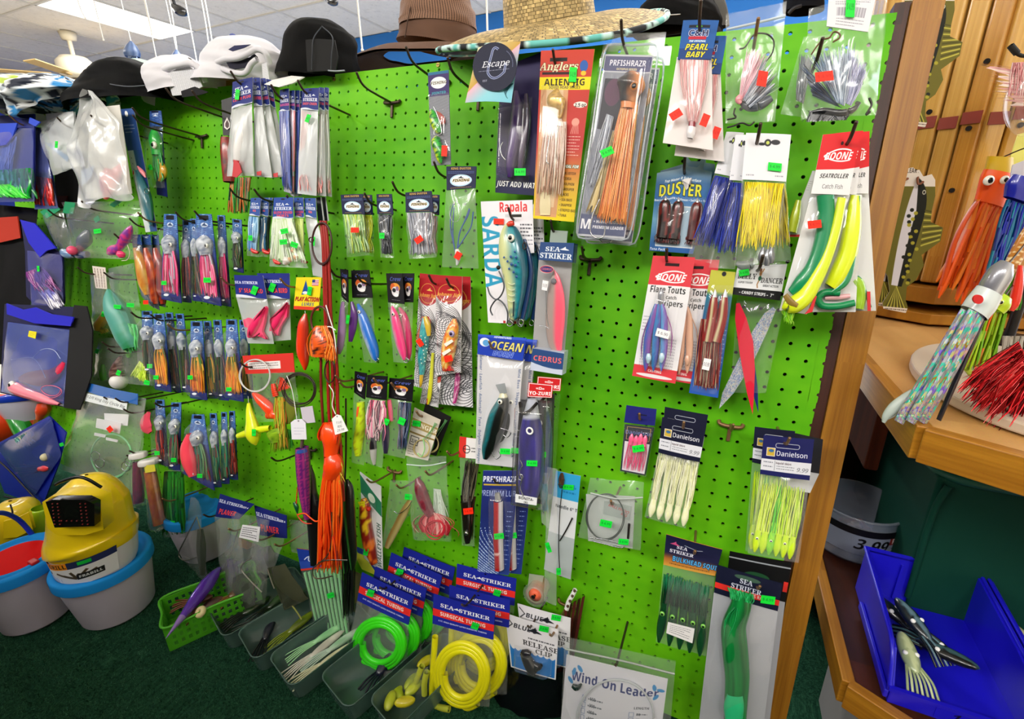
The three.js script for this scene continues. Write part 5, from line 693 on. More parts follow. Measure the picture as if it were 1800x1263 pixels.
{ // seatroller packs
const mk=(label,z,h,b,sh)=>{const g=pack('lure_package',label,z,h,'seatroller',b,{puff:0.008,mat:CLEAR});card(g,'white_back',b,-0.004,'#e4e3e2');sh(g);return g;};
mk('rearmost red-headed tube lure pack, fanned out at far right',0.085,[1478,236,1529,230,1527,340,1470,340],[1470,340,1527,340,1540,546,1476,546],(g)=>{body(g,'tube_lure',[[1500,492,12],[1507,500,13],[1512,520,11],[1508,542,11]],plain('#9cc828'),{dz:0.003});body(g,'dark_edge',[[1490,494,3],[1508,488,4],[1520,510,3],[1530,540,3]],plain('#1c8050'),{dz:0.005});card(g,'red_tab',[1524,512,1530,512,1531,546,1525,546],0.012,'#d0242a');});
mk('middle red-headed pack with a curved yellow and green tube lure',0.098,[1466,234,1518,229,1506,342,1452,340],[1452,340,1515,342,1504,548,1424,548],(g)=>{body(g,'tube_lure',[[1504,344,9],[1498,400,16],[1488,450,17],[1472,486,16],[1460,504,12]],plain('#e0ee1c'),{dz:0.004});body(g,'green_edge',[[1510,344,2],[1508,400,4],[1500,450,5],[1486,494,7],[1462,514,4]],plain('#138a52'),{dz:0.007});tube(g,'curled_tail',[[1502,532],[1470,538],[1444,536],[1438,524],[1448,514],[1476,514]],0.005,M('#138a52',0.35),{dz:0.004});body(g,'pink_liner',[[1450,524,3],[1474,522,5],[1494,520,4]],plain('#dca0a4'),{dz:0.001});});
const g=mk('front red-headed tube lure pack with a long green and yellow tube and red sticker',0.112,[1447,236,1514,231,1493,343,1426,340],[1426,340,1494,343,1418,552,1370,545],(q)=>{
body(q,'green_tube',[[1451,344,16],[1452,380,15],[1444,430,15],[1428,472,14],[1408,498,14],[1390,514,7]],plain('#0f8a56'),{dz:0.004});body(q,'yellow_tube',[[1480,348,8],[1470,400,9],[1454,450,10],[1434,490,13],[1414,522,15],[1392,536,15],[1378,532,11]],plain('#dcee20'),{dz:0.008});
body(q,'mouth',[[1380,518,5],[1390,530,6],[1402,537,4]],plain('#8a7030'),{dz:0.017,ratio:0.3});strands(q,'frayed_tail',12,[1376,542,1396,546],[1378,564,1392,572],['#9cdc20','#7cc81c'],{w:2,dz:0.004,wig:6});sticker(q,1432,394,24,14,-6,0.018,R_);lines;});
const k=outline(g,'clipped_corner',[[1414,552],[1424,540],[1432,520],[1436,520],[1428,548]].map((p)=>p),0.01,0.0008,'#d0242a');
const w=thing('lure_package','edge of a red and white tube pack left of the front tube pack','lure package',BOARD,1440,290,0.072);card(w,'backing_card',[1428,300,1446,300,1416,416,1384,416],0,'seatback');body(w,'yellow_tube',[[1404,352,5],[1398,380,9],[1392,408,9]],plain('#b8c828'),{dz:0.005});
}
{ // flare touts cards
let g=thing('lure_package','white and red blister card of three blue-purple glitter squids','lure package',BOARD,1183,452,0.095);
card(g,'backing_card',[1148,449,1222,452,1187,674,1111,660],0,'flare');
for(const[dx,c1,c2]of[[-9,'#2c6ab4','#8a3ca0'],[1,'#2a8cc8','#4c3c9c'],[11,'#5aa8d8','#7c3ca8']])body(g,'glitter_squid',[[1158+dx*0.5,534,3],[1157+dx*0.9,552,5.5],[1152+dx*1.4,590,6.5],[1150+dx*1.5,620,6],[1148+dx*1.4,640,4.5],[1147+dx*1.4,652,1]],(t,s)=>mix(rgb(c1),rgb(c2),clamp(0.5+s*0.7+nz(t*40,s*9,dx)*0.5)),{dz:0.008});
strands(g,'purple_edge',8,[1150,540,1166,540],[1130,630,1178,632],['#8c3c9c','#b050a8'],{w:2,dz:0.005,bow:8});for(const[x,y]of[[1140,629],[1163,628]])body(g,'belly_patch',[[x,y-8,3],[x,y,5],[x-1,y+9,2]],plain('#b8d8e8'),{dz:0.014});
body(g,'lead_nose',[[1163,508,2],[1162,516,5],[1161,530,4.5],[1160,536,3]],plain('#9a9ca4'),{dz:0.008,mat:VCP});blister(g,[1152,500,1192,512,1176,652,1126,645],0.001,0.019,{k:0.16});sticker(g,1165,586,24,14,16,0.022,'priceWhite');
const s=again(g,'second white and red blister card with an orange squid behind the blue one',[0.034,-0.001,-0.02],0.02);for(const c of[...s.children])if(c.name.startsWith('glitter')||c.name.startsWith('purple')||c.name.startsWith('belly')){c.material=VC;c.geometry=c.geometry.clone();const a=c.geometry.attributes.color;for(let i=0;i<a.count;i++)a.setXYZ(i,0.75,0.42,0.28);}s.children.filter((c)=>c.name.startsWith('price')).forEach((c)=>s.remove(c));
g=thing('lure_package','tall blue card with two dark red and gold needle squids','lure package',BOARD,1272,476,0.08);
card(g,'backing_card',[1250,474,1293,478,1262,699,1211,690],0,'redSquid');
for(const[x0,x1]of[[1257,1240],[1275,1254]]){body(g,'silver_nose',[[x0,508,0.6],[x0,514,3],[x0-1,522,4.5]],plain('#d0d0d4'),{dz:0.008,mat:VCP});body(g,'squid_body',[[x0-1,518,5],[x0-3,535,8],[x0-6,560,8.5],[x1+4,600,10]],(t,s,f)=>Math.abs(s+0.1)<0.3?rgb('#cfc79a'):rgb('#8a1418'),{dz:0.006});strands(g,'skirt',26,[x1-7,560,x1+14,562],[x1-22,682,x1+10,688],['#8a1c1c','#6a1416','#a83830','#c8b898','#4c0c10'],{w:1.8,dz:0.006,wig:3});}
sticker(g,1242,640,13,20,12,0.016,'priceWhite');pouch(g,[1250,500,1290,502,1260,694,1214,686],0.002,{puff:0.012,single:true,mat:CLEAR});
}
{const g=thing('lure_bag','clear bag with a pink and a hologram knife-shaped spoon crossing','lure bag',BOARD,1320,540,0.05);
const blade=(n,pts,m,dz)=>{outline(g,n,pts,dz,0.002,m,{});};
const holo=new THREE.MeshPhysicalMaterial({map:repeat(dataTex(128,(u,v)=>{const c=[[188,208,234],[228,232,240],[140,160,205],[236,226,200],[160,226,240]][Math.floor((nz(Math.floor(u*40)*1.7,Math.floor(v*40+(Math.floor(u*40)%2)*0.5)*2.3)+1)*2.6)%5];return c;}),3,3),metalness:0.25,roughness:0.25,side:THREE.DoubleSide});
blade('blue_blade',[[1300,560],[1314,575],[1324,620],[1332,680],[1333,725],[1326,700],[1306,610]],M('#1c2a78',0.35),0);
blade('hologram_blade',[[1359,539],[1364,544],[1350,580],[1322,640],[1290,690],[1264,718],[1270,690],[1294,640],[1324,580],[1344,550]],holo,0.006);
blade('pink_blade',[[1294,533],[1300,532],[1312,558],[1324,600],[1327,650],[1325,700],[1323,728],[1313,690],[1300,620],[1292,560]],M('#e0203c',0.3,{clearcoat:0.6}),0.012);
pouch(g,[1296,520,1382,520,1346,690,1284,690],0.004,{puff:0.014,mat:CLEAR});
}
{ // danielson packs
let g=pack('lure_package','small navy-topped box of four hot pink squids with a green sticker',0.06,[1101,712,1154,719,1151,748,1097,742],'danPink',null);
card(g,'backing_card',[1098,745,1150,751,1135,836,1090,827],-0.004,'danBack');
for(let i=0;i<4;i++)squid(g,1111+i*8,762+i%2*3,1100+i*8.5,826+i,4.4,['#ff3c84','#ff6ca0'],{dz:0.001,n:6,head:0.3,spread:1.1});
blister(g,[1097,744,1152,750,1136,838,1089,828],-0.002,0.014,{k:0.06});sticker(g,1122,788,21,12,-8,0.017);
g=pack('lure_package','dark-headed pack of five milky white squid skirts priced 9.99',0.07,[1164,733,1241,748,1230,812,1157,795],'dan',[1157,795,1230,812,1205,929,1133,908],{puff:0.01});
for(let i=0;i<5;i++)squid(g,1143+i*14.5,908+i*4,1166+i*14,800+i*3.5,6.5,['#eef0b8','#f6f6d8'],{dz:0.003,n:12,head:0.3,spread:1.0,w:3});
again(g,'second dark-headed squid pack just visible behind the milky white one',[0.001,0.014,-0.016]);
const ch=(label,z,h,look,b)=>{const q=pack('lure_package',label,z,h,look,b,{puff:0.011});const lx=b[6],rx=b[4];for(let i=0;i<6;i++){const u=(i+0.5) / 6;squid(q,lerp(lx+6,rx-10,u),lerp(b[7]-4,b[5]-6,u),lerp(b[0]+8,b[2]-8,u),lerp(b[1]+14,b[3]+12,u),7,i===2?['#6cd83c','#b4f040']:['#dcf43c','#c8f01c','#e8f87c'],{dz:0.003,n:9,head:0.32,spread:1.0,w:3.4,eye:i%2===0});}return q;};
ch('dark-headed pack of lime squids tucked at left behind the front lime pack',0.06,[1327,750,1398,758,1390,826,1322,812],'dan',[1322,812,1390,826,1376,972,1310,968]);
ch('front navy-headed pack of lime and yellow squid skirts priced 9.99',0.082,[1342.6,765,1431.5,772.5,1423,844,1336,832.6],'danBlue',[1336,832,1423,844,1404,989,1314,972]);
g=thing('lure_package','plain dark header card sticking out right behind the lime squid packs','lure package',BOARD,1430,768,0.05);card(g,'header_card',[1384,758,1447,772,1440,832,1384,822],0,'#0d0f1c');card(g,'white_back',[1384,822,1440,832,1424,866,1384,860],-0.001,'#c8c8cc');
}
{ // bulkhead squids and the green octopus skirt
let g=pack('lure_package','orange and navy headed bag of five dark green squids with white label',0.07,[1171,939,1270,966,1257,1012,1166,992],'bulk',[1166,990,1257,1012,1241,1153,1153,1127],{puff:0.012});
for(let i=0;i<5;i++){const x0=1158+i*18,y0=1128+i*6;squid(g,x0,y0,1178+i*15,1006+i*5,8.5,['#0b3c1e','#0f4c2a','#072814'],{dz:0.004,n:12,head:0.58,spread:1.0,w:3,tip:['#1c7a50','#158a5a']});eye(g,x0+6,y0-50-i*0.5,4.4,0.015,'#7cc84a','#0c2a14');}
card(g,'white_label',[1174,1093,1221,1105,1217,1130,1171,1112],0.017,'whiteLab');
const mk=(label,z,h,look,b,full)=>{const q=pack('lure_package',label,z,h,look,null);card(q,'grey_back',b,-0.002,'#aeb0b8');if(full){
body(q,'octopus_skirt',[[1304,1038,16],[1302,1064,19],[1290,1100,22],[1292,1140,23],[1296,1190,22],[1294,1230,21],[1292,1270,20]],(t,s)=>mix(rgb('#0f8a3c'),rgb('#085c28'),clamp(0.5+0.5*Math.sin(s*26+t*2)+nz(t*3,s*14,1))),{dz:0.009,ratio:0.6,n:40,seg:30,warp:(t,a)=>0.05*Math.sin(a*15)});strands(q,'cut_ends',40,[1284,1052,1322,1060],[1280,1030,1326,1044],['#23b45c','#149048','#3cd07c'],{w:2.4,dz:0.016,wig:3});strands(q,'loose_legs',6,[1290,1066,1300,1070],[1270,1120,1280,1130],['#149048','#1ca858'],{w:3,dz:0.018,wig:6,bow:6});body(q,'knot',[[1292,1220,14],[1290,1240,18],[1290,1262,16]],plain('#2cc080'),{dz:0.018,ratio:0.4});sticker(q,1350,1054,25,14,8,0.012);pouch(q,[1258,1040,1367,1072,1340,1290,1226,1290],0.002,{puff:0.024,single:true,mat:CLEAR});}return q;};
mk('black-headed octopus skirt pack behind the green one',0.05,[1283,969,1392,989,1380,1058,1276,1030],'octBack',[1276,1030,1380,1058,1350,1290,1250,1290],false);
mk('long grey card with a bright green octopus skirt, cut by the bottom edge',0.075,[1261,993,1376,1026.4,1367,1074,1255,1041],'octHdr',[1255,1038,1368,1072,1340,1290,1226,1290],true);
}
{const g=thing('leader_bag','zip bag with a white wind-on leader card and coiled clear line','leader bag',BOARD,1090,1140,0.11);
card(g,'printed_card',[996,1150,1174,1193,1160,1300,984,1290],0,'windon');coil(g,'clear_line',1082,1262,66,66,3,0.0012,M('#e8ecee',0.1,{transmission:0.5,thickness:0}),{dz:0.004,j:3,grow:0.04});body(g,'dark_loop',[[1006,1204,3],[1014,1208,5],[1022,1202,2]],plain('#122a24'),{dz:0.006});
pouch(g,[993,1118,1188,1161,1176,1300,984,1300],0.001,{puff:0.012,wr:0.4});part(g,'zip_seal',tubeGeo([g.at(994,1140,0.006),g.at(1090,1160,0.008),g.at(1186,1184,0.006)],0.0018,6),M('#b8c0b8',0.2,{transmission:0.3,thickness:0}));
}
{ // release clips
const g=pack('tackle_package','front white and blue release clip card with a black clip',0.09,[887.5,1078,981.5,1107,976.6,1194.5,898,1171.6],'release',null,{cat:'tackle package'});
body(g,'clip_arm',[[920,1146,6],[926,1158,8],[934,1172,9],[940,1182,6]],plain('#0c0c10'),{dz:0.012});body(g,'clip_jaw',[[916,1144,3],[924,1148,7],[932,1150,5]],plain('#14141a'),{dz:0.014});body(g,'clip_tail',[[936,1166,4],[946,1172,6],[952,1168,3]],plain('#0c0c12'),{dz:0.012});
blister(g,[904,1132,972,1148,970,1188,904,1168],0.004,0.02);sticker(g,956,1105,17,10,12,0.006);
again(g,'rear white and blue release clip card behind the front one',[0.016,0.014,-0.022],0.02);
const s=thing('leader_stack','edge-on stack of thin dark red-brown rig packs hanging by a white swivel','tackle package',BOARD,1005,1045,0.03);
for(let i=0;i<5;i++){const x=984+i*7.5;outline(s,'pack_edge',[[x+9,1066-i*4],[x+14,1064-i*4],[x+2-i*3,1180],[x-8-i*5,1252],[x-16-i*5,1252],[x-4-i*3,1170]],0.012-i*0.004,0.003,i%2?'#3a1414':'#5c2220');}
tube(s,'white_swivel',[[1011,1036],[1006,1046],[1000,1056],[996,1070]],0.005,WHITE,{dz:0.02});for(let i=0;i<4;i++)ball(s,'bead',1010-i*4,1038+i*9,2.4,0.026,M('#4c2a20',0.4));
}
{ // surgical tubing
const mk=(label,z,h,b,cx,cy,rx,ry,m,dx,o={})=>{const g=pack('tubing_package',label,z,h,'seaTube',b,{cat:'tubing package',puff:0.014});coil(g,'coiled_tube',cx,cy,rx,ry,3.1,0.0064,m,{grow:-0.34,dz:0.009,rise:0.006,seg:12,a0:o.a0??2.6});coil(g,'coiled_tube',cx+2,cy+2,rx*0.97,ry*0.97,2,0.0064,m,{grow:-0.2,dz:-0.004,seg:12,a0:1});if(o.tail)tube(g,'tube_end',o.tail,0.0064,m,{dz:0.008,seg:12});return g;};
const gr=M('#3ff01c',0.32,{clearcoat:0.4}),ye=M('#f4ee14',0.32,{clearcoat:0.4});
let g=mk('front blue-headed bag of coiled bright green surgical tubing',0.115,[635.7,1006,727,1048,717.6,1098,627.7,1055],[628,1052,718,1096,716,1194,611,1156],668,1132,45,46,gr);
sticker(g,651,1042,12,12,20,0.012);again(g,'second bag of green tubing just behind the front green one',[0.012,0.002,-0.03],0.02);again(g,'third bag of green tubing further back on the same hook',[0.03,0.022,-0.062],-0.02);again(g,'rearmost bag of green tubing nearest the pegboard',[0.044,0.026,-0.092],0.01);
g=mk('front blue-headed bag of coiled yellow surgical tubing',0.125,[761.7,1043.7,870,1075,866.6,1124,760,1095.4],[760,1094,867,1122,860,1242,751,1226],813,1186,47,58,ye,0,{tail:[[765,1118],[763,1150],[760,1190],[759,1226]]});
sticker(g,835,1100,13,11,20,0.012);again(g,'second bag of yellow tubing behind the front yellow one',[0.016,0.006,-0.034],0.03);again(g,'rear dark-headed bag of yellow tubing nearest the pegboard',[0.012,0.03,-0.07],0);
}
{ // tall card with vertical lettering, gold lure bag, red squid bag, stinger card
let g=pack('lure_package','white and green card reading down its side beside an orange striped lure',0.06,[632,829,669,855,673,1006,640,980],'walleye',null);
body(g,'striped_lure',[[639,876,4],[641,888,8],[643,920,9],[650,960,9],[658,990,5]],(t,s,f)=>nz(t*15,s*2,1)>0.05?rgb('#8a1c10'):nz(t*7,3,3)>0?rgb('#e8c020'):rgb('#e07020'),{dz:0.01});ball(g,'gill_spot',648,894,3.4,0.018,M('#c82010',0.3));pouch(g,[630,864,660,876,668,1004,638,980],0.004,{puff:0.014,single:true,mat:CLEAR});card(g,'price_sticker',[629,882,641,880,641,890,636,896],0.02,'priceYellow');sticker(g,643,970,8,12,10,0.022);
g=thing('lure_bag','small zip bag with a gold metal spoon on a hook','lure bag',BOARD,706,848,0.06);body(g,'gold_spoon',[[722,876,3],[712,896,7],[698,924,7],[686,948,6],[680,962,4]],(t,s,f)=>mix(rgb('#a8883c'),rgb('#e8d48a'),sst(-0.5,0.6,s)),{dz:0.004,mat:VCP,ratio:0.5});jhook(g,[[724,880],[716,892],[700,902],[692,898]],0.0008,0.012);pouch(g,[686,843,726,845,724,900,672,964],0,{puff:0.01});sticker(g,718,873,13,10,6,0.014);lines;
g=thing('lure_bag','zip bag holding a dark red squid with tangled red legs','lure bag',BOARD,750,810,0.085);body(g,'squid_body',[[733,840,3],[737,852,8],[743,872,10],[751,892,9],[758,904,7]],(t,s)=>mix(rgb('#8a2c3c'),rgb('#5c1824'),clamp(0.5+nz(t*20,s*5,1))),{dz:0.004});strands(g,'red_legs',26,[752,898,770,902],[742,938,788,944],['#c42c38','#a01c28','#e06068','#f0b0a8'],{w:1.5,dz:0.005,wig:12,bow:14,n:9});coil(g,'curled_legs',765,928,18,14,2.4,0.0012,M('#c8283a',0.35),{dz:0.008,j:9});strands(g,'white_hair',18,[762,858,774,860],[764,912,786,912],['#dfeadc','#c8dcc8'],{w:1.6,dz:0.001});pouch(g,[714,803,784,801,792,952,726,948],0,{puff:0.016,wr:0.6,nu:12,nv:16});tube(g,'zip_seal',[[715,816,0.004],[750,818,0.006],[784,812,0.004]],0.0015,M('#dfeee6',0.2,{transmission:0.4,thickness:0}));
g=pack('hook_package','small tan hook card marked 2/0 with a coiled green line',0.075,[728,716,774,738,752,809,712,800],'stinger',null,{cat:'hook package'});coil(g,'line_coil',741,788,14,15,3.2,0.0008,M('#bfae74',0.4),{dz:0.008,j:2});jhook(g,[[744,770],[746,790],[740,802],[734,796]],0.0012,0.01,M('#9cdc8c',0.4),'green_hook');strands(g,'green_line',4,[764,742,768,744],[742,776,746,780],['#7cc87c'],{w:1,dz:0.008});sticker(g,732,744,14,10,8,0.007);const b=again(g,'black-topped hook card right behind the tan one',[0.014,0.006,-0.018],-0.06);b.children[0].material=M('#141214',0.4);
}
{ // dark feather jig with red-white header; ocean pack; cedar box; yo-zuri; blue prfish card
let g=pack('lure_package','small red and white header with a long dark feather jig below',0.05,[807.5,767,839,771,838,806,806,803],'redwhite',[808,800,836,802,834,960,812,958],{puff:0.006});
strands(g,'dark_feathers',40,[812,880,830,880],[820,806,844,812],['#2c2a22','#54503c','#1c1a16','#7a7458'],{w:2,dz:0.004,wig:3});strands(g,'brown_hackle',30,[810,870,836,872],[816,948,828,948],['#1c120c','#3a2014','#0c0a08','#5c2c1c'],{w:2.2,dz:0.004,wig:2});body(g,'jig_body',[[818,880,8],[820,910,7],[822,944,6],[822,954,4]],plain('#15100c'),{dz:0.002});ball(g,'lead_eye',820,936,4,0.01,STEEL);sticker(g,823,898,17,11,-6,0.014,R_);
g=pack('lure_package','long clear sleeve with blue header and a diving blue-green lure',0.09,[840,587,925,594,918.6,634,839,622],'ocean',null,{});
card(g,'grey_back',[840,618,920,630,904,821,836,814],-0.005,'oceanBack');body(g,'lure_body',[[884,690,5],[884,704,10],[876,730,16],[868,762,16],[858,790,11],[853,806,4]],(t,s,f)=>t<0.12?rgb('#d8d4b0'):s<-0.1?mix(rgb('#1c7c84'),rgb('#18585e'),clamp(nz(t*30,s*3)+0.5)):rgb('#0c1210'),{dz:0.006,seg:20,n:30});outline(g,'diving_lip',[[871,676],[887,673],[891,690],[880,694]],0.01,0.001,M('#c4cacc',0.1,{transmission:0.7,thickness:0}));eye(g,879,706,4,0.019);jhook(g,[[880,752],[892,756],[898,760],[892,768],[884,764]],0.0009,0.016);jhook(g,[[862,790],[872,806],[880,800],[876,792]],0.0009,0.01);sticker(g,888,793,18,10,3,0.02);pouch(g,[838,620,922,632,904,822,836,815],0.001,{puff:0.018,nu:10,nv:16});
again(g,'second blue-headed sleeve edge behind the long diving lure sleeve',[0.012,-0.004,-0.024]);
g=thing('lure_package','clear hang box with blue ends holding a pink-edged grey spoon lure','lure package',BOARD,978,430,0.075);
card(g,'box_top',[950,425,1009,427,1006,461,946.5,456],0.012,'cedTop',{t:0.024});card(g,'box_bottom',[936,612,992,618,988,659,932,650],0.012,'cedBot',{t:0.024});card(g,'silver_back',[947,456,1006,460,992,620,936,612],-0.011,'#a4a2a2');
part(g,'clear_side',sheetGeo([g.at(1007,430,0.012),g.at(1019,432,-0.012),g.at(1003,645,-0.012),g.at(990,656,0.012)],0.0005),CLEAR);body(g,'spoon',[[974,474,1],[976,486,7],[977,520,15],[976,560,17],[976,600,13],[980,617,8]],(t,s,f)=>s>0.15?rgb('#ff3c68'):rgb('#a89088'),{dz:0.002,ratio:0.3});ball(g,'eye_ring',973,494,5,0.007,M('#6a6c74',0.4));jhook(g,[[960,500],[962,560],[966,578],[960,574],[948,572]],0.0009,0.006);outline(g,'logo_sticker',Array.from({length:24},(_,i)=>[961+12*Math.cos(i / 24*6.283),473+7*Math.sin(i / 24*6.283)]),0.014,0.0004,'cedLogo');card(g,'price_sticker',[954,492,964,494,961,511,952,509],0.0135,'priceWhite');part(g,'clear_front',sheetGeo(quadOf(g,[947,456,1006,460,992,620,936,612],0.012),0.0005),CLEAR);card(g,'hang_tab',[968,404,998,406,996,428,966,426],0,M('#d8e4dc',0.2,{transmission:0.6,thickness:0}));
g=thing('lure_package','clear box with a deep purple lure, white eye ring and steel swivel','lure package',BOARD,940,690,0.09);
card(g,'header_card',[929,672,972,676,970,699,927,697],0.016,'yozuri');card(g,'dark_back',[911,702,960,704,956,886,906,880],-0.012,'#16141c');body(g,'lure_body',[[936,700,8],[934,730,14],[934,760,20],[934,800,22],[932,850,20],[930,876,13],[930,880,4]],(t,s,f)=>t<0.17?rgb('#b8bcc8'):mix(rgb('#24128c'),rgb('#150a50'),clamp(0.4+nz(t*6,s*7,3))),{dz:0.0,n:30,seg:20});part(g,'white_ring',new THREE.TorusGeometry(0.0055,0.0016,8,24).translate(...g.at(931,757,0.024).toArray()),WHITE);tube(g,'swivel_wire',[[914,808],[918,818],[913,828],[917,842],[914,856],[920,872]],0.0011,STEEL,{dz:0.021});coil(g,'swivel_ring',915,838,4,5,1.2,0.001,STEEL,{dz:0.021});card(g,'foot_label',[906,868,944,875,943,888,905.5,882],0.02,'bonita');sticker(g,935,814,19,10,2,0.026);tube(g,'dark_hook',[[914,706],[918,726],[930,722],[944,708]],0.003,DARKSTEEL,{dz:0.016});blister(g,[912,700,971,704,959,895,905,884],-0.008,0.03,{k:0.06});
again(g,'second red-headed clear lure box showing behind the purple lure box',[0.004,0.006,-0.034],0.0);
g=pack('lure_package','blue wave-print card with a red and white slim trolling lure',0.065,[849,827,912,827,894,1010.6,839,1003.5],'razrBlue',null);body(g,'lure_head',[[874,866,4],[875,874,5],[876,880,4.5]],plain('#b4b4b0'),{dz:0.008,mat:VCP});body(g,'red_body',[[876,880,8],[876,910,8],[876,950,8.5],[877,972,8],[878,1000,8]],(t,s,f)=>s>0.6?rgb('#d8d4d8'):t>0.72&&t<0.75?rgb('#f0c8c0'):rgb('#b01c20'),{dz:0.006});sticker(g,877,942,17,10,-6,0.018);blister(g,[862,858,892,860,888,1004,862,1002],0.003,0.018);
again(g,'second blue wave-print card edged out right behind the red lure card',[0.02,-0.002,-0.018]);
}
{ // needle card, spool, ballyhoo bag
let g=pack('tackle_package','blue and white needle card with a rusty wire twist',0.045,[977,827,1020.5,836.5,1003,1018,956,1000],'tipBlue',null,{cat:'tackle package'});tube(g,'needle',[[988,860],[984,900],[982,960],[984,1008]],0.0008,DARKSTEEL,{dz:0.006});tube(g,'needle',[[1006,910],[996,930],[984,950]],0.0014,DARKSTEEL,{dz:0.006});coil(g,'wire_twist',987,842,3,10,3,0.0012,RUST,{dz:0.008,j:4});sticker(g,999,856,19,9,5,0.006);
g=thing('leader_sleeve','long narrow clear sleeve hanging in front of the needle card','tackle package',BOARD,968,822,0.075);pouch(g,[962,820,980,824,978,1064,956,1056],0,{puff:0.007,mat:HAZY});pouch(g,[946,828,964,832,966,930,952,918],0.004,{puff:0.006,mat:HAZY,name:'inner_sleeve'});strands(g,'teal_tinsel',14,[950,850,962,850],[954,900,962,900],['#2c8a94','#1c6c7c'],{w:1.6,dz:0.004});sticker(g,964,962,7,18,-20,0.01);sticker(g,982,1004,8,12,0,0.006);
g=thing('line_spool','small clear line spool with orange core hanging at the foot of the board','spool',BOARD,940,1046,0.06);const cyl=(r0,r1,z0,z1)=>{const a=g.at(940,1046,z1),s=g.at(941,1046,z1).distanceTo(a);const l=lathe([[r0*s,0],[r1*s,0],[r1*s,z1-z0],[r0*s,z1-z0]],36).rotateX(Math.PI / 2);l.translate(a.x,a.y,z0);return l;};
part(g,'front_flange',cyl(3,20,0.012,0.014),CLEAR);part(g,'rear_flange',cyl(3,20,-0.03,-0.028),CLEAR);part(g,'orange_core',cyl(2,10,-0.028,0.013),M('#ff6a3c',0.4));part(g,'wound_line',cyl(11,16,-0.027,0.010),M('#e6d8c4',0.2,{transmission:0.6,thickness:0}));card(g,'hang_tag',[930,1008,956,1012,952,1030,928,1030],-0.01,M('#e4e8dc',0.25,{transmission:0.7,thickness:0}));ball(g,'axle_hole',937,1049,3.4,0.0145,BLACK,0.2);
g=thing('rig_bag','zip bag with red handwriting and a coiled grey wire rig','rig bag',BOARD,1084,850,0.075);coil(g,'wire_coil',1064,908,33,40,3,0.0008,M('#5c6460',0.35,{metalness:0.6}),{dz:0.006,j:3});card(g,'rig_card',[1030,868,1116,872,1112,964,1034,950],-0.004,'#b2b9b5');card(g,'handwriting',[1056,878,1118,884,1112,916,1054,908],0.012,M('#c02c30',0.5)).visible=true;const hw=g.children[g.children.length-1];g.remove(hw);tube(g,'swivel_wire',[[1036,944],[1064,948],[1098,958],[1096,962],[1060,955],[1040,950]],0.001,STEEL,{dz:0.01});tube(g,'dark_line',[[1106,920],[1104,946]],0.0022,DARKSTEEL,{dz:0.004});
for(const[s,x0,y0]of[['BALLYHOO',1065,886],['RIG',1082,905]])[...s].forEach((ch,i)=>{});card(g,'red_writing',[1062,880,1110,890,1106,914,1060,903],-0.0022,'ballyhoo');pouch(g,[1037.5,839,1131.6,848,1126,967,1016,944],0,{puff:0.012,wr:0.5});sticker(g,1065,920,21,12,12,0.017);sticker(g,1096,952,18,10,6,0.012);tube(g,'zip_seal',[[1038,866,0.006],[1084,876,0.009],[1130,874,0.006]],0.0015,M('#d0d8d4',0.2,{transmission:0.4,thickness:0}));
}
{ // big blue-green fish lure on white card
const g=thing('lure_package','tall white card with a big teal spotted fish lure and crossed treble hooks','lure package',BOARD,890,360,0.07);
outline(g,'backing_card',[[845,354],[936,351],[939,444],[922,446],[908,500],[893,568],[858,566.5]],0,0.0015,'sarda',{uvq:[845,353,936,351,945,568,852,567]});
const sc=(t,s,f)=>{let c=mix(rgb('#d8dc9c'),rgb('#178c98'),sst(-0.5,0.35,s+0.5*nz(t*4,2)));if(s>0.55)c=rgb('#0e5c72');if(t>0.55&&nz(t*26,s,2)>0.16)c=mix(c,rgb('#0f6a78'),0.6);return t<0.03?rgb('#d83c28'):c;};
body(g,'fish_body',[[899,392,3],[897,396,9],[897,410,17],[899,430,22],[902,452,24],[906,480,22],[907,510,17],[905,540,12],[904,558,8],[905,562,3]],sc,{dz:0.01,ratio:0.55,n:40,seg:24});
body(g,'red_nose',[[892,396,3],[897,393,5],[903,392,4]],plain('#e0402c'),{dz:0.018});eye(g,898,418,6.4,0.026);for(const[x,y,r]of[[886,452,1.8],[898,451,2.4],[907,452,2.4],[892,459,2],[899,464,2.6],[906,466,2.6],[895,472,2],[903,478,2.2],[911,460,1.8],[908,486,2.2],[905,442,2]])ball(g,'spot',x,y,r,0.0285,M('#24508c',0.3),0.35);
for(const y of[500,510,520,530])tube(g,'belly_scale',[[893,y-3,0.022],[899,y,0.026],[905,y-2,0.027]],0.0007,M('#e8ecc8',0.3));card(g,'dark_stripe',[902,530,904,530,903,556,901,556],0.0245,'#10202a');
body(g,'dark_back',[[922,420,2],[930,450,4],[933,480,4],[926,520,5],[918,560,4]],plain('#12386a'),{dz:0.002});
ball(g,'hook_hanger',876,470,3.4,0.02,DARKSTEEL);jhook(g,[[877,476],[884,492],[886,505],[880,520],[872,526],[862,518],[857,504]],0.0014,0.016,M('#5c6066',0.3,{metalness:0.9}));jhook(g,[[892,568],[892,548],[884,532],[874,526],[866,534],[862,544],[866,554]],0.0014,0.018,M('#5c6066',0.3,{metalness:0.9}));coil(g,'split_ring',896,568,5,5,1.6,0.001,STEEL,{dz:0.014});coil(g,'split_ring',916,566,4,5,1.6,0.001,STEEL,{dz:0.012});coil(g,'swivel',922,432,3,6,2.2,0.0013,DARKSTEEL,{dz:0.022});sticker(g,876.5,389,18,10,2,0.003,R_);
again(g,'second white lure card edge visible right behind the teal fish card',[0.009,-0.002,-0.03]);
}
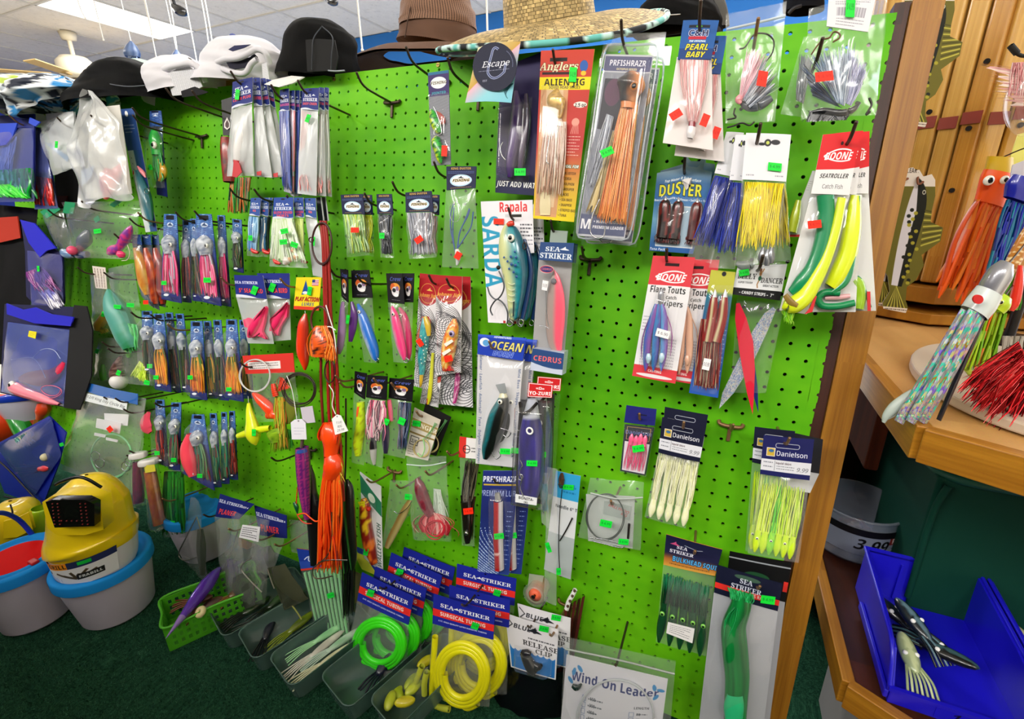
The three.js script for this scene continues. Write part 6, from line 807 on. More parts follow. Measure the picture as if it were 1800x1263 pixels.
{ // clear bag with blue tubes
const g=pack('lure_package','pale bag with blue rubber legs and a red-white float, right of the silver dusters',0.085,[784,292,837,292,835.5,330,785,334],'duster',[784,333,836,329,841,472,777,469],{puff:0.008});
for(const p of[[[800,442],[796,410],[797,380],[798,364]],[[803,440],[808,410],[818,385],[825,366]],[[805,436],[808,408],[822,380],[826,368]],[[806,434],[818,415],[828,398],[832,372]],[[800,440],[792,400],[793,372],[797,358]]])tube(g,'blue_leg',p,0.0011,M('#22529c',0.35),{dz:0.004});body(g,'float',[[803,438,3],[805,446,5],[805,456,4],[803,466,1.5]],(t)=>rgb(t<0.5?'#e8dcd8':'#d8dcdc'),{dz:0.004});sticker(g,805,449,11,13,28,0.013,R_);coil(g,'clear_line',800,372,10,18,1.5,0.0005,STEEL,{dz:0.005});
}
{ // silver / lime / charcoal dusters
const mk=(label,z,h,b,cols)=>{const g=pack('duster_package',label,z,h,'duster',b,{puff:0.011,cat:'lure package'});strands(g,'hair',70,[b[0]+3,b[1]+2,b[2]-3,b[3]+2],[b[6]+5,b[7]-5,b[4]-5,b[5]-5],cols,{w:1.9,dz:0.004,wig:4,depth:0.008,ragged:0.05,bow:-2});return g;};
const lime=['#a8d858','#c8e48c','#86c060','#dce84c','#b4d8a0'],yel=['#c8d41c','#dce030','#aab81c'];
mk('yellow-green hair duster pack showing right behind the front lime one',0.065,[632,342,653,342,655,377,636,377],[636,376,656,376,657,451,640,448],yel);
let g=mk('front lime hair duster pack with a red sticker, leftmost of three dusters',0.085,[598,342,637,340.5,641,376,601.6,376],[602,375,641,375,650,448,610,452],lime);sticker(g,623.6,404,14,9,0,0.02,R_);
g=mk('narrow charcoal grey hair duster pack, middle of three dusters',0.08,[661,341,688,340.5,691,376,663,376],[663,375,691,375,692,453,669,452],['#3c424c','#2a2e38','#586070','#1c2028']);sticker(g,671,414,9,10,0,0.019);
mk('second silver hair duster header behind the front silver pack',0.07,[752,342,772,342,771.5,378,758,376],[758,376,772,378,768,450,752,450],['#b8b4bc','#d8a4a4','#9a9aa4']);
g=mk('front silver hair duster pack with a tilted red sticker, rightmost of three dusters',0.095,[712,338,758,335,762,372,713,373],[713,372,762,371,767,452,719,455],['#c4c6d0','#9ea2b0','#dfe2ea','#84889a','#b8aab0']);sticker(g,736,421,14,11,-35,0.02,R_);
}

// ---------- packages on the board, left half ----------
{ // cedar plug stack at the top and its neighbours
const plug=(g,x0,y0,x1,y1,c)=>{body(g,'plug_body',[[x0,y0,3],[lerp(x0,x1,0.4),lerp(y0,y1,0.4),9],[lerp(x0,x1,0.8),lerp(y0,y1,0.8),8],[x1,y1,3]],c,{dz:0.003});};
let g=pack('lure_package','frontmost white plug pack of the fanned top-row stack, with a green sticker and red tip',0.125,[408,144,443.5,135,443,180,407,191],'seaCedar',[407,190,443,180,447,309,400,310],{puff:0.012,mat:MILKY});
plug(g,430,200,418,300,(t)=>rgb(t>0.72?'#c41c28':'#e8e6e4'));sticker(g,417,166,7,18,6,0.008);card(g,'white_liner',[410,194,442,184,444,304,404,306],-0.003,'#dcdad8');outline(g,'red_tip',[[411,280],[420,286],[425,302],[416,312],[408,310]],0.013,0.0008,'#c41a26');
const labs=['white plug pack right behind the frontmost one of the top-row stack','third white plug pack of the fanned top-row stack','rearmost white plug pack of the fanned top-row stack'];
const qs=[[[442,137,456,136,461,186,446,186],[446,184,461,184,478,312,447,310]],[[456,138,466,137,474,184,462,188],[462,186,474,184,500,310,476,313]],[[466,138,476,140,484,190,474,186],[474,186,484,190,509,312,498,312]]];
qs.forEach(([h,b],i)=>{const q=pack('lure_package',labs[i],0.112-i*0.012,h,'seaCedar',b,{puff:0.007,mat:MILKY});card(q,'white_liner',b,-0.003,'#d4d2d0');outline(q,'red_tip',[[b[6]+4,b[7]-8],[b[6]+12,b[7]-10],[b[6]+12,b[7]-2],[b[6]+5,b[7]-2]],0.009,0.0008,'#c41a26');});
const dc=[['#3858b4','#2a3c94'],['#e08090','#d8d4e4'],['#2c48a8','#4468c0'],['#d86070','#2a3c94']];
[['navy-headed pack of blue skirt, first of the dark middle pair in the top row',[491,158,507,155,508,194,492,196],[492,194,508,192,512,340,499,336],0],['navy-headed pack with pink edge, second in the dark middle group of the top row',[507,160,517,158,518,194,509,194],[509,192,518,192,517,346,510,342],1],['blue skirt pack, third in the dark middle group of the top row',[512,160,526,158,526,196,514,196],[514,192,527,192,524,345,514,344],2],['narrow skirt pack edge just left of the red and white stack in the top row',[524,160,531,159,530,196,525,196],[525,194,531,194,530,344,522,344],3]].forEach(([l,h,b,i])=>{const q=pack('lure_package',l,0.1-i*0.008,h,'seaMid',b,{puff:0.006});strands(q,'skirt',18,[b[0],b[1]+2,b[2],b[3]+2],[b[6],b[7]-3,b[4],b[5]-3],dc[i],{w:3,dz:0.002,wig:1.5});card(q,'liner',b,-0.004,'#8c8ca4');});
const daisy=(label,z,h,b,r)=>{const q=pack('lure_package',label,z,h,'seaDaisy',b,{puff:0.007,mat:MILKY});card(q,'white_liner',b,-0.004,'#d6d4da');card(q,'coral_panel',[b[0]+1,b[1]+4,lerp(b[0],b[2],0.55),b[3]+4,lerp(b[0],b[2],0.2),lerp(b[1],b[7],0.45),b[0]-1,lerp(b[1],b[7],0.5)],-0.002,'#e88078');strands(q,'coral_skirt',8,[lerp(b[6],b[4],0.2),lerp(b[1],b[7],0.78),lerp(b[6],b[4],0.5),lerp(b[1],b[7],0.78)],[b[6]+2,b[7]-3,lerp(b[6],b[4],0.6),b[7]-3],['#e8787c','#f0a8a4'],{w:2,dz:0.003});tube(q,'white_cord',[[lerp(b[0],b[2],0.5),b[1]+10],[lerp(b[6],b[4],0.5),lerp(b[1],b[7],0.5)],[lerp(b[6],b[4],0.35),lerp(b[1],b[7],0.8)]],0.001,WHITE,{dz:0.006});return q;};
g=daisy('front coral and white daisy-chain pack with a green sticker, rightmost top-row stack',0.115,[532,155.5,560,154,559,194,529,192],[529,190,559,193,556,344,523,340]);sticker(g,541,208,7,14,22,0.012);
daisy('second coral and white daisy-chain pack of the rightmost top-row stack',0.1,[560,153,569,154,570,194,561,192],[561,191,570,192,573,345,556,343]);daisy('rear coral and white daisy-chain pack of the rightmost top-row stack',0.086,[570,153,577,154,577,194,571,192],[571,191,577,192,583,346,573,344]);
g=thing('lure_package','black and red pack with a droplet emblem half hidden behind the top-row plug stack','lure package',BOARD,398,190,0.06);card(g,'header_card',[389,176,408,170,408,238,392,238],0.002,'#15151c');outline(g,'emblem',[[399,206],[404,216],[404,224],[399,228],[394,224],[394,216]],0.004,0.0006,'#e8e0de');outline(g,'emblem_core',[[399,211],[402,217],[402,222],[399,225],[396,222],[396,217]],0.0046,0.0006,'#40181c');body(g,'red_bait',[[398,242,7],[400,260,9],[402,290,9],[404,320,8]],(t,s)=>mix(rgb('#a02018'),rgb('#200808'),clamp(nz(t*9,s*3)+0.4)),{dz:0});
strands(g,'orange_green_skirt',34,[404,312,440,312],[402,376,436,376],['#1c7c24','#2c9c2c','#b8602c','#10401c','#d87c3c'],{w:2.6,dz:-0.004,wig:1});
}
{ // second row, left-centre
const hairy=(label,z,h,look,b,cols,o={})=>{const q=pack('lure_package',label,z,h,look,b,{puff:o.puff??0.008,mat:o.mat??FILM});strands(q,'skirt',o.n??34,[b[0]+2,b[1]+2,b[2]-2,b[3]+2],[b[6]+3,b[7]-8,b[4]-4,b[5]-8],cols,{w:3,dz:0.003,wig:2});body(q,'red_foot',[[b[6]+8,b[7]-12,2],[b[6]+13,b[7]-7,3.4],[b[6]+20,b[7]-5,2]],plain('#d8342c'),{dz:0.006});return q;};
let g=hairy('light blue skirt pack, leftmost of the second-row group under the plug stack',0.11,[440,348,458,347,456,380,438,378],'seaBlue',[438,378,456,380,456,452,434,449],['#5c98d0','#86bce4','#3c70b0','#a8d0ec'],{});sticker(g,440,418,7,9,0,0.016);
hairy('deep blue skirt pack next to the light blue one in the second row',0.1,[459,348,472,347,471,380,457,378],'seaBlue',[457,378,471,380,470,452,454,450],['#1c4c74','#10304c','#2c6c94','#dcd8c8'],{});
hairy('dark skirt pack edge left of the pale glow pack',0.09,[470,348,478,347,477,380,468,378],'seaBlue',[468,378,477,380,476,452,464,450],['#1c2230','#2c3a50'],{n:14});
g=hairy('pale glow-green skirt pack with three green stickers in the second row',0.125,[480.6,347,514.6,346.5,515,383.6,479,383.6],'seaGlow',[479,382,515,382,541,471,473,468],['#d8ecc0','#e4f2d4','#c8e0a4','#eef6e4'],{n:50,puff:0.012,mat:HAZY});for(const[x,y,r]of[[499.6,406,-12],[498,425,-6],[517,430,20]])sticker(g,x,y,13,9,r,0.02);for(const[x,y]of[[516,440],[520,452],[510,456]])ball(g,'bead',x,y,3.4,0.004,M('#d8a068',0.3));body(g,'white_float',[[500,452,2],[504,458,6],[500,464,3]],plain('#e8e0d8'),{dz:0.006});
hairy('lime glow skirt pack edge behind the pale glow pack',0.11,[516,347,532,347,534,382,518,382],'seaGlow',[516,382,534,382,538,466,520,466],['#c8e068','#dcec8c'],{n:20});
g=pack('lure_package','white-lined long pack hanging behind the ringed cord in the second row',0.105,[534,348,554,348,556,384,537,380],'seaBlue',[537,380,556,384,586,492,550,484],{puff:0.006,mat:MILKY});card(g,'white_liner',[537,380,556,384,584,490,550,482],-0.003,'#dcdae0');sticker(g,551,424,5,16,4,0.012);
for(const[i,x]of[[0,556],[1,564]]){const q=thing('lure_package',i?'second narrow black-backed pack edge near the ringed cord':'first narrow black-backed pack edge near the ringed cord','lure package',BOARD,x,346,0.09-i*0.01);card(q,'backing_card',[x,347,x+7,346,x+12,388,x+3,388],0,'#1a1a2c');card(q,'white_edge',[x+7,346,x+8.5,346,x+14,388,x+12,388],0.001,'#d0d0d8');}
}
{ // pink bird teasers
const mk=(label,z,h,b,p,hs)=>{const g=pack('teaser_package',label,z,h,'seaBird',b,{puff:0.012,cat:'lure package'});card(g,'pale_liner',b,-0.005,M('#dfe6e4',0.4,{transmission:0.4,thickness:0}));outline(g,'bird_wing',p[0],0.006,0.006,'#ff3d76',{rough:0.3});body(g,'bird_body',p[1],plain('#f8306c'),{dz:0.006});tube(g,'dark_keel',p[2],0.0016,M('#8a1838',0.4),{dz:0.014});sticker(g,hs[0],hs[1],10,15,22,0.007);return g;};
mk('right pink bird teaser bag with navy header, just behind the left one',0.085,[450.6,480,508,480,509,525,470,524],[468,523,509,523,511,597,474,600],[[[474,560],[486,548],[502,534],[506,536],[504,556],[492,574],[488,590],[480,582]],[[505,532,2],[494,552,6],[482,574,6],[476,582,3]],[[504,533],[486,552],[475,562],[479,580],[484,590]]],[478,505]);
mk('left pink bird teaser bag with navy header and green sticker',0.1,[410.6,483,461,484,469,525,415,522],[415,520,469,523,481,604,436,603],[[[427,562],[436,558],[446,562],[466,538],[468,542],[464,566],[460,582],[468,596],[452,590],[436,594],[440,578],[430,574]],[[466,540,2],[454,562,7],[444,580,7],[438,592,3]],[[465,540],[446,566],[438,590],[446,592],[456,586]]],[447,510]);
}
{ // yellow header with orange lure
const g=thing('lure_package','bright yellow header card with a leaping blue fish over an orange teaser','lure package',BOARD,543,487,0.105);card(g,'header_card',[521,487,565,487,560,545.6,516,543],0,'action');tube(g,'cord',[[536,546],[537,554]],0.0006,WHITE);body(g,'orange_teaser',[[537,551,2],[534,566,7],[533,590,9],[533,618,9],[536,640,5],[536,650,1.5]],(t,s)=>mix(rgb('#f03a10'),rgb('#c02808'),sst(0.2,0.9,Math.abs(s))),{dz:0.004});sticker(g,544,511,7,15,8,0.004);
}
{ // dark red cord bundle with rings, orange squid chain and tag
const g=thing('squid_chain','long daisy chain of orange squids on dark red cords with a hand-written white tag','lure',BOARD,568,395,0.14),redc=M('#a01c14',0.35),dk=M('#3c1614',0.4);
for(const[a,b,c]of[[568,572,576],[572,576,584],[576,582,592]])tube(g,'red_cord',[[a-4,388],[a,430],[b-2,500],[b,560],[c,640],[c+2,720],[c+8,800],[c+12,880]],0.0034,redc,{dz:-0.006});
for(const x of[563,590])tube(g,'red_cord',[[x+2,610],[x+1,660],[x+4,730],[x+12,860]],0.003,M('#7c1a16',0.35),{dz:-0.01});
coil(g,'cord_ring',566,427,18,36,2.4,0.0016,dk,{j:3});coil(g,'cord_loop',547,421,4,4,1.2,0.0012,dk);coil(g,'cord_ring',562,562,16,24,2.4,0.0018,M('#5c241c',0.4),{j:4,dz:0.004});coil(g,'cord_ring',580,652,9,20,1.6,0.0016,dk,{dz:0.008});
tube(g,'white_cord',[[573,536],[580,560],[586,580],[590,606],[590,630]],0.0012,WHITE,{dz:0.01});tube(g,'white_cord',[[568,576],[580,574],[590,580]],0.0012,WHITE,{dz:0.01});tube(g,'tag_string',[[578,676],[586,690],[584,712],[590,728]],0.001,WHITE,{dz:0.014});
const og=['#ff5a10','#f84810','#ff7420','#e83c08'];
strands(g,'orange_legs',22,[556,572,574,572],[544,628,588,640],['#ff8a2c','#e86a18','#ffa040'],{w:2.2,dz:0.01,wig:5,bow:8});body(g,'orange_squid',[[562,574,8],[564,590,13],[566,608,15],[566,626,12]],(t,s)=>nz(t*20,s*6)>0.2?rgb('#3c1a10'):rgb('#e85c18'),{dz:0.004});
strands(g,'orange_legs',18,[570,742,584,742],[564,776,590,784],og,{w:3,dz:0.012,wig:5,bow:5});
body(g,'orange_squid',[[578,742,6],[580,752,12],[583,768,14],[583,786,11],[582,800,10]],plain('#ff4a0c'),{dz:0.006});body(g,'orange_squid',[[582,800,10],[586,812,14],[586,824,15],[580,838,12]],plain('#f8440a'),{dz:0.006});
strands(g,'orange_legs',40,[570,826,596,830],[553,1006,596,1008],og,{w:4,dz:0.006,wig:6,depth:0.008,ragged:0.1,n:8});tube(g,'orange_tail',[[566,880],[566,906],[556,916],[546,910],[536,902],[524,904]],0.0016,M('#ff5210',0.35),{dz:0.006});
strands(g,'frayed_yellow',10,[592,812,600,812],[598,852,608,846],['#c8a020','#e8c838'],{w:1,dz:0.008,wig:5});
tube(g,'fish_hook',[[583,900],[583,950],[576,975],[560,990],[550,1000],[552,1014],[566,1016],[583,1012]],0.0015,M('#8a7c64',0.3,{metalness:0.9}),{dz:0.014,n:40});tube(g,'hook_shank',[[560,988],[575,984],[611,984]],0.0014,STEEL,{dz:0.014});
outline(g,'price_tag',[[583,736],[592,728],[599,730],[612,757],[589,764]],0.016,0.0008,'tag2',{uvq:[580,732,604,726,612,758,588,765]});
const d=thing('squid_chain','dark green and black rigged squid pair behind the orange squid chain','lure',BOARD,608,850,0.11);for(const[x,y]of[[600,856],[612,850]]){body(d,'squid_body',[[x-2,y-8,2],[x,y+6,7],[x+1,y+40,9],[x+4,y+80,8],[x+8,y+130,6],[x+8,y+150,3]],(t,s,f)=>Math.abs(s+0.4)<0.2?rgb('#3c9c3c'):rgb('#0c120c'),{dz:0});}tube(d,'leader',[[608,700],[608,800],[606,852]],0.002,M('#2c100e',0.4));strands(d,'black_legs',16,[602,960,622,960],[604,1090,622,1080],['#0c0c0c','#14240f','#1c1c1c'],{w:2.2,dz:-0.004,wig:2});
const e=thing('squid_chain','purple mesh-patterned trolling lure with a blank tag, left of the orange chain','lure',BOARD,534,780,0.12);body(e,'mesh_body',[[531,786,9],[532,800,10],[534,840,9.5],[537,880,7],[540,912,4]],(t,s)=>{const k=(Math.sin(t*110+s*9)*Math.sin(t*110-s*9))>0;return rgb(k?'#a8307c':'#5c1c6c');},{dz:0.004,n:60,seg:24});body(e,'blue_collar',[[531,788,8],[531,794,9]],plain('#2c4c9c'),{dz:0.006});tube(e,'clear_leader',[[532,770],[530,786]],0.004,M('#8c7468',0.2,{transmission:0.5,thickness:0}));tube(e,'red_leg',[[524,850],[521,880],[523,905],[534,918],[548,920]],0.0014,M('#e84028',0.4));body(e,'green_tab',[[517,882,2],[521,890,3],[523,902,1]],plain('#0c5c30'));
const wire=M('#2a1c14',0.45);coil(e,'wire_coil',526,683,27,27,4.2,0.0012,wire,{j:6,dz:0.006});tube(e,'tag_string',[[504,660],[512,680],[518,710],[522,740]],0.0009,WHITE,{dz:0.012});outline(e,'price_tag',[[511,742],[518,737],[530,736],[537,743],[539,772],[513,772]],0.014,0.0008,'tag1',{uvq:[511,736,538,736,539,772,513,772]});card(e,'back_tag',[528,716,549,713,554,742,533,744],0.008,'#c8c0cc');
const f=thing('lure','dark tapered trolling lure hanging between the purple lure and the orange chain','lure',BOARD,548,820,0.10);body(f,'lure_body',[[545,818,2],[547,840,6],[549,866,7],[552,890,11],[554,930,10],[556,990,8]],(t)=>rgb(t<0.4?'#4a3c34':'#0d0d0e'),{dz:0});strands(f,'black_skirt',20,[544,880,562,880],[544,990,566,990],['#0a0a0c','#1a1a1e'],{w:2.4,dz:0.004,wig:1.5});
}
{ // black headers with orange emblem
const mk=(label,z,h,b,fn)=>{const g=pack('lure_package',label,z,h,'crew',b,{puff:0.009});fn(g);return g;};
const fish=(g,p,back,belly)=>{body(g,'fish_lure',p,(t,s)=>mix(rgb(back),rgb(belly),sst(-0.1,0.5,-s+0.3*nz(t*20,s*3))),{dz:0.004});eye(g,p[0][0]+2,p[0][1]+14,2.6,0.013);};
let g=mk('narrow black header pack with two purple squid lures, left of the blue fish lure',0.1,[597,472,611,474,612,532,600,520],[598,520,612,530,608,640,594,634],(q)=>{body(q,'purple_lure',[[603,530,2],[602,545,4],[601,580,6],[598,610,5],[596,622,2]],(t,s)=>mix(rgb('#6c3c8c'),rgb('#a888b4'),clamp(0.5+s)),{dz:0.004});body(q,'purple_lure',[[618,530,2],[622,550,5],[620,575,6],[616,600,3]],plain('#5c2c7c'),{dz:0});});sticker(g,611,561,5,15,8,0.014);
mk('black header pack with a bright blue and silver fish lure',0.085,[616.5,475,648,474,655,523,619,523],[619,522,655,522,662,638,640,636],(q)=>{fish(q,[[629,534,2],[636,552,7],[648,588,9],[657,615,8],[660,630,5],[661,634,2]],'#2070d0','#b8ccd8');coil(q,'tail_ring',662,632,4,3,1.4,0.001,STEEL,{dz:0.006});});
mk('second black header pack behind the pink lure pack',0.075,[706,480,727.5,480,726,531,710,531],[706,530,726,530,724,634,706,634],(q)=>fish(q,[[702,540,2],[710,556,6],[716,590,7],[718,620,5],[718,632,2]],'#d0306c','#c8a8b4'));
mk('front black header pack with a hot pink fish lure',0.09,[678,480,706.6,480,711,534,682,531],[682,530,711,532,716,638,692,636],(q)=>{fish(q,[[689,538,2],[693,552,6],[701,590,8],[708,620,6],[711,632,3]],'#f03c84','#b89ca4');coil(q,'tail_ring',714,633,4,4,1.4,0.001,STEEL,{dz:0.006});});
// lower trio
g=mk('lower-row black header pack with a lime squid, left of three',0.1,[623,652,644,656,641,702,622,689],[622,690,642,702,640,818,618,812],(q)=>{body(q,'lime_squid',[[634,706,6],[634,740,7],[630,780,8],[630,800,5]],(t,s)=>nz(t*30,s*3)>0.3?rgb('#a8b020'):rgb('#c8e820'),{dz:0.003});body(q,'orange_stripe',[[630,714,1.5],[629,722,2],[628,732,1.5]],plain('#ff5a2c'),{dz:0.01});});
mk('lower-row black header pack with pink and white rubber legs, middle of three',0.11,[645,659,680.5,661,679,703,643,698],[643,698,679,702,672,822,640,812],(q)=>{strands(q,'pink_legs',30,[650,702,676,704],[648,774,664,778],['#f088a8','#f4c8cc','#e0607c','#f4ece8','#5c4450'],{w:2.4,dz:0.004,wig:6,bow:6});body(q,'lure_head',[[656,768,4],[656,784,5.5],[657,806,4],[658,816,2]],(t)=>rgb(t<0.4?'#15151a':'#b0b0a8'),{dz:0.004});});
g=mk('lower-row black header pack with blue and dark rubber legs, right of three',0.1,[684,664,727,667,724,706,683,699],[683,698,724,705,712,806,678,798],(q)=>{strands(q,'blue_legs',26,[702,706,722,708],[700,790,712,792],['#2c3c5c','#4c6084','#8c98ac','#1c2438','#7c5c70'],{w:2.2,dz:0.004,wig:4});body(q,'pink_strip',[[684,702,3],[686,720,4],[688,740,3]],plain('#e8607c'),{dz:0.003});body(q,'dark_lure',[[680,744,3],[678,760,6],[678,782,5],[678,796,3]],plain('#2a2440'),{dz:0.004});});sticker(g,706,740,12,12,24,0.016);sticker(g,679,741,9,11,24,0.016);
}
{ // red and white contour cards
const mk=(label,z,p,cols,lure,o={})=>{const g=thing('lure_package',label,'lure package',BOARD,(p[0]+p[2]) / 2,p[1],z);card(g,'backing_card',p,0,'johnny');body(g,'jig_fish',lure,(t,s,f)=>{const n=nz(t*16,s*3,z*90);return n>0.25?rgb(cols[2]):n<-0.2?rgb(cols[1]):rgb(cols[0]);},{dz:0.008,seg:20,n:40});if(o.fn)o.fn(g);pouch(g,[p[0]+1,lerp(p[1],p[7],0.2),p[2]-1,lerp(p[3],p[5],0.2),p[4],p[5],p[6],p[7]],0.003,{puff:0.016,single:true,mat:CLEAR});return g;};
mk('rearmost red and white line-pattern card with a magenta jig, third from left',0.045,[770,484,827,486,831,716,757,708],['#c02c84','#e8a8c8','#8c1c60'],[[800,640,3],[804,656,4.5],[803,680,4.5],[799,708,3]]);
mk('left red and white line-pattern card with a teal and gold dotted jig',0.06,[738,480,770,483,768,690,727.5,678],['#2ca0a8','#1c7c88','#48b8b4'],[[745,558,3],[746,576,7],[745,604,8],[742,630,7],[742,650,5],[740,668,3]],{fn:(g)=>{body(g,'gold_back',[[747,556,3],[752,572,5],[754,590,3]],plain('#d8b83c'),{dz:0.014});for(let i=0;i<16;i++)ball(g,'dot',740+(i*7)%13,590+i*3.2,1,0.0185,M('#d8ecd8',0.3),0.4);strands(g,'red_feather',12,[742,556,754,556],[730,600,758,586],['#d83828','#b82018','#e87058'],{w:1.1,dz:0.01,wig:4});sticker(g,738,602,9,14,-34,0.022,R_);body(g,'gold_tail',[[741,658,3.4],[740,672,2.6],[739,680,1]],plain('#d8b02c'),{dz:0.01});}});
mk('front red and white line-pattern card with an orange, gold and white jig',0.075,[767,483,812.5,485.5,810,654,764,660],['#e8982c','#f4d884','#e04c20'],[[799,560,3],[797,574,9],[791,600,12],[787,625,11],[784,645,7],[782,652,3]],{fn:(g)=>{eye(g,794,586,5,0.022,'#b8a8d8','#2a1c3c');strands(g,'red_feather',14,[780,640,792,644],[776,652,796,652],['#e03020','#c01c14'],{w:1.2,dz:0.012,wig:5});for(const[x,y]of[[788,606],[784,622]])outline(g,'white_bar',[[x-8,y-2],[x+6,y-10],[x+9,y-6],[x-4,y+3]],0.0225,0.0008,'#f4f0e4');sticker(g,788,630,14,11,-14,0.026,R_);}});
const t=thing('lure','slim yellow and orange soft lure hanging below the left line-pattern card','lure',BOARD,760,625,0.058);body(t,'soft_body',[[761,620,2.5],[759,650,3],[757,676,3.4],[754,700,3.4],[752,710,2]],(u,s)=>rgb(u>0.75&&s<0.1?'#e8542c':'#e0e020'),{dz:0.006});card(t,'white_card',[744,672,776,660,770,716,738,708],0,'johnny');
}
{ // red card with ring; neon plane lure; green-orange skirts
let g=thing('rig_package','red header card with a coiled clear leader and an orange wing lure in its bag','rig package',BOARD,470,622,0.11);card(g,'header_card',[426,625,515,620,518,654,432,657],0,'redcard');coil(g,'clear_ring',448,660,27,28,3,0.0014,M('#e8e6e2',0.15,{transmission:0.3,thickness:0}),{dz:0.012,j:2});pouch(g,[434,656,518,653,528,738,452,742],0,{puff:0.009});body(g,'orange_wing',[[446,690,3],[458,702,7],[472,716,8],[478,730,5]],plain('#f8441c'),{dz:0.002});body(g,'orange_tail',[[470,730,6],[482,728,8],[490,736,4]],plain('#f04a1c'),{dz:0.002});
g=thing('lure','neon yellow plane-shaped teaser with a green sticker','lure',BOARD,437,705,0.13);body(g,'fuselage',[[437,708,2],[438,720,4],[442,740,7],[445,760,10],[448,775,6],[450,782,1]],plain('#e4f01c'),{dz:0.002});body(g,'wings',[[418,766,4.5],[428,763,6],[446,757,6],[462,754,6],[475,752,5]],plain('#dcec14'),{dz:0.002});sticker(g,446,760,7,12,0,0.015);tube(g,'string',[[436,696],[437,708]],0.0005,WHITE);
g=thing('lure','orange and olive spinner skirt lure hanging beside the neon plane teaser','lure',BOARD,486,680,0.115);body(g,'orange_bead_stack',[[480,674,3],[482,684,4],[485,696,4]],(t)=>rgb(Math.sin(t*40)>0?'#f0401c':'#c83010'),{dz:0.008});strands(g,'olive_skirt',40,[484,696,500,698],[480,796,506,790],['#7ca020','#a8c838','#c86c28','#4c7c1c','#d8a83c'],{w:1.8,dz:0.004,wig:4});strands(g,'red_hackle',14,[492,662,498,664],[486,690,510,684],['#e04830','#b8341c'],{w:1,dz:0.01,wig:5});body(g,'olive_fan',[[504,700,6],[508,716,13],[506,734,10],[498,744,4]],(t,s)=>mix(rgb('#5c6a20'),rgb('#8a8a30'),clamp(0.5+nz(t*4,s*12))),{dz:0,ratio:0.2});body(g,'lime_cup',[[484,752,12],[486,762,12],[488,776,8]],(t,s)=>mix(rgb('#a0cc28'),rgb('#5c8c1c'),clamp(0.5+nz(t*9,s*9))),{dz:0});
strands(g,'green_hair',26,[500,752,514,756],[496,792,514,788],['#3c9c2c','#64bc3c','#2c7c24'],{w:1.4,dz:-0.004,wig:4});
}
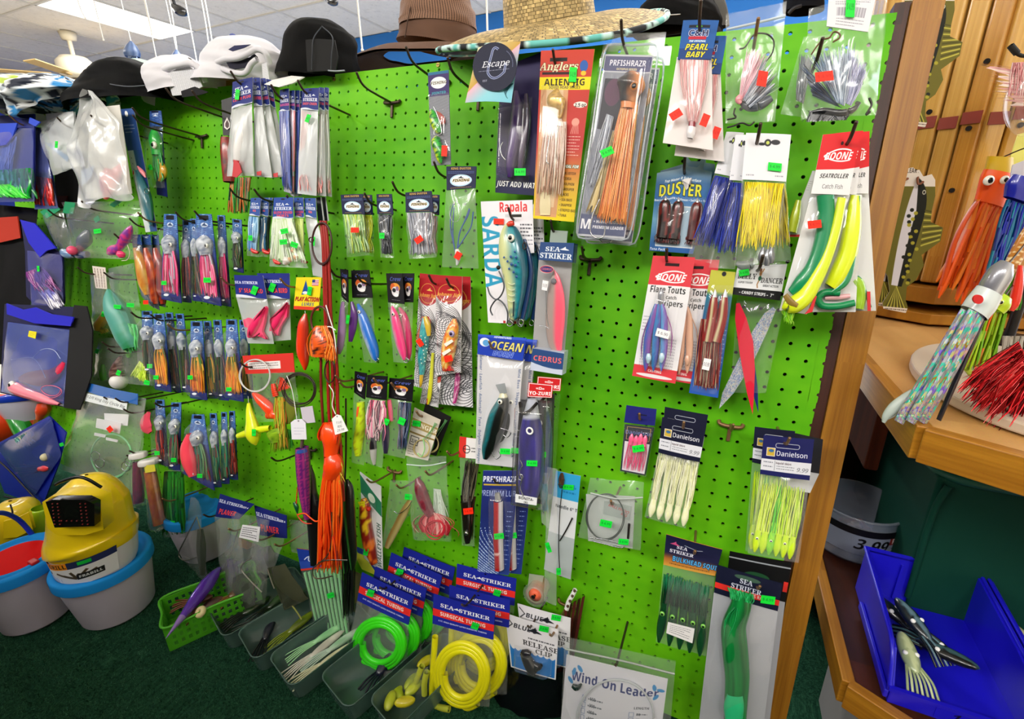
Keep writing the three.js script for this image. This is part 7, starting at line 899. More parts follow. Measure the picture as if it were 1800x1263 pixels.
{ // three rows of blue-backed blisters, left
const skirts={pink:['#f0508c','#e82c74','#f8a0b8','#c8407c','#b8b8c8'],red:['#c83020','#7c1c1c','#2c2038','#b05c4c'],orange:['#f08a20','#e8a838','#3c7c2c','#5c6420','#f4b848'],dark:['#1c3c24','#0c1c14','#3c5c2c','#7c3c28'],coral:['#f04454','#ff6070','#e03444'],teal:['#1c5c4c','#5c8c5c','#8c2c3c','#2c7c6c']};
const mk=(label,z,p,kind,o={})=>{
const[x0,y0,x1,,x2,y2,x3,y3]=p,w=x1-x0,g=thing('lure_blister',label,'lure package',BOARD,(x0+x1) / 2,y0,z,o.group);card(g,'backing_card',p,0,'bluetall',{bend:0.001});
const L=(u,v)=>[lerp(lerp(x0,x1,u),lerp(x3,x2,u),v),lerp(lerp(y0,p[3],u),lerp(y3,y2,u),v)];
const hd=o.hd??0.34,a=L(0.42,hd-0.1),b=L(0.42,hd),c=L(0.44,hd+0.12),e=L(0.5,0.9);
body(g,'clear_head',[[...a,w*0.12],[...L(0.42,hd-0.05),w*0.36],[...b,w*0.42],[...L(0.43,hd+0.07),w*0.34],[...c,w*0.28]],(t,s,f)=>mix(rgb('#e6ecf2'),rgb('#7c8aa4'),clamp(0.4+1.4*nz(t*7,s*5,x0))),{dz:0.006,ratio:0.7,mat:VCT,n:12});if(!o.noeye)eye(g,L(0.5,hd+0.02)[0],b[1]+2,w*0.11,0.0135);
strands(g,'skirt',o.n??20,[...L(0.2,hd+0.08),...L(0.68,hd+0.08)],[...L(0.12,0.93),...L(0.86,0.93)],skirts[kind],{w:Math.max(1.8,w*0.1),dz:0.006,wig:2.5,bow:w*0.1,depth:0.004,t0:0.2,t1:0.6,tip:o.tip});
blister(g,[...L(0.02,0.13),...L(0.96,0.13),...L(0.98,0.99),...L(0.02,0.99)],0.001,0.017,{k:0.1});outline(g,'foot_emblem',Array.from({length:16},(_,i)=>{const q=L(0.25,0.94);return[q[0]+w*0.2*Math.cos(i*0.3927),q[1]+w*0.1*Math.sin(i*0.3927)];}),0.0185,0.0004,'#e6eaf0');if(o.s)sticker(g,o.s[0],o.s[1],o.s[2]??9,o.s[3]??7,0,0.021);return g;
};
// row 1
const r1=[[407.6,384,424,386,428,480,410,476],[381.5,378,394.6,378,406,539,388,536],[320,386,334,386,336,532,320,530]];
mk('dark blue-backed blister at the right end of the upper blister row',0.075,r1[0],'dark',{});mk('blue-backed blister with a pink skirt just right of the front upper one',0.09,r1[1],'pink',{noeye:true});mk('blue-backed blister with a red and black skirt between the two upper front blisters',0.085,r1[2],'red',{noeye:true});
mk('blue-backed blister edge left of the front upper pink blister',0.088,[334,384,345,384,356,530,338,528],'dark',{noeye:true});
mk('left front blue-backed blister with a pink and clear squid in the upper row',0.11,[287.5,376,310,376,319,532.6,283,525],'pink',{s:[288,497]});mk('right front blue-backed blister with a pink skirt and green sticker in the upper row',0.115,[343.6,376,371,376,389,538,356,530],'pink',{s:[364,492,13,9],tip:['#f02c7c','#e8508c','#f8b4c8']});
// orange thin packs
[['amber thin sleeve bait, left of three beside the upper blisters',[230,412,246,412,270,541,248,520],['#d8a848','#c87828']],['orange and red thin sleeve bait, middle of three beside the upper blisters',[248,412,264,412,280,545,262,536],['#d85c20','#8c2418']],['dark red thin sleeve bait, right of three beside the upper blisters',[266,412,278,413,291,540,276,536],['#b03820','#3c1410']]].forEach(([l,p,c],i)=>{const g=thing('bait_sleeve',l,'lure package',BOARD,(p[0]+p[2]) / 2,p[1],0.1-i*0.012);card(g,'header_card',[p[0],p[1],p[2],p[3],lerp(p[2],p[4],0.14),lerp(p[3],p[5],0.14),lerp(p[0],p[6],0.14),lerp(p[1],p[7],0.14)],0.002,'blue');card(g,'back',p,-0.003,'#2c3c54');body(g,'long_bait',[[lerp(p[0],p[2],0.4)+2,p[1]+24,3],[lerp(p[0],p[6],0.4)+9,lerp(p[1],p[7],0.4),6],[lerp(p[0],p[6],0.8)+10,lerp(p[1],p[7],0.8),6.5],[p[6]+11,p[7]-2,3]],(t,s)=>mix(rgb(c[0]),rgb(c[1]),clamp(0.5+nz(t*10,s*3,i)*1.2)),{dz:0.002});pouch(g,[lerp(p[0],p[6],0.14),lerp(p[1],p[7],0.14),lerp(p[2],p[4],0.14),lerp(p[3],p[5],0.14),p[4],p[5],p[6],p[7]],0.001,{puff:0.008,single:true});if(!i)sticker(g,256,531,9,7,0,0.012,R_);});
// row 2
mk('far right blue-backed blister edge in the orange-skirt row',0.07,[420,562,434,562,446,700,426,700],'orange',{noeye:true});
mk('dark blue-backed blister second from left in the orange-skirt row',0.085,[290,549,303,549,318,690,302,688],'dark',{noeye:true});mk('dark blue-backed blister third from left in the orange-skirt row',0.08,[308,551,322,551,338,690,320,688],'dark',{noeye:true});
mk('blue-backed blister behind the centre of the orange-skirt row',0.09,[357,564,370,564,384,700,366,700],'orange',{noeye:true});mk('thin blue-backed blister right of centre in the orange-skirt row',0.085,[374,562,388,562,402,704,384,702],'dark',{noeye:true});
mk('blue-backed blister at the left end of the orange-skirt row with a green sticker',0.1,[248,546,266,546,276,660,252,654],'dark',{s:[263,643]});
mk('front left blue-backed blister with an orange and yellow skirt',0.112,[269,551,287.5,551,301,689,272,683.6],'orange',{s:[274,663],tip:['#f48a1c','#f8a838','#ffb43c']});mk('front centre blue-backed blister with an orange and green skirt',0.115,[334.5,564,355,564,364,703,334,699],'orange',{s:[334,663],tip:['#f07c1c','#e89c30']});mk('front right blue-backed blister with a clear-headed orange skirt',0.112,[397,561,415.5,561,428,706,396,700],'orange',{s:[402,684],tip:['#f07c1c','#e8a030']});
// row 3
[['fourth blue-backed blister from the front in the lowest blister row',[402,722,412,722,418,843,404,842]],['third blue-backed blister from the front in the lowest blister row',[388,724,398,724,403,850,390,850]],['second blue-backed blister from the front in the lowest blister row',[368,726,380,726,389,856,374,856]]].forEach(([l,p],i)=>mk(l,0.075+i*0.012,p,i?'teal':'red',{noeye:true}));
mk('left blue-backed blister with a dark red skirt in the lowest blister row',0.1,[272,702,288,702,296,820,276,814],'red',{s:[276,796]});mk('second left blue-backed blister with a teal skirt in the lowest blister row',0.095,[300.5,707,318,707,316,828,296,824],'teal',{s:[305,808]});
const g=mk('front coral-red blue-backed blister with two green stickers in the lowest blister row',0.115,[337,728,358,728,377,862,322,832],'teal',{s:[351,836]});body(g,'coral_bait',[[334,762,4],[330,784,8],[334,810,9],[340,836,5]],plain('#ff4a60'),{dz:0.012});sticker(g,325,803,9,7,0,0.022);
}

ART.pailLabel=[180,80,(x,w,h)=>{fill(x,'#e8e6e6',0,0,w,h);x.fillStyle='#f09018';x.fillRect(0,0,100,22);fill(x,'#283058',92,0,88,22);txt(x,'BAIT GRILL',46,12,17,'#1a1208',{f:'bold'});fill(x,'#16c840',112,5,24,11);fill(x,'#4c4030',18,30,10,10);fill(x,'#6c5438',34,30,10,10);for(let i=0;i<6;i++){x.strokeStyle='#4c3c24';x.lineWidth=6;x.beginPath();x.moveTo(104,58);x.lineTo(62+i*16,34+(i%2)*8);x.stroke();}fill(x,'#14120e',104,44,50,18);txt(x,'FRABILL',129,53,11,'#eee');lines(x,'#9098a4',3,8,50,40,8,2);}];
ART.walleyeFish=[150,330,(x,w,h)=>{fill(x,'#6a6420',0,0,w,h);fill(x,'#e6dcd2',0,0,140,40);x.fillStyle='#d8d4dc';x.beginPath();x.moveTo(66,24);x.quadraticCurveTo(30,110,24,260);x.lineTo(52,262);x.quadraticCurveTo(70,150,96,60);x.fill();x.fillStyle='#14160f';x.beginPath();x.moveTo(70,22);x.quadraticCurveTo(104,40,100,90);x.quadraticCurveTo(86,170,56,262);x.lineTo(44,262);x.quadraticCurveTo(60,150,74,90);x.fill();for(let i=0;i<26;i++)dot(x,i%2?'#a8a030':'#1a1c12',52+34*nz(i*2.1,1)+12,90+i*6.5,6,4);dot(x,'#e8e4d0',90,52,5);dot(x,'#111',90,52,3);for(let i=0;i<12;i++){x.strokeStyle=i%2?'#c0b84c':'#4c4818';x.lineWidth=3;x.beginPath();x.moveTo(98,90+i*7);x.lineTo(146,96+i*5);x.stroke();x.beginPath();x.moveTo(40,262);x.lineTo(10+i*6,318);x.stroke();}fill(x,'#e8dcd0',0,312,w,18);lines(x,'#5a4a40',2,12,317,100,7,2);txt(x,'CLEAR STICKER',70,8,12,'#4a3c34');}];
// ---------- left end: bags ----------
const fold=(g,name,pts,dz,hex,o={})=>outline(g,name,pts,dz,o.t??0.003,hex,{rough:o.rough??0.6,label:o.label});
{
const BL=M('#1a1ab0',0.5),DB=M('#0c0c4c',0.5),BF=M('#b4c0f4',0.16,{transmission:0.86,thickness:0}),BLACKC=cloth('#08080a');
let g=thing('lure_wallet','blue lure bag with a clear window and bright green skirts at the upper left edge','lure bag',BOARD,30,215,0.15);
fold(g,'back_panel',[[-40,205],[60,200],[60,352],[-40,356]],-0.006,'#16247c');fold(g,'flap',[[-30,218],[30,216],[22,240],[10,254],[-10,258],[-30,256]],0.012,'#2048d0');fold(g,'flap',[[52,206],[70,214],[62,222],[50,216]],0.012,'#2048d0');
strands(g,'green_skirt',60,[-30,302,56,296],[-34,344,58,350],['#18c850','#10a83c','#40e060','#0c8c34'],{w:4,dz:0.002,wig:6,depth:0.008});strands(g,'lime_skirt',24,[-30,326,20,324],[-10,346,58,350],['#48e838','#2cd02c'],{w:4,dz:0.008,wig:5});strands(g,'silver_tinsel',16,[4,236,30,240],[-4,310,20,312],['#9cb0cc','#c8d4e4'],{w:1.2,dz:0.004,wig:5});pouch(g,[-30,222,58,226,60,354,-34,356],0.004,{puff:0.014,mat:BF});
g=thing('lure_wallet','dark blue lure bag with red skirts just right of the green-skirt bag','lure bag',BOARD,76,228,0.125);fold(g,'back_panel',[[58,222],[70,224],[92,310],[100,364],[62,366]],-0.004,'#10105c');strands(g,'red_skirt',40,[64,310,90,314],[62,360,96,364],['#b01818','#d82420','#8c1014','#e84030'],{w:3,dz:0.002,wig:4});pouch(g,[58,226,72,226,102,366,62,368],0.002,{puff:0.008,mat:BF});
g=thing('lure_bag','left frosted white bag with a pale blue strip and small green sticker','lure bag',BOARD,105,190,0.13);card(g,'blue_strip',[78,250,88,252,121,276,118,284],-0.001,'#5c94c8');card(g,'inner_sheet',[80,200,124,196,150,292,96,296],-0.006,'#d4d4d6');pouch(g,[67,214,132,196,138,292,94,308],0,{puff:0.014,mat:MILKY,wr:0.8});sticker(g,99,254,5,12,4,0.02);
g=thing('lure_bag','large frosted white bag with a pink-red lure showing through, front of the two','lure bag',BOARD,162,162,0.15);body(g,'pink_lure',[[214,290,4],[206,302,9],[196,322,10],[188,342,7],[185,350,3]],(t,s)=>mix(rgb('#f03858'),rgb('#f88070'),clamp(t)),{dz:-0.004,ratio:0.4});body(g,'pink_fin',[[190,296,5],[186,314,9],[184,336,6]],plain('#f06878'),{dz:-0.006,ratio:0.4});card(g,'blue_strip',[142,300,166,290,160,312,144,326],-0.003,'#9cb4d4');card(g,'inner_sheet',[160,190,210,184,232,340,150,350],-0.01,'#d8d4cc');
const wb=gridGeo(26,34,(u,v)=>{const L=[[148,364],[136,300],[122,258],[140,210],[158,160]],R=[[238,346],[234,320],[222,270],[216,214],[168,162]],f=(A)=>{const k=v*4,i=Math.min(3,Math.floor(k)),t=k-i;return[lerp(A[i][0],A[i+1][0],t),lerp(A[i][1],A[i+1][1],t)];},l=f(L),r=f(R);const p=g.at(lerp(l[0],r[0],u),lerp(l[1],r[1],u)+10*Math.sin(u*9)*(1-v)*0.6,0);p.z+=0.008+0.018*Math.sin(Math.PI*u)*Math.sin(Math.PI*clamp(v+0.1))+0.010*nz(u*5+v*2,v*5,2)+0.004*nz(u*14,v*9,4);return p;});part(g,'bag',wb,M('#f4f6f6',0.2,{transmission:0.55,thickness:0}));
g=thing('garment','black and red folded cloth hanging at the left edge under the green-skirt bag','cloth',BOARD,20,360,0.10);part(g,'cloth',gridGeo(10,16,(u,v)=>{const q=[[-40,356],[64,366],[44,640],[-40,640]].map(([x,y])=>g.at(x,y));return bil(q,u,v).add(V(0,0,0.012*nz(u*5,v*3,1)));}),BLACKC);fold(g,'red_panel',[[-30,384],[30,380],[36,418],[0,426],[-30,424]],0.014,'#b4280c',{rough:0.85});
g=thing('garment','dark cloth with red hem behind the two white bags','cloth',BOARD,115,310,0.06);fold(g,'cloth',[[96,300],[136,296],[140,350],[112,372],[96,366]],0,'#0c0808',{rough:0.9});fold(g,'red_hem',[[98,344],[118,344],[114,362],[98,366]],0.003,'#5c0c0c',{rough:0.9});
g=thing('lure_wallet','dark blue lure bag with a purple and white hair lure, second down at left','lure bag',BOARD,75,390,0.13);fold(g,'back_panel',[[36,386],[66,420],[110,446],[113,530],[106,560],[70,545],[46,520],[44,440]],-0.004,'#0c0c44');fold(g,'flap',[[35,386],[60,392],[98,436],[82,440],[70,452],[50,426]],0.01,'#1414c4');strands(g,'purple_hair',44,[48,478,74,468],[66,516,108,512],['#8c3c8c','#6c2c74','#a8609c'],{w:1.8,dz:0.01,wig:6,ragged:0.3});strands(g,'white_hair',40,[68,512,96,506],[96,546,112,536],['#d8d4e0','#a8a4b8','#f0eef4','#6c6484'],{w:1.6,dz:0.006,wig:3});pouch(g,[48,440,108,448,112,540,56,540],0.002,{puff:0.014,mat:M('#b8b8f0',0.16,{transmission:0.85,thickness:0})});sticker(g,67,472,4,10,-4,0.02);
g=thing('lure_wallet','large blue lure bag with a hot pink fish-shaped lure and a yellow sticker','lure bag',BOARD,70,536,0.145);fold(g,'back_panel',[[8,534],[150,540],[162,600],[150,690],[110,715],[0,690]],-0.008,'#101040',{rough:0.8});fold(g,'black_side',[[130,536],[152,538],[162,580],[160,660],[140,720],[112,716],[122,580]],0.004,'#07070a',{rough:0.9});fold(g,'flap',[[11,533],[40,544],[62,540],[90,552],[129,557],[124,573],[60,568],[12,552]],0.014,'#1616c0');fold(g,'window',[[14,566],[122,580],[112,714],[2,688]],-0.002,'#2844b0',{rough:0.4});
body(g,'pink_tail',[[112,636,3],[104,648,8],[90,660,12],[70,664,14],[48,664,10],[34,666,4]],plain('#e02c54'),{dz:0.004,ratio:0.3});body(g,'pink_fish',[[17,676,3],[26,678,8],[44,688,9],[66,696,8],[90,706,5],[104,710,2]],(t,s)=>mix(rgb('#f890a0'),rgb('#e8607c'),clamp(0.5-s)),{dz:0.01});eye(g,22,677,4,0.019);tube(g,'clear_line',[[20,632],[60,630],[72,646],[80,664]],0.0008,M('#b8c4e0',0.3),{dz:0.014});tube(g,'clear_line',[[56,630],[74,614],[96,616],[106,630]],0.0008,M('#b8c4e0',0.3),{dz:0.014});coil(g,'pink_leg',92,688,16,10,1.4,0.0012,M('#e87090',0.4),{dz:0.012,j:5});pouch(g,[14,566,122,580,112,714,2,688],0.002,{puff:0.016,mat:M('#a8b8e8',0.16,{transmission:0.82,thickness:0})});card(g,'price_sticker',[51,581,64,583,62,595,49,591],0.022,'priceYellow');
g=thing('lure_wallet','blue lure bag tilted above the yellow bait pail with a red squid inside','lure bag',BOARD,60,735,0.16);fold(g,'back_panel',[[-10,782],[86,731],[116,760],[104,812],[74,890],[8,866],[-6,830]],-0.004,'#12249c',{rough:0.4});tube(g,'black_binding',[[-6,806],[16,826],[44,856],[74,888]],0.003,BLACK,{dz:0.012});tube(g,'black_binding',[[8,872],[40,880],[74,890]],0.003,BLACK,{dz:0.01});strands(g,'teal_glitter',24,[26,770,56,756],[40,790,58,776],['#5c9c94','#8cc8b8','#d8c8a8'],{w:1.2,dz:0.006,wig:6});squid(g,86,822,34,826,6,['#f05058','#e83c4c'],{dz:0.006,n:10,head:0.3,spread:2,wig:8});ball(g,'bead',79,803,3.4,0.012,M('#d8d0a8',0.3));pouch(g,[-8,784,90,734,108,800,60,872],0.002,{puff:0.014,mat:M('#6c80d8',0.16,{transmission:0.75,thickness:0})});
sticker(g,108,781,7,6,-20,0.02);
}
{ // small packs at upper left of the board
let g=pack('lure_package','green octopus lure in a clear sleeve with a blue card, upper left of the board',0.07,[262,195,282,194,286,222,263,222],'blue',null);card(g,'backing_card',[264,222,284,221,294,346,276,342],-0.002,'bluetall');squid(g,271,226,282,320,7.5,['#1c9c44','#34c440','#107c34'],{dz:0.008,n:10,head:0.5,spread:1.2});body(g,'amber_leg',[[280,280,2],[287,296,4],[286,310,4],[280,318,2]],plain('#d8a030'),{dz:0.006});eye(g,271,255,4,0.018);pouch(g,[252,220,284,222,290,330,260,330],0.004,{puff:0.016,mat:CLEAR});sticker(g,264,294,6,9,-20,0.022);
g=thing('lure_package','long slim blue and white card with a minnow lure leaning at the upper left','lure package',BOARD,222,195,0.11);card(g,'backing_card',[207,192,234,190,276,406,256,408],0,'mustad',{bend:0.001});body(g,'minnow',[[240,300,3],[248,322,6],[256,350,7],[262,380,5],[266,396,2]],(t,s)=>mix(rgb('#d8e0d8'),rgb('#1c6c7c'),sst(-0.2,0.4,s)),{dz:0.006});sticker(g,238,303,9,7,0,0.004,R_);body(g,'pink_tail',[[242,292,1],[250,302,3],[256,312,1]],plain('#e8808c'),{dz:0.012});coil(g,'ring',258,336,4,5,1.2,0.0008,STEEL,{dz:0.014});
g=thing('lure_bag','narrow bag with green zip curling down at left, holding a small blue lure','lure bag',BOARD,90,360,0.12);fold(g,'green_zip',[[70,372],[96,358],[106,368],[82,384]],0.006,'#2c9c68',{rough:0.3,t:0.001});pouch(g,[72,370,108,366,134,450,108,454],0,{puff:0.012,wr:0.6});body(g,'blue_lure',[[110,440,4],[120,446,8],[130,448,5]],plain('#6c8cb4'),{dz:0.002});ball(g,'pink_bead',127,440,4.4,0.012,M('#f05078',0.35));
g=thing('lure_bag','wide clear bag with green zip holding a purple and pink finned lure','lure bag',BOARD,170,362,0.115);for(const q of[[[114,354],[132,356],[128,376],[110,374]],[[164,384],[172,378],[176,386],[168,392]],[[192,360],[210,346],[216,352],[200,364]]])fold(g,'green_zip',q,0.01,'#22905c',{rough:0.3,t:0.001});body(g,'purple_lure',[[192,446,4],[200,440,9],[212,432,6],[220,418,7],[228,402,4],[231,396,1]],(t,s)=>nz(t*20,s*4)>0?rgb('#8c3c9c'):rgb('#d83c84'),{dz:0.004});body(g,'pink_fin',[[208,442,2],[212,446,5],[214,452,3]],plain('#ff3c78'),{dz:0.01});jhook(g,[[224,430],[228,444],[224,456],[214,458]],0.001,0.012,M('#d8ccb8',0.3));body(g,'grey_lure',[[140,440,3],[148,424,8],[152,410,5],[154,404,2]],plain('#5c6468'),{dz:0});body(g,'blue_lure',[[130,444,5],[142,448,7],[154,446,5]],plain('#1c3c70'),{dz:0});pouch(g,[112,356,246,352,238,456,126,452],0,{puff:0.02,wr:0.5,nu:12});sticker(g,171,406,13,8,-8,0.026);
g=thing('bait_bag','clear bag of yellow soft bait with a pinkish note card at left','lure bag',BOARD,175,470,0.09);card(g,'note_card',[162,467,185,470,188,508,168,506],0.004,'noteCard');body(g,'yellow_bait',[[194,542,5],[186,556,7],[176,570,7],[172,580,4]],plain('#d8b040'),{dz:0.002});strands(g,'bait_legs',12,[172,574,182,576],[180,588,194,582],['#c8b838','#a8a030'],{w:1.6,dz:0.003,wig:5});pouch(g,[158,480,200,478,206,588,164,582],0,{puff:0.012});sticker(g,181,552,6,9,20,0.016);
g=thing('lure_bag','pale bag with a long sea-green glitter squid at left','lure bag',BOARD,215,470,0.105);body(g,'green_squid',[[190,508,1.5],[196,522,8],[206,545,13],[216,570,13],[226,596,12],[232,612,9]],(t,s)=>mix(rgb('#5cb0a0'),rgb('#1c8c3c'),clamp(t*0.7+0.5*Math.sin(s*16+t*3)+0.3*nz(t*30,s*16))),{dz:0.002,mat:VCT});strands(g,'green_legs',20,[214,566,240,570],[226,622,246,612],['#4cc060','#70d884','#2ca048'],{w:2.6,dz:0.004,wig:3});pouch(g,[190,472,236,462,254,610,214,624],0,{puff:0.014});for(const[x,y]of[[206,539],[229,536]])sticker(g,x,y,13,7,4,0.02);
g=thing('lure_bag','clear bag with green, brown feather and lime hair jigs above the blue-zip bag','lure bag',BOARD,215,595,0.1);body(g,'brown_lure',[[212,626,2],[208,640,6],[206,656,8],[210,668,7]],(t,s)=>nz(t*20,s*3)>0?rgb('#4c3028'):rgb('#7c6058'),{dz:0.002});ball(g,'white_head',209,670,8,0.004,M('#d8d4d0',0.4));strands(g,'lime_hair',40,[246,634,252,640],[228,660,262,676],['#d8f050','#c0e438','#e8f888'],{w:1.4,dz:0.004,wig:3});body(g,'green_lure',[[180,640,2],[180,655,4],[182,668,3]],plain('#4c9c24'),{dz:0});body(g,'green_lure',[[224,600,2],[226,612,4],[226,628,2]],plain('#5cac2c'),{dz:0});pouch(g,[172,594,246,592,268,678,164,668],0,{puff:0.014});sticker(g,208,655,7,9,24,0.018);sticker(g,258,672,10,8,14,0.014);sticker(g,170,617,6,8,24,0.01);
}
{ // big bag with blue zip, vials, green skirts, weights
let g=thing('rig_bag','large clear zip bag with blue zip and hand-written ink, circle-hook rig of green cord inside','rig bag',BOARD,190,680,0.13);fold(g,'blue_zip',[[149,671],[200,684],[242,692],[242,711],[196,702],[147,686]],0.012,'#2464b4',{rough:0.25,t:0.0012});card(g,'hand_writing',[150,690,224,706,222,722,148,704],0.0135,'handLabel',{t:0.0003});for(const q of[[170,735,213,743,210,762,168,751],[183,726,226,728,224,748,184,744],[166,760,186,764,184,769,165,765],[186,768,207,773,206,777,186,773]])card(g,'white_label',q,q[1]<730?0.006:0.011,'#eeeef0');coil(g,'green_cord',196,800,36,38,2.2,0.0022,M('#8cdc9c',0.3,{transmission:0.2,thickness:0}),{dz:0.004,j:4});for(const[x,y]of[[168,802],[176,814],[222,820],[228,812]])coil(g,'circle_hook',x,y,7,9,1.1,0.001,STEEL,{dz:0.008,j:2});body(g,'pink_bead_bag',[[262,724,3],[256,738,8],[258,752,9],[264,760,4]],plain('#e84c64'),{dz:-0.006,ratio:0.3});pouch(g,[149,676,258,700,236,870,104,824],0,{puff:0.022,wr:0.5,nu:14,nv:18,mat:HAZY});sticker(g,193,754,9,10,-40,0.025,R_);
const vial=(label,x0,y0,x1,y1,w,c)=>{const q=thing('vial',label,'vial',BOARD,x0,y0,0.13);body(q,'contents',[[lerp(x0,x1,0.12),lerp(y0,y1,0.12),w*0.7],[lerp(x0,x1,0.5),lerp(y0,y1,0.5),w*0.75],[lerp(x0,x1,0.94),lerp(y0,y1,0.94),w*0.7]],(t,s)=>mix(rgb(c[0]),rgb(c[1]),clamp(0.5+nz(t*12,s*5,x0))),{dz:0});body(q,'tube',[[x0,y0,w],[lerp(x0,x1,0.5),lerp(y0,y1,0.5),w],[x1,y1,w],[x1,y1+0.5,w*0.4]],plain('#fff'),{mat:CLEAR});body(q,'cap',[[x0,y0-6,1],[x0,y0-5,w*1.1],[x0,y0+4,w*1.15],[x0,y0+5,w]],plain('#e8e6e4'));return q;};
vial('clear vial of purple-red worm bait with white cap, left of two',243,800,244,888,8,['#7c1c4c','#4c1434']);g=vial('clear vial of amber red worm bait with white cap, right of two',261,812,282,928,9,['#b06c1c','#8c1c1c']);card(g,'yellow_band',[253,818,271,816,273,828,255,831],0.016,'#d8cc3c');
g=thing('skirt_pack','narrow clear pack of dark green rubber skirts beside the bait vials','lure package',BOARD,306,824,0.11);strands(g,'green_skirt',44,[292,828,322,828],[288,942,324,938],['#1c7c24','#0c4c14','#2c9c2c','#144c18'],{w:4,dz:0.002,wig:3});pouch(g,[290,826,324,826,328,944,288,944],0,{puff:0.008});sticker(g,303,920,8,10,4,0.012);
const sink=(q,x0,y0,x1,y1,w)=>{body(q,'lead_plate',[[x0,y0,w*0.6],[lerp(x0,x1,0.4),lerp(y0,y1,0.4),w],[x1,y1,w*0.5]],plain('#3c4438'),{dz:0,ratio:0.25,mat:VCM});};
const frame=(q,pts)=>tube(q,'wire_frame',pts,0.0016,M('#a8a498',0.3,{metalness:0.9}),{dz:0.004,n:40});
const pl=(label,z,h,b,fn)=>{const q=pack('rig_package',label,z,h,h?'seaPlaner':null,b,{puff:0.014,cat:'rig package',mat:HAZY,wr:0.6});fn(q);return q;};
g=thing('rig_package','open wire and lead planer in a torn clear bag beside the green skirt pack','rig package',BOARD,345,870,0.1);frame(g,[[346,908],[326,946],[314,976],[322,984],[348,978]]);frame(g,[[346,908],[352,930],[354,960]]);sink(g,352,930,356,1010,8);pouch(g,[336,872,350,880,366,1032,318,976],0,{puff:0.012,wr:0.6});
pl('left navy and red headed planer bag with a wire frame and lead plate',0.11,[386,868,446,886,420,912,378,908],[378,906,420,912,436,1040,392,1050],(q)=>{frame(q,[[418,934],[410,960],[398,996],[396,1022],[410,1014]]);sink(q,408,984,398,1040,14);});
pl('right navy headed planer bag crumpled low with a lead plate',0.095,[446,888,503,906,504,946,456,940],[450,936,500,944,478,1010,430,1000],(q)=>{sink(q,470,960,478,1000,10);});
g=thing('rig_package','clear bag with white text label and bent steel wire, in front of the planer bags','rig package',BOARD,445,900,0.14);card(g,'white_label',[426,922,457,926,454,952,420,944],0.014,'fitLab');frame(g,[[442,980],[426,992],[424,1000],[440,1020],[460,1040]]);frame(g,[[470,1000],[478,1024],[482,1034]]);sink(g,420,1010,440,1066,18);pouch(g,[408,898,474,914,466,1060,400,1052],0,{puff:0.022,wr:0.8,nu:12,nv:16});
g=thing('rig_package','dusty olive plastic bag bent over at the foot of the board','rig package',BOARD,495,1000,0.12);pouch(g,[470,998,500,990,542,1052,500,1072],0,{puff:0.012,mat:M('#5c6048',0.25,{transmission:0.5,thickness:0})});tube(g,'hanging_cord',[[514,1064],[524,1078],[530,1088]],0.002,M('#8c8c40',0.4));
g=pack('glow_package','clear pack of pale green glow tubes with a blue header under the orange squid',0.1,[521,964,596,972,601,992,529,1003],'glow',null,{cat:'lure package'});for(let i=0;i<9;i++){const u=(i+0.5) / 9;tube(g,'glow_tube',[[lerp(532,598,u),lerp(1006,996,u)],[lerp(548,606,u),lerp(1070,1064,u)],[lerp(563,616,u),lerp(1134,1130,u)]],0.0034,M('#a8ecb0',0.35,{transmission:0.25,thickness:0}),{dz:0.002});}pouch(g,[530,1002,600,993,618,1134,562,1137],0.001,{puff:0.008});sticker(g,581,1046,12,9,-16,0.014);
g=thing('lure_bag','pale grey-green bag behind the purple trolling lure','lure bag',BOARD,530,915,0.07);pouch(g,[508,912,544,916,548,975,512,970],0,{puff:0.012,mat:HAZY});
g=thing('tackle_package','yellow and blue card sloping behind the striped lure card','tackle package',BOARD,640,970,0.05);card(g,'blue_edge',[620,958,640,966,668,1004,660,1012],0.002,'#1c3c9c');card(g,'yellow_card',[620,968,640,976,664,1012,636,1000],0.003,'#d8d83c');card(g,'brown_bag',[612,1000,634,1008,636,1080,612,1070],0,M('#8c7c58',0.4,{transmission:0.3,thickness:0}));
}
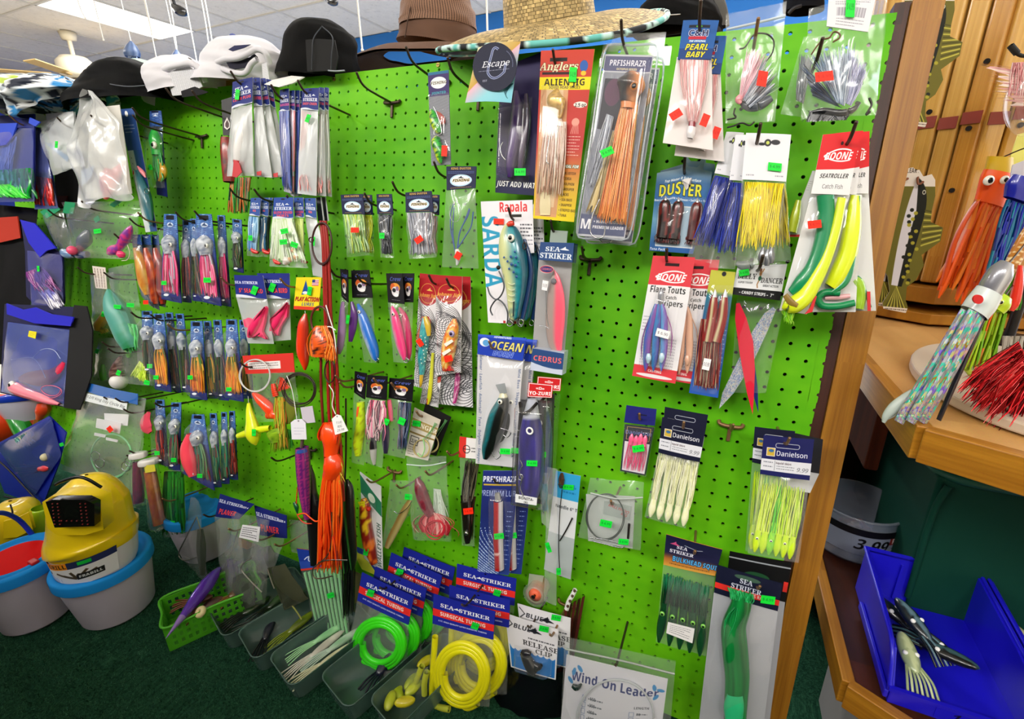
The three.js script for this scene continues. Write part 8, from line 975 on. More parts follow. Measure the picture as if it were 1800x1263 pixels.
// ---------- floor: buckets, tubs, basket ----------
function bucket(label,x,z,h,r1,r0,o={}){
const g=thingAt('bucket',label,'bucket',V(x,0.001,z)),bm=M('#c4bccb',0.42,{transmission:0.1,thickness:0}),lid=M('#1c8ee0',0.7,{specularIntensity:0.3}),k=r1;
part(g,'pail',lathe([[0,0.003],[r0,0.003],[r0+0.004,0.008],[r1*0.965,h-0.012],[r1*0.94,h-0.012],[r0-0.002,0.01],[0,0.01]],56),bm);
part(g,'lid',lathe([[0,h-0.006],[k*0.55,h-0.006],[k*0.58,h-0.001],[k*0.74,h-0.001],[k*0.76,h-0.006],[k*0.86,h-0.006],[k*0.88,h+0.002],[k*0.98,h+0.002],[k*1.01,h-0.004],[k*1.01,h-0.026],[k*0.98,h-0.028],[k*0.97,h-0.02]],60),lid);
if(o.red){const p=part(g,'hatch',lathe([[0,h],[k*0.66,h],[k*0.68,h-0.003],[0,h-0.004]],48),M('#d80c0c',0.7,{specularIntensity:0.2}));part(g,'hatch_tab',boxAt(0.022,0.008,0.016,k*0.72,h+0.003,-k*0.1,0.003),M('#c01414',0.4));}
if(o.bail)part(g,'handle',tubeGeo([V(k*0.72,h-0.02,k*0.74),V(k*0.45,h+0.07,k*0.5),V(-k*0.1,h+0.12,0),V(-k*0.7,h+0.06,-k*0.5),V(-k*0.76,h-0.02,-k*0.7)],0.0055,10,40),M('#142cc0',0.4));
if(o.clip)for(const a of[0.9,1.3])part(g,'latch',boxAt(0.018,0.006,0.008,Math.cos(a)*k*0.7,h+0.003,Math.sin(a)*k*0.7,0.002),M('#b02c2c',0.4));return g;
}
bucket('white pail with blue lid standing under the yellow bait pail',-0.48,0.26,0.16,0.10,0.072,{clip:1});
bucket('white pail with blue lid, red hatch and blue handle at the left edge',-0.645,0.355,0.18,0.093,0.065,{red:1,bail:1});
bucket('white pail with blue lid in shadow behind the green skirt pack',-0.47,0.03,0.16,0.085,0.06,{});
{
const g=thing('bait_pail','yellow topped white bait pail with a dark LED panel standing on a blue lid','bait pail',facing(170,950,1.12,0.42),172,998),y=M('#f2d010',0.38,{clearcoat:0.2});
body(g,'white_base',[[176,999,56],[174,990,61],[168,965,66],[164,944,69]],plain('#dcd8de'),{ratio:0.72,n:12,seg:40});
body(g,'yellow_lid',[[164,954,68],[163,944,71],[161,936,72],[160,926,68],[158,900,64],[155,880,61],[154,862,52],[153,848,38],[152,838,22],[152,834,3]],plain('#f2d010'),{ratio:0.74,n:30,seg:40});
const z=0.1*0.98;outline(g,'led_panel',[[80,882],[92,878],[150,878],[166,886],[166,924],[96,927]],z,0.016,M('#0c0808',0.25));for(let i=0;i<7;i++)for(const x of[92,101,141,150])ball(g,'led',x+i*0.7,885+i*6,1.2,z+0.001,M('#7c1414',0.4));for(let i=0;i<4;i++)ball(g,'led',108+i*9,915,1.2,z+0.001,M('#7c1414',0.4));
outline(g,'panel_surround',[[74,882],[92,872],[120,868],[152,872],[176,880],[182,930],[150,940],[100,940],[84,928]],z-0.017,0.03,y);
{const lab=art('pailLabel'),lg=gridGeo(20,5,(u,v)=>{const an=lerp(2.75,0.5,u),cx=lerp(175,165.5,v),cy=lerp(991,950,v),hw=lerp(61,69,v)+0.8,l=g.at(cx-hw*0.98,cy+hw*0.19),r=g.at(cx+hw*0.98,cy-hw*0.19),sv=r.clone().sub(l).multiplyScalar(0.5);return l.add(r).multiplyScalar(0.5).addScaledVector(sv,Math.cos(an)).add(V(0,0,sv.length()*0.735*Math.sin(an)));}),q=lg.attributes.uv;for(let i=0;i<q.count;i++)q.setXY(i,lerp(lab.uv[0],lab.uv[2],q.getX(i)),lerp(lab.uv[1],lab.uv[3],q.getY(i)));part(g,'print_label',lg,lab.mat);}
tube(g,'carry_cord',[[98,851,0.07],[108,846,0.075],[140,838,0.08],[154,842,0.08],[178,856,0.07]],0.0034,BLACK);
const q=thing('bait_pail','second yellow bait pail half hidden at the left edge behind the red hatch pail','bait pail',facing(25,930,1.3,0.42),25,960);body(q,'yellow_lid',[[22,968,46],[22,940,46],[22,912,44],[20,894,36],[18,884,20],[18,880,3]],plain('#ecca18'),{ratio:0.8,seg:30});outline(q,'shoulder',[[6,916],[30,910],[50,900],[58,930],[30,944],[6,946]],0.055,0.008,y);tube(q,'cord',[[18,886,0.06],[22,900,0.068],[20,906,0.068]],0.002,BLACK);
const r=thing('lime_pot','lime green plastic pot between the two yellow pails','pot',facing(72,920,1.28,0.42),72,938);body(r,'pot',[[76,945,14],[72,920,16],[70,894,15],[70,892,13]],plain('#a8d020'),{seg:24});
const s=thing('small_bucket','small white bucket with a blue rim behind the pink fish lure bag','bucket',BOARD,52,690,0.03);body(s,'pail',[[56,738,16],[52,716,22],[48,696,26]],plain('#c8c4d4'),{seg:30});body(s,'blue_rim',[[48,699,27],[48,694,28],[47,691,26]],plain('#1c3cc0'),{seg:30,n:6});body(s,'orange_piece',[[70,736,4],[76,722,7],[76,708,5]],plain('#f04c20'),{dz:0.02});
const b=thing('float','orange float ball at the left edge beside the small white bucket','float',BOARD,2,735,0.06);ball(b,'ball',-2,736,21,0,M('#ff4a14',0.4));body(b,'rod',[[14,740,2],[30,762,2]],plain('#5c3c24'));const t=thing('tube','short green foam tube beside the orange float ball','tube',BOARD,26,735,0.07);body(t,'tube',[[22,728,7],[34,744,8],[44,762,8]],plain('#18902c'));
const w=thing('wooden_post','brown wooden post end behind the bags at the left edge','post',BOARD,15,735,-0.02);part(w,'post',metricUV(boxAt(0.12,0.5,0.05,0,-0.05,-0.06),3),woodMat(OAK,0.5));
}
function rr2(w,l,r,n=6){const p=[];for(const[sx,sz,a]of[[1,1,0],[-1,1,1],[-1,-1,2],[1,-1,3]])for(let i=0;i<=n;i++){const t=(a+i / n)*Math.PI / 2;p.push([sx*(w / 2-r)+Math.cos(t)*r,sz*(l / 2-r)+Math.sin(t)*r]);}return p;}
function tubGeo(w,l,h,t=0.002){const prof=[[0.82,0],[0.86,0.003],[0.97,h*0.9],[1.0,h*0.94],[1.04,h*0.95],[1.045,h],[1.0,h],[0.975,h*0.93],[0.84,0.006],[0.02,0.005]];const base=rr2(w,l,0.02),n=base.length,pos=[],idx=[];for(const[s,y]of prof)for(const[x,z]of base)pos.push(x*(s<0.1?s:1-(1-s)*0.5*1.4),y,z*(s<0.1?s:1-(1-s)*0.5));for(let j=0;j<prof.length-1;j++)for(let i=0;i<n;i++){const a=j*n+i,b=j*n+(i+1)%n;idx.push(a,b,b+n,a,b+n,a+n);}return meshFrom(pos,idx);}
{
const tm=M('#7fa39b',0.25,{transmission:0.68,thickness:0}),front=(ax,az,bx,bz,L)=>{const w=Math.hypot(bx-ax,bz-az),a=Math.atan2(-(bz-az),bx-ax)*0.4-0.34,m=V((ax+bx) / 2,0,(az+bz) / 2),d=V(-Math.sin(a),0,-Math.cos(a));return[w,a,m.addScaledVector(d,L / 2)];};
const tub=(label,ax,az,bx,bz,fn,m=tm)=>{const L=0.2,[w,a,p]=front(ax,az,bx,bz,L),g=thingAt('bait_tub',label,'tub',V(p.x,0.001,p.z));g.rotation.y=a;part(g,'tub',tubGeo(w*0.93,L,0.055),m);return g;};
const T=[tub('clear tub of dark spotted soft baits, left of the four floor tubs',-0.2,0.224,-0.083,0.224),tub('clear tub of olive and black soft baits, second floor tub from left',-0.085,0.236,0.03,0.236),tub('clear tub of white squid lures, third floor tub from left',0.036,0.256,0.152,0.244),tub('nearly empty dark tub under the green tubing',0.172,0.245,0.288,0.232),tub('clear tub of yellow-green soft baits below the yellow tubing',0.3,0.24,0.395,0.23)];
const bait=(label,g,x,z,a,L,r,c,y=0.018,nl=5)=>{const p=V(x,y,z).applyAxisAngle(V(0,1,0),g.rotation.y).add(g.position),o=thingAt('soft_bait',label,'lure',p);o.rotation.y=g.rotation.y+a;const bd=new THREE.SphereGeometry(1,14,10).scale(r,r*0.8,L*0.3).translate(0,0,-L*0.18),cc=[];for(let i=0;i<bd.attributes.position.count;i++)cc.push(...mix(rgb(c[0]),rgb(c[1]),clamp(0.5+nz(bd.attributes.position.getZ(i)*60,bd.attributes.position.getX(i)*90,x*9))));bd.setAttribute('color',new THREE.Float32BufferAttribute(cc,3));part(o,'body',bd,VC);for(let k=0;k<nl;k++)part(o,'leg',tubeGeo([V((k-2)*r*0.3,0,L*0.06),V((k-2)*r*0.5,0.002,L*0.28),V((k-2)*r*0.75+rr(-0.003,0.003),-0.002,L*0.5)],r*0.16,5,8),M(c[0],0.35));};
[['black bait with pale eye at the back',0,-0.02,0.3,'#101410'],['black speckled bait along the left wall',-0.025,0.03,0.1,'#0c140c'],['black speckled bait along the right wall',0.026,0.02,-0.2,'#142014'],].forEach(([l,x,z,a,c])=>bait(l+' of the leftmost floor tub',T[0],x,z,a,0.12,0.012,[c,'#3c5c34']));
[['olive bait in the middle',0.0,0.0,0.2,['#7c8c1c','#4c5c10']],['glossy black bait at the front',-0.03,0.05,0.9,['#0c0c14','#1c1c2c']],['speckled green bait by the right wall',0.028,0.01,0,['#5c6c1c','#1c2410']]].forEach(([l,x,z,a,c])=>bait(l+' of the second floor tub',T[1],x,z,a,0.13,0.011,c));
[['pale green squid lure lying leftmost',-0.03,0.0,-0.1,['#a8e0a8','#7cc084']],['pearl white squid lure with dark eye, middle',-0.004,0.02,0.05,['#dcd8cc','#b8b4a8']],['green-backed pearl squid lure, long',0.014,-0.01,-0.05,['#c8dccc','#8cbc94']],['cream squid lure lying rightmost',0.034,0.02,-0.1,['#e4e0bc','#c8c49c']]].forEach(([l,x,z,a,c],i)=>bait(l+' in the squid tub',T[2],x,z,a,0.15,0.009,c,0.03));
bait('dark blue bait lying in the nearly empty tub',T[3],0.01,0.0,0.3,0.1,0.014,['#0c0c24','#14143c']);
for(let i=0;i<7;i++)bait(['yellow-green bait at the front left corner','yellow-green bait curled in front','yellow bait across the middle','pale yellow bait by the left wall','yellow-green bait by the right wall','yellow bait at the back','olive yellow bait on top'][i]+' of the yellow bait tub',T[4],[-0.036,-0.02,-0.004,-0.03,-0.012,-0.034,-0.02][i],[0.06,0.075,0.06,0.02,0.03,-0.02,0.045][i],[0.1,0.6,-0.7,0.2,0,-0.2,1.4][i],0.07,0.011,[['#d0e028','#a8bc18'],['#d8e050','#b8c420'],['#e8dc28','#c8b818']][i%3],0.016+0.01*(i%3),0);
const yb=thing('bait_bag','clear bag of yellow tube baits and pinkish bait spilling over the yellow bait tub','lure bag',BOARD,690,1190,0.14);for(const p of[[[742,1170],[732,1196],[726,1216]],[[750,1180],[746,1200],[746,1220]],[[714,1256],[722,1238],[738,1234],[760,1240],[790,1246]],[[720,1262],[734,1264],[744,1246],[738,1232]],[[640,1224],[658,1222],[668,1212]]])tube(yb,'tube_bait',p,0.0062,M('#c8d040',0.38),{dz:0.002,seg:10});for(let i=0;i<6;i++)body(yb,'pink_bait',[[656+i*9,1186+i%3*9,3],[664+i*9,1194+i%3*8,6],[676+i*8,1200+i%3*7,4]],plain('#c8986c'),{dz:-0.004});pouch(yb,[650,1182,752,1172,742,1290,670,1280],0,{puff:0.02});sticker(yb,704,1258,11,13,-30,0.026);
const db=thing('lure_bag','black glossy plastic bag hanging in shadow under the release clip cards','lure bag',BOARD,920,1190,0.07);part(db,'bag',gridGeo(12,14,(u,v)=>bil([[864,1150],[990,1180],[984,1300],[850,1300]].map(([x,y])=>db.at(x,y)),u,v).add(V(0,0,0.02*Math.sin(Math.PI*u)+0.014*nz(u*6,v*4,3)))),M('#0a0a10',0.2));
const bk=thingAt('basket','lime green slotted plastic basket on the floor left of the tubs','basket',V(-0.225,0.001,0.175));bk.rotation.y=-0.5;const gm=M('#4ca81c',0.45),W=0.105,L=0.2,H=0.07;
for(const[w,x,z,r]of[[W,0,L / 2,0],[W,0,-L / 2,0],[L,W / 2,0,Math.PI / 2],[L,-W / 2,0,Math.PI / 2]]){const s=new THREE.Shape([[-w / 2,0],[w / 2,0],[w / 2,H],[-w / 2,H]].map(([a,b])=>new THREE.Vector2(a,b))),nn=Math.round(w / 0.014);for(let i=1;i<nn;i++)for(const y of[0.012,0.03,0.048]){const hx=-w / 2+i*w / nn,p=new THREE.Path();p.moveTo(hx-0.0035,y);p.lineTo(hx-0.0035,y+0.011);p.lineTo(hx+0.0035,y+0.011);p.lineTo(hx+0.0035,y);s.holes.push(p);}const m=part(bk,'side',new THREE.ExtrudeGeometry(s,{depth:0.002,bevelEnabled:false}),gm);m.position.set(x,0,z);m.rotation.y=r;}
part(bk,'base',boxAt(W,0.002,L,0,0.002,0),gm);part(bk,'rim',tubeGeo([V(-W / 2,H,L / 2),V(0,H,L / 2),V(W / 2,H,L / 2),V(W / 2,H,0),V(W / 2,H,-L / 2),V(0,H,-L / 2),V(-W / 2,H,-L / 2),V(-W / 2,H,0)],0.003,8,80,true),gm);
const pu=thingAt('lure','glittering purple torpedo lure lying across the green basket','lure',V(-0.235,0.082,0.19));pu.rotation.set(0.02,0.42,0,'YXZ');part(pu,'body',lathe([[0.001,-0.115],[0.008,-0.07],[0.016,-0.02],[0.018,0.02],[0.014,0.05],[0.006,0.075],[0.001,0.08]],24).rotateX(-Math.PI / 2),M('#5a1cae',0.22,{metalness:0.35,clearcoat:1}));part(pu,'tip',lathe([[0.0005,-0.128],[0.004,-0.1],[0.008,-0.072]],16).rotateX(-Math.PI / 2),M('#9c7cc8',0.25,{metalness:0.3}));
for(const[l,x,z,c,a]of[['brown soft bait in the green basket',0.02,0.02,['#5c2c18','#2c1408'],0.2],['dark red soft bait in the green basket beside the brown one',-0.02,0.04,['#6c3418','#3c1a0c'],-0.3],['amber soft bait at the back of the green basket',0.02,-0.04,['#7c5420','#3c2810'],0.4]])bait(l,bk,x,z,a,0.09,0.013,c,0.05);const fb=thingAt('float','cream bead float with dark hole at the front corner of the basket','float',V(-0.19,0.072,0.225));part(fb,'bead',new THREE.TorusGeometry(0.0075,0.006,12,24).rotateX(-0.9),M('#d8c890',0.4));
}
// ---------- right: hanging lures and fish-shaped cards ----------
{
const fish=(label,px,py,z,dx,dy)=>{const g=thing('fish_card',label,'fish-shaped card',Zp(z),px,py);outline(g,'card',[[1578,300],[1584,292],[1597,290],[1610,302],[1616,306],[1630,302],[1636,312],[1636,340],[1630,366],[1628,386],[1650,396],[1645,420],[1612,444],[1616,462],[1602,488],[1586,500],[1584,524],[1588,536],[1584,546],[1545,538],[1543,528],[1556,508],[1552,480],[1544,470],[1554,440],[1556,420],[1558,392],[1552,390],[1570,372],[1568,340]].map(([x,y])=>[x+dx,y+dy]),0,0.0015,'walleyeFish',{uvq:[1566+dx,290+dy,1660+dx,290+dy,1634+dx,546+dy,1540+dx,546+dy]});const m=g.children[0];return g;};
fish('front walleye-shaped card with printed fins hanging on the plank column',1610,300,-0.44,8,4);fish('rear walleye-shaped card overlapped by the front one',1590,292,-0.455,-14,-4);
fish('front upper fish-shaped card with a white label foot hanging high on the planks',1630,20,-0.44,42,-322);fish('rear upper fish-shaped card half hidden by the yellow-brown timber post',1600,10,-0.46,18,-322);
for(const[x,y,l]of[[1590,312,'bent brown hook holding the rear walleye card'],[1617,318,'bent brown hook holding the front walleye card']]){const g=thing('hook',l,'hook',Zp(-0.44),x,y,0.004);tube(g,'wire',[[x,y-10,-0.02],[x-4,y-4,0],[x-2,y+6,0.006],[x+5,y+2,0.004]],0.002,M('#7c4424',0.45));part(g,'end',new THREE.SphereGeometry(0.0024,8,6).translate(...g.at(x+5,y+2,0.004).toArray()),M('#7c4424',0.45));}
const fr=(px,py,d)=>facing(px,py,d,0.3);
let g=thing('octopus_lure','bright orange octopus lure with yellow top and two big eyes at upper right','lure',fr(1750,300,0.84),1750,300);body(g,'yellow_cap',[[1758,276,22],[1757,290,23],[1755,304,25]],plain('#dcb81c'),{ratio:0.5,mat:VCT});body(g,'orange_head',[[1755,302,25],[1752,316,28],[1746,340,28],[1740,360,27]],plain('#ff6410'),{ratio:0.5,mat:VCT});strands(g,'orange_legs',34,[1718,350,1764,356],[1640,530,1704,536],['#ff6a0c','#f87804','#ff8c20','#f05a04'],{w:11,mat:VCT,wig:8,depth:0.012,ragged:0.25,n:8});eye(g,1738,317,9.5,0.02);eye(g,1766,316,8,0.02);
g=thing('octopus_lure','blue squid lure with teal legs and white card at the right frame edge','lure',fr(1785,320,0.78),1785,320);card(g,'white_card',[1780,290,1830,270,1830,340,1770,344],-0.012,'#c8c4d0');body(g,'blue_head',[[1800,312,20],[1794,330,26],[1786,352,22]],plain('#1420a0'),{ratio:0.5});strands(g,'blue_legs',20,[1772,350,1808,362],[1722,500,1770,520],['#1428a8','#0c6c9c','#1080a0','#0c2c84'],{w:6,wig:6,n:7,ragged:0.3});
g=thing('trolling_lure','long hologram foil trolling lure with silver nose and red dot eye','lure',fr(1670,610,0.54),1715,530);body(g,'silver_nose',[[1770,462,10],[1760,478,17],[1746,500,18],[1737,516,17]],(t,s)=>mix(rgb('#e8e8ec'),rgb('#8c8c94'),sst(-0.3,0.5,Math.abs(s+0.2))),{mat:VCP,ratio:1,seg:24});body(g,'white_collar',[[1739,512,19],[1726,532,21],[1712,550,20]],plain('#d4dcda'),{ratio:1,seg:24});outline(g,'red_dot',Array.from({length:20},(_,i)=>[1720+9*Math.cos(i*0.314),526+8*Math.sin(i*0.314)]),0.0185,0.002,'#d01018');
const foil=new THREE.MeshPhysicalMaterial({map:repeat(dataTex(256,(u,v)=>{const i=Math.floor(u*11),vv=v*34+5*nz(i*3.3,1)+0.8*nz(u*30,v*20),j=Math.floor(vv),n=nz(i*1.9,j*2.7,4)+0.25*nz(u*40,v*60),e=(u*11)%1<0.1?0.6:0.7+0.3*Math.abs(nz(i*7.1,j*1.3,8)*2),c=n>0.34?[90,250,225]:n>0.2?[250,240,150]:n<-0.34?[150,120,250]:n<-0.2?[250,200,170]:[200,210,226];return c.map((q)=>q*e);}),1,1),metalness:0.4,roughness:0.2,iridescence:0.4,side:THREE.DoubleSide});for(const[a,b,w,dz]of[[1698,1588,10,0.01],[1712,1608,10,0.014],[1726,1628,10,0.008]])body(g,'foil_strip',[[a,546,w],[lerp(a,b,0.5),640,w+1],[b,728,w],[b-8,742,w-1]],plain('#fff'),{mat:foil,ratio:0.25,dz});body(g,'dark_backing',[[1732,548,5],[1690,645,5],[1650,738,4]],plain('#181a24'),{dz:0.002});body(g,'clear_tail',[[1606,690,7],[1590,702,9],[1570,718,9],[1557,732,6],[1553,742,3]],plain('#c8d4cc'),{mat:VCT});tube(g,'tail_loop',[[1572,712],[1574,728],[1560,736]],0.0014,M('#d8dcdc',0.2));
g=thing('trolling_lure','lime and orange striped skirt lure with a ringed eye right of the hologram lure','lure',fr(1740,600,0.65),1757,530);body(g,'lime_head',[[1766,520,12],[1758,530,17],[1748,544,15]],plain('#b4d41c'),{ratio:0.8});eye(g,1758,531,6,0.016,'#e8e850');strands(g,'striped_skirt',36,[1732,546,1768,550],[1694,650,1740,654],['#a4c81c','#6ca41c','#c8d838','#e8641c','#8cb41c'],{w:6,wig:3,n:6,depth:0.01});tube(g,'curled_leg',[[1700,648],[1712,660],[1730,656],[1754,634],[1770,618]],0.004,M('#9cac2c',0.4),{dz:0.004});
g=thing('trolling_lure','amber glitter, green and red skirt lure at the right frame edge','lure',fr(1785,440,0.67),1790,420);body(g,'amber_body',[[1812,400,10],[1796,430,12],[1780,462,12],[1772,480,10]],(t,s)=>nz(t*40,s*12)>0.25?rgb('#f0dca8'):rgb('#b8741c'),{ratio:0.6,n:40,seg:20});strands(g,'green_skirt',14,[1780,476,1800,480],[1756,545,1790,548],['#2c8c1c','#4ca828','#7cc030'],{w:7,wig:3});body(g,'red_float',[[1794,466,4],[1790,500,8],[1782,534,8],[1778,546,3]],plain('#e03020'),{dz:0.012});strands(g,'clear_skirt',20,[1764,590,1800,590],[1760,650,1790,655],['#b8b0a4','#d0c8bc','#a09888'],{w:5,dz:-0.02,wig:3,mat:VCT});
const tin=new THREE.MeshPhysicalMaterial({color:'#ffffff',vertexColors:true,metalness:0.65,roughness:0.25,side:THREE.DoubleSide});g=thing('tinsel_lure','shiny red tinsel bunch draped over the table edge at the right','lure',fr(1760,690,0.56),1800,620);strands(g,'tinsel',150,[1790,600,1830,700],[1676,690,1800,800],['#c81420','#8c0c14','#e83038','#a81018','#5c080c'],{w:3.2,wig:10,depth:0.03,n:8,mat:tin,ragged:0.3,bow:10});strands(g,'fine_tinsel',60,[1780,620,1810,660],[1690,650,1740,770],['#e0343c','#b01820','#f06060'],{w:1.8,wig:12,depth:0.03,n:8,mat:tin,ragged:0.4});
g=thing('hair_lure','pink bristle hair lure in a clear cup at the upper right edge','lure',fr(1780,180,0.8),1790,170);strands(g,'pink_hair',70,[1786,120,1800,190],[1722,110,1756,190],['#e8a8a8','#f4d0c8','#d88c90','#f8e8e0'],{w:1.2,wig:4,depth:0.02,ragged:0.5});strands(g,'pink_hair',60,[1780,110,1830,110],[1770,170,1830,175],['#f0b0b0','#f8d8d4','#e09498'],{w:2,wig:4,depth:0.02});body(g,'clear_cup',[[1810,150,30],[1804,180,34],[1800,210,30],[1800,236,14],[1800,240,3]],plain('#fff'),{mat:CLEAR});outline(g,'yellow_tag',[[1790,236],[1830,226],[1830,296],[1772,290]],-0.02,0.002,'#e4e070');
g=thing('display_hook','black rubber-tipped hook poking in from the upper right edge','hook',fr(1790,90,0.78),1790,90);tube(g,'arm',[[1778,82],[1786,92,0],[1796,98],[1830,96]],0.0028,BLACK);tube(g,'rubber_tip',[[1776,80],[1788,94]],0.0046,M('#101010',0.7));
const ov=thingAt('carved_board','pale oval carved wooden board lying on the plywood table top','carved board',V(1.262,0.7205,-0.15));const og=extr(Array.from({length:48},(_,i)=>[0.2*Math.cos(i*0.1309),0.125*Math.sin(i*0.1309)]),0.009,0.003).rotateX(-Math.PI / 2);part(ov,'board',og,M('#bfae98',0.55));ov.rotation.y=1.45;for(let i=0;i<7;i++)part(ov,'carved_line',tubeGeo([V(0.02+i*0.018,0.0135,0.095-i*0.006),V(0.022+i*0.018,0.0138,0.075-i*0.006),V(0.03+i*0.018,0.0135,0.055-i*0.006)],0.0009,5,8),M('#5c4c3c',0.7));part(ov,'carved_ring',new THREE.TorusGeometry(0.026,0.001,6,40).rotateX(Math.PI / 2).translate(0.05,0.0135,0.005),M('#8a7458',0.7));
{const top=hit(fr(1790,300,0.78),1890,250),rk=thingAt('lure_rack','thin black rack post with wire arms holding the hanging skirt lures','rack',V(top.x,0.72,top.z)),Y=(p)=>p.clone().sub(rk.position);part(rk,'post',new THREE.CylinderGeometry(0.008,0.008,0.9,12).translate(0,0.45,0),BLACK);part(rk,'base',new THREE.CylinderGeometry(0.06,0.06,0.008,24).translate(0,0.004,0),BLACK);
for(const[d,x,y]of[[0.84,1758,278],[0.78,1804,292],[0.67,1812,398],[0.54,1774,462],[0.65,1768,518],[0.8,1806,140],[0.56,1806,610]]){const e=Y(hit(fr(x,y,d),x,y));part(rk,'arm',tubeGeo([V(0,Math.max(0.03,e.y+0.02),0),V(e.x*0.6,e.y+0.016,e.z*0.6),e],0.0011,6,14),HOOKMET);}}
// lures in the blue bins
const bl=(label,x,y,z,ry,cols,L)=>{const o=thingAt('soft_bait',label,'lure',V(x,y,z));o.rotation.set(0.25,ry,0,'YXZ');const bd=new THREE.SphereGeometry(1,16,10).scale(0.012,0.009,L*0.32),cc=[];for(let i=0;i<bd.attributes.position.count;i++){const X=bd.attributes.position.getX(i) / 0.012;cc.push(...(Math.abs(X)<0.3?rgb(cols[1]):rgb(cols[0])));}bd.setAttribute('color',new THREE.Float32BufferAttribute(cc,3));part(o,'body',bd,VC);for(let k=0;k<7;k++)part(o,'leg',tubeGeo([V((k-3)*0.003,0,L*0.2),V((k-3)*0.005,0.003,L*0.4),V((k-3)*0.006,-0.004,L*0.6)],0.0018,5,8),M(cols[k%2],0.35));for(const s of[-1,1])part(o,'eye',new THREE.SphereGeometry(0.0035,10,8).translate(s*0.007,0.006,L*0.05),WHITE);};
bl('dark squid bait with blue-grey stripes on top of the pile in the blue bin',1.185,0.352,-0.06,0.5,['#101a20','#5c7884'],0.11);bl('pale green squid bait lying at the front of the blue bin',1.168,0.336,-0.005,0.1,['#9cac80','#c4d0a0'],0.1);bl('black squid bait with white eye spots pointing right in the blue bin',1.215,0.34,-0.02,-2.2,['#0a0c10','#3c5c60'],0.12);bl('black squid bait at the back left of the blue bin',1.165,0.335,-0.09,0.9,['#0c0c14','#1c2430'],0.1);
bl('pale olive squid bait at the back of the bin cut by the frame edge',1.335,0.34,-0.08,0.3,['#a8ac78','#c8cc9c'],0.11);bl('cream squid bait lying in the middle of the bin cut by the frame edge',1.355,0.335,-0.03,0.8,['#c4c898','#dcdcb4'],0.12);bl('thin-legged cream bait at the front of the bin cut by the frame edge',1.345,0.33,0.0,-0.6,['#c0c494','#98a070'],0.1);
g=thingAt('folder_stack','stack of thin white-edged folders standing under the low shelf','folder',V(1.19,0.03,0.04));for(let i=0;i<7;i++)part(g,'sheet',boxAt(0.003,0.2,0.22,-0.055+i*0.006,0.07,-0.1,0.001),M(i%2?'#b8b4b0':'#8c8884',0.5));
}

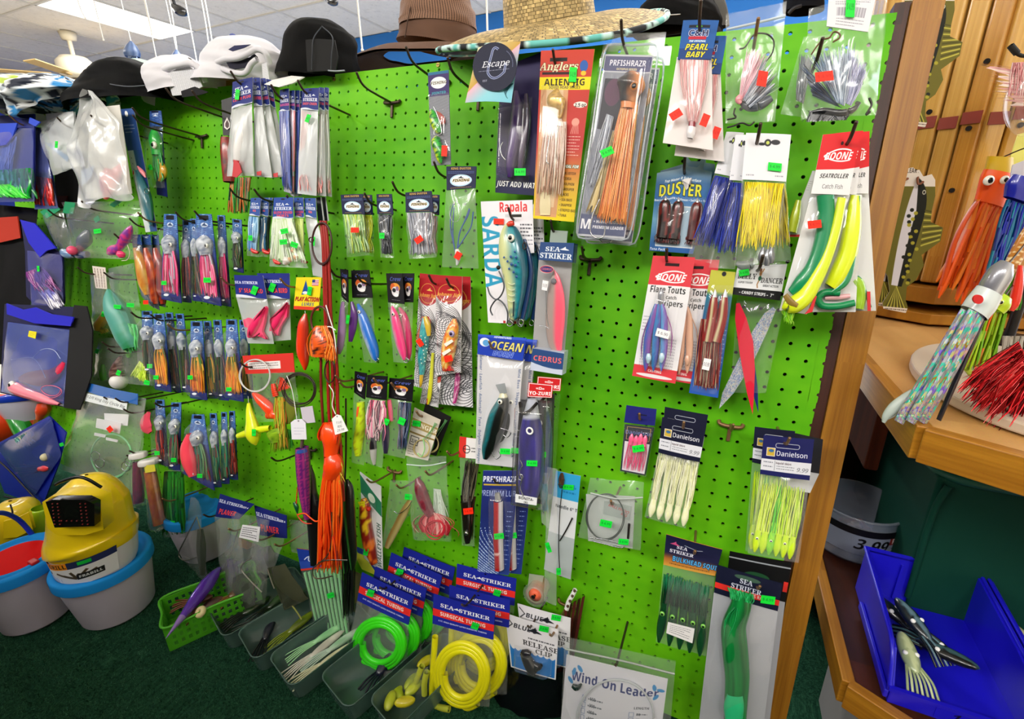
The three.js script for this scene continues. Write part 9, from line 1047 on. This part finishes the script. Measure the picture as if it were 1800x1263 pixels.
// ---------- hooks ----------
const H=[
[627,128,0.11,1,'bare rust-brown hook with cross plate, high on the board right of the coral stacks'],[714,83,0.12,1,'hook carrying the narrow jointed-lure card under the brown bucket hat'],[787,102,0.12,1,'bare hook with cross plate under the left tip of the straw hat'],
[690,320,0.11,0,'hook carrying the silver duster packs'],[641,340,0.1,0,'hook carrying the lime duster packs'],[763,285,0.1,0,'hook carrying the pack of blue rubber legs'],[1023,434,0.07,1,'bare hook with cross plate below the orange octopus clamshell',],[1289,746,0.06,1,'bare light-tipped hook with cross plate between the two squid skirt packs',{light:1}],
[1092,36,0.14,0,'hook under the straw hat brim holding the orange octopus clamshell'],[1232,2,0.15,0,'hook standing up through the blue pearl lure header'],[1333,33,0.13,0,'hook poking through the pink feather bag',{light:1}],[1446,68,0.14,0,'hook inside the pale blue feather bag'],[1337,218,0.145,0,'hook through the white header of the yellow feather package'],[1505,215,0.145,0,'hook through the red tube lure header at far right'],[1172,438,0.12,0,'dark hook through the red-topped squid card'],[1341,450,0.13,0,'dark hook through the black and white candy strip card'],
[1204,276,0.08,0,'hook through the fish-shaped blue card'],[972,88,0.1,0,'hook through the red jig card'],[968,388,0.095,0,'hook above the clear box with blue ends'],[894,366,0.095,0,'hook through the big teal fish card'],[1124,727,0.085,0,'light hook through the hot pink squid box',{light:1}],[1202,742,0.1,0,'light hook through the milky white squid pack',{light:1}],[1388,770,0.115,0,'light hook through the front lime squid pack',{light:1}],[1222,968,0.1,0,'light hook through the orange and navy squid bag',{light:1}],[1336,1030,0.1,0,'light hook beside the green octopus skirt',{light:1}],
[1074,880,0.1,0,'light hook through the coiled wire rig bag',{light:1}],[1082,1168,0.135,0,'brown hook through the wind-on leader bag'],[967,1115,0.12,1,'long brown hook carrying the edge-on stack of red-brown packs',{light:1}],[928,1100,0.115,0,'dark hook through the front release clip card'],[668,1032,0.14,0,'hook through the front green tubing header'],[812,1062,0.15,0,'hook through the front yellow tubing header'],
[786,793,0.1,0,'light brown hook beside the small red and white header',{light:1}],[860,600,0.12,0,'hook through the blue header of the diving lure sleeve',{light:1}],[732,723,0.1,0,'hook through the tan 2/0 hook card',{light:1}],[748,828,0.11,0,'hook through the dark red squid bag',{light:1}],[697,852,0.09,0,'hook through the gold spoon bag',{light:1}],[645,842,0.1,1,'hook with cross plate beside the green and white tall card',{light:1}],[868,842,0.09,0,'hook through the blue wave-print card'],[983,850,0.07,0,'rusty hook through the needle card'],
[754,484,0.1,0,'hook through the left red line-pattern card'],[785,490,0.1,0,'hook through the front red line-pattern card'],[580,472,0.13,0,'long hook holding the purple and blue fish lure packs'],[627,483,0.12,0,'long hook holding the pink fish lure packs'],[590,660,0.15,0,'long light hook of the lower black-headed packs, upper one',{light:1}],[597,671,0.14,0,'long light hook of the lower black-headed packs, lower one',{light:1}],[657,665,0.13,0,'hook through the middle lower black header',{light:1}],[688,673,0.13,0,'hook through the right lower black header',{light:1}],
[406,126,0.15,0,'hook carrying the top-row white plug stack'],[477,150,0.13,0,'hook carrying the dark middle stack of the top row'],[524,142,0.14,0,'hook carrying the coral daisy-chain stack'],[404,331,0.14,0,'hook carrying the light blue skirt packs'],[447,333,0.14,0,'hook carrying the pale glow packs'],[504,344,0.13,0,'hook beside the pale glow pack header'],[389,488,0.13,0,'light hook through the left pink bird bag',{light:1}],[493,490,0.14,0,'light hook leading to the yellow header card',{light:1}],[422,636,0.14,0,'hook holding the red header with clear leader ring'],[477,804,0.12,1,'bare hook with cross plate left of the purple trolling lure'],
[292,156,0.17,1,'long bare hook with cross plate below the left white cap'],[338,160,0.16,0,'long bare hook just right of the long bare one under the white caps'],[233,190,0.16,1,'long hook with cross plate above the green octopus sleeve'],[234,203,0.14,0,'hook just below the long hook above the green octopus sleeve'],[160,203,0.17,0,'dark hook tip through the large frosted white bag'],[101,207,0.15,0,'dark hook tip through the left frosted white bag'],[17,203,0.17,0,'pale hook tip at the blue lure bag near the left edge',{light:1}],[144,354,0.16,0,'dark hook over the wide clear bag with green zip'],[85,369,0.15,0,'dark hook tip through the narrow curled bag'],
[243,374,0.15,0,'upper steel hook reaching to the upper blister row',{light:1}],[228,384,0.14,0,'lower dark hook reaching to the upper blister row'],[309,373,0.13,0,'dark hook behind the left front upper blister'],[342,371,0.14,0,'dark hook through the right front upper blister'],[201,411,0.14,0,'dark hook reaching to the amber thin sleeves'],[137,470,0.13,0,'dark hook left of the pinkish note card'],[183,479,0.13,0,'dark hook tip through the sea-green squid bag'],[231,549,0.15,0,'dark hook reaching to the left end of the orange-skirt row'],[265,553,0.14,0,'dark hook through the front left orange-skirt blister'],[295,570,0.15,0,'steel hook through the centre orange-skirt blister',{light:1}],[190,612,0.15,0,'dark hook under the sea-green squid bag'],[180,601,0.14,0,'short dark hook tip above the brown feather jig bag'],
[203,700,0.17,0,'dark hook across the blue zip of the large clear bag'],[218,719,0.16,0,'dark hook reaching from the large clear bag to the lowest blister row'],[183,698,0.15,0,'short dark hook tip at the blue zip bag'],[272,708,0.14,0,'dark hook through the left blister of the lowest row'],[228,792,0.15,0,'upper dark hook above the bait vials'],[223,800,0.15,0,'lower dark hook above the bait vials'],[286,876,0.15,0,'pale hook crossing the green skirt pack',{light:1}],[358,904,0.14,0,'dark hook left of the planer bags'],[402,929,0.15,0,'light hook across the left planer bag',{light:1}],[450,945,0.15,0,'light hook across the white text label bag',{light:1}],[483,956,0.14,0,'light hook right of the planer bags',{light:1}]];
for(const[x,y,L,pl,l,o]of H)hook(x,y,L,pl,l,o??{});

scene.traverse((o)=>{if(o.isMesh){o.castShadow=true;o.receiveShadow=true;}});
renderer.render(scene,camera);
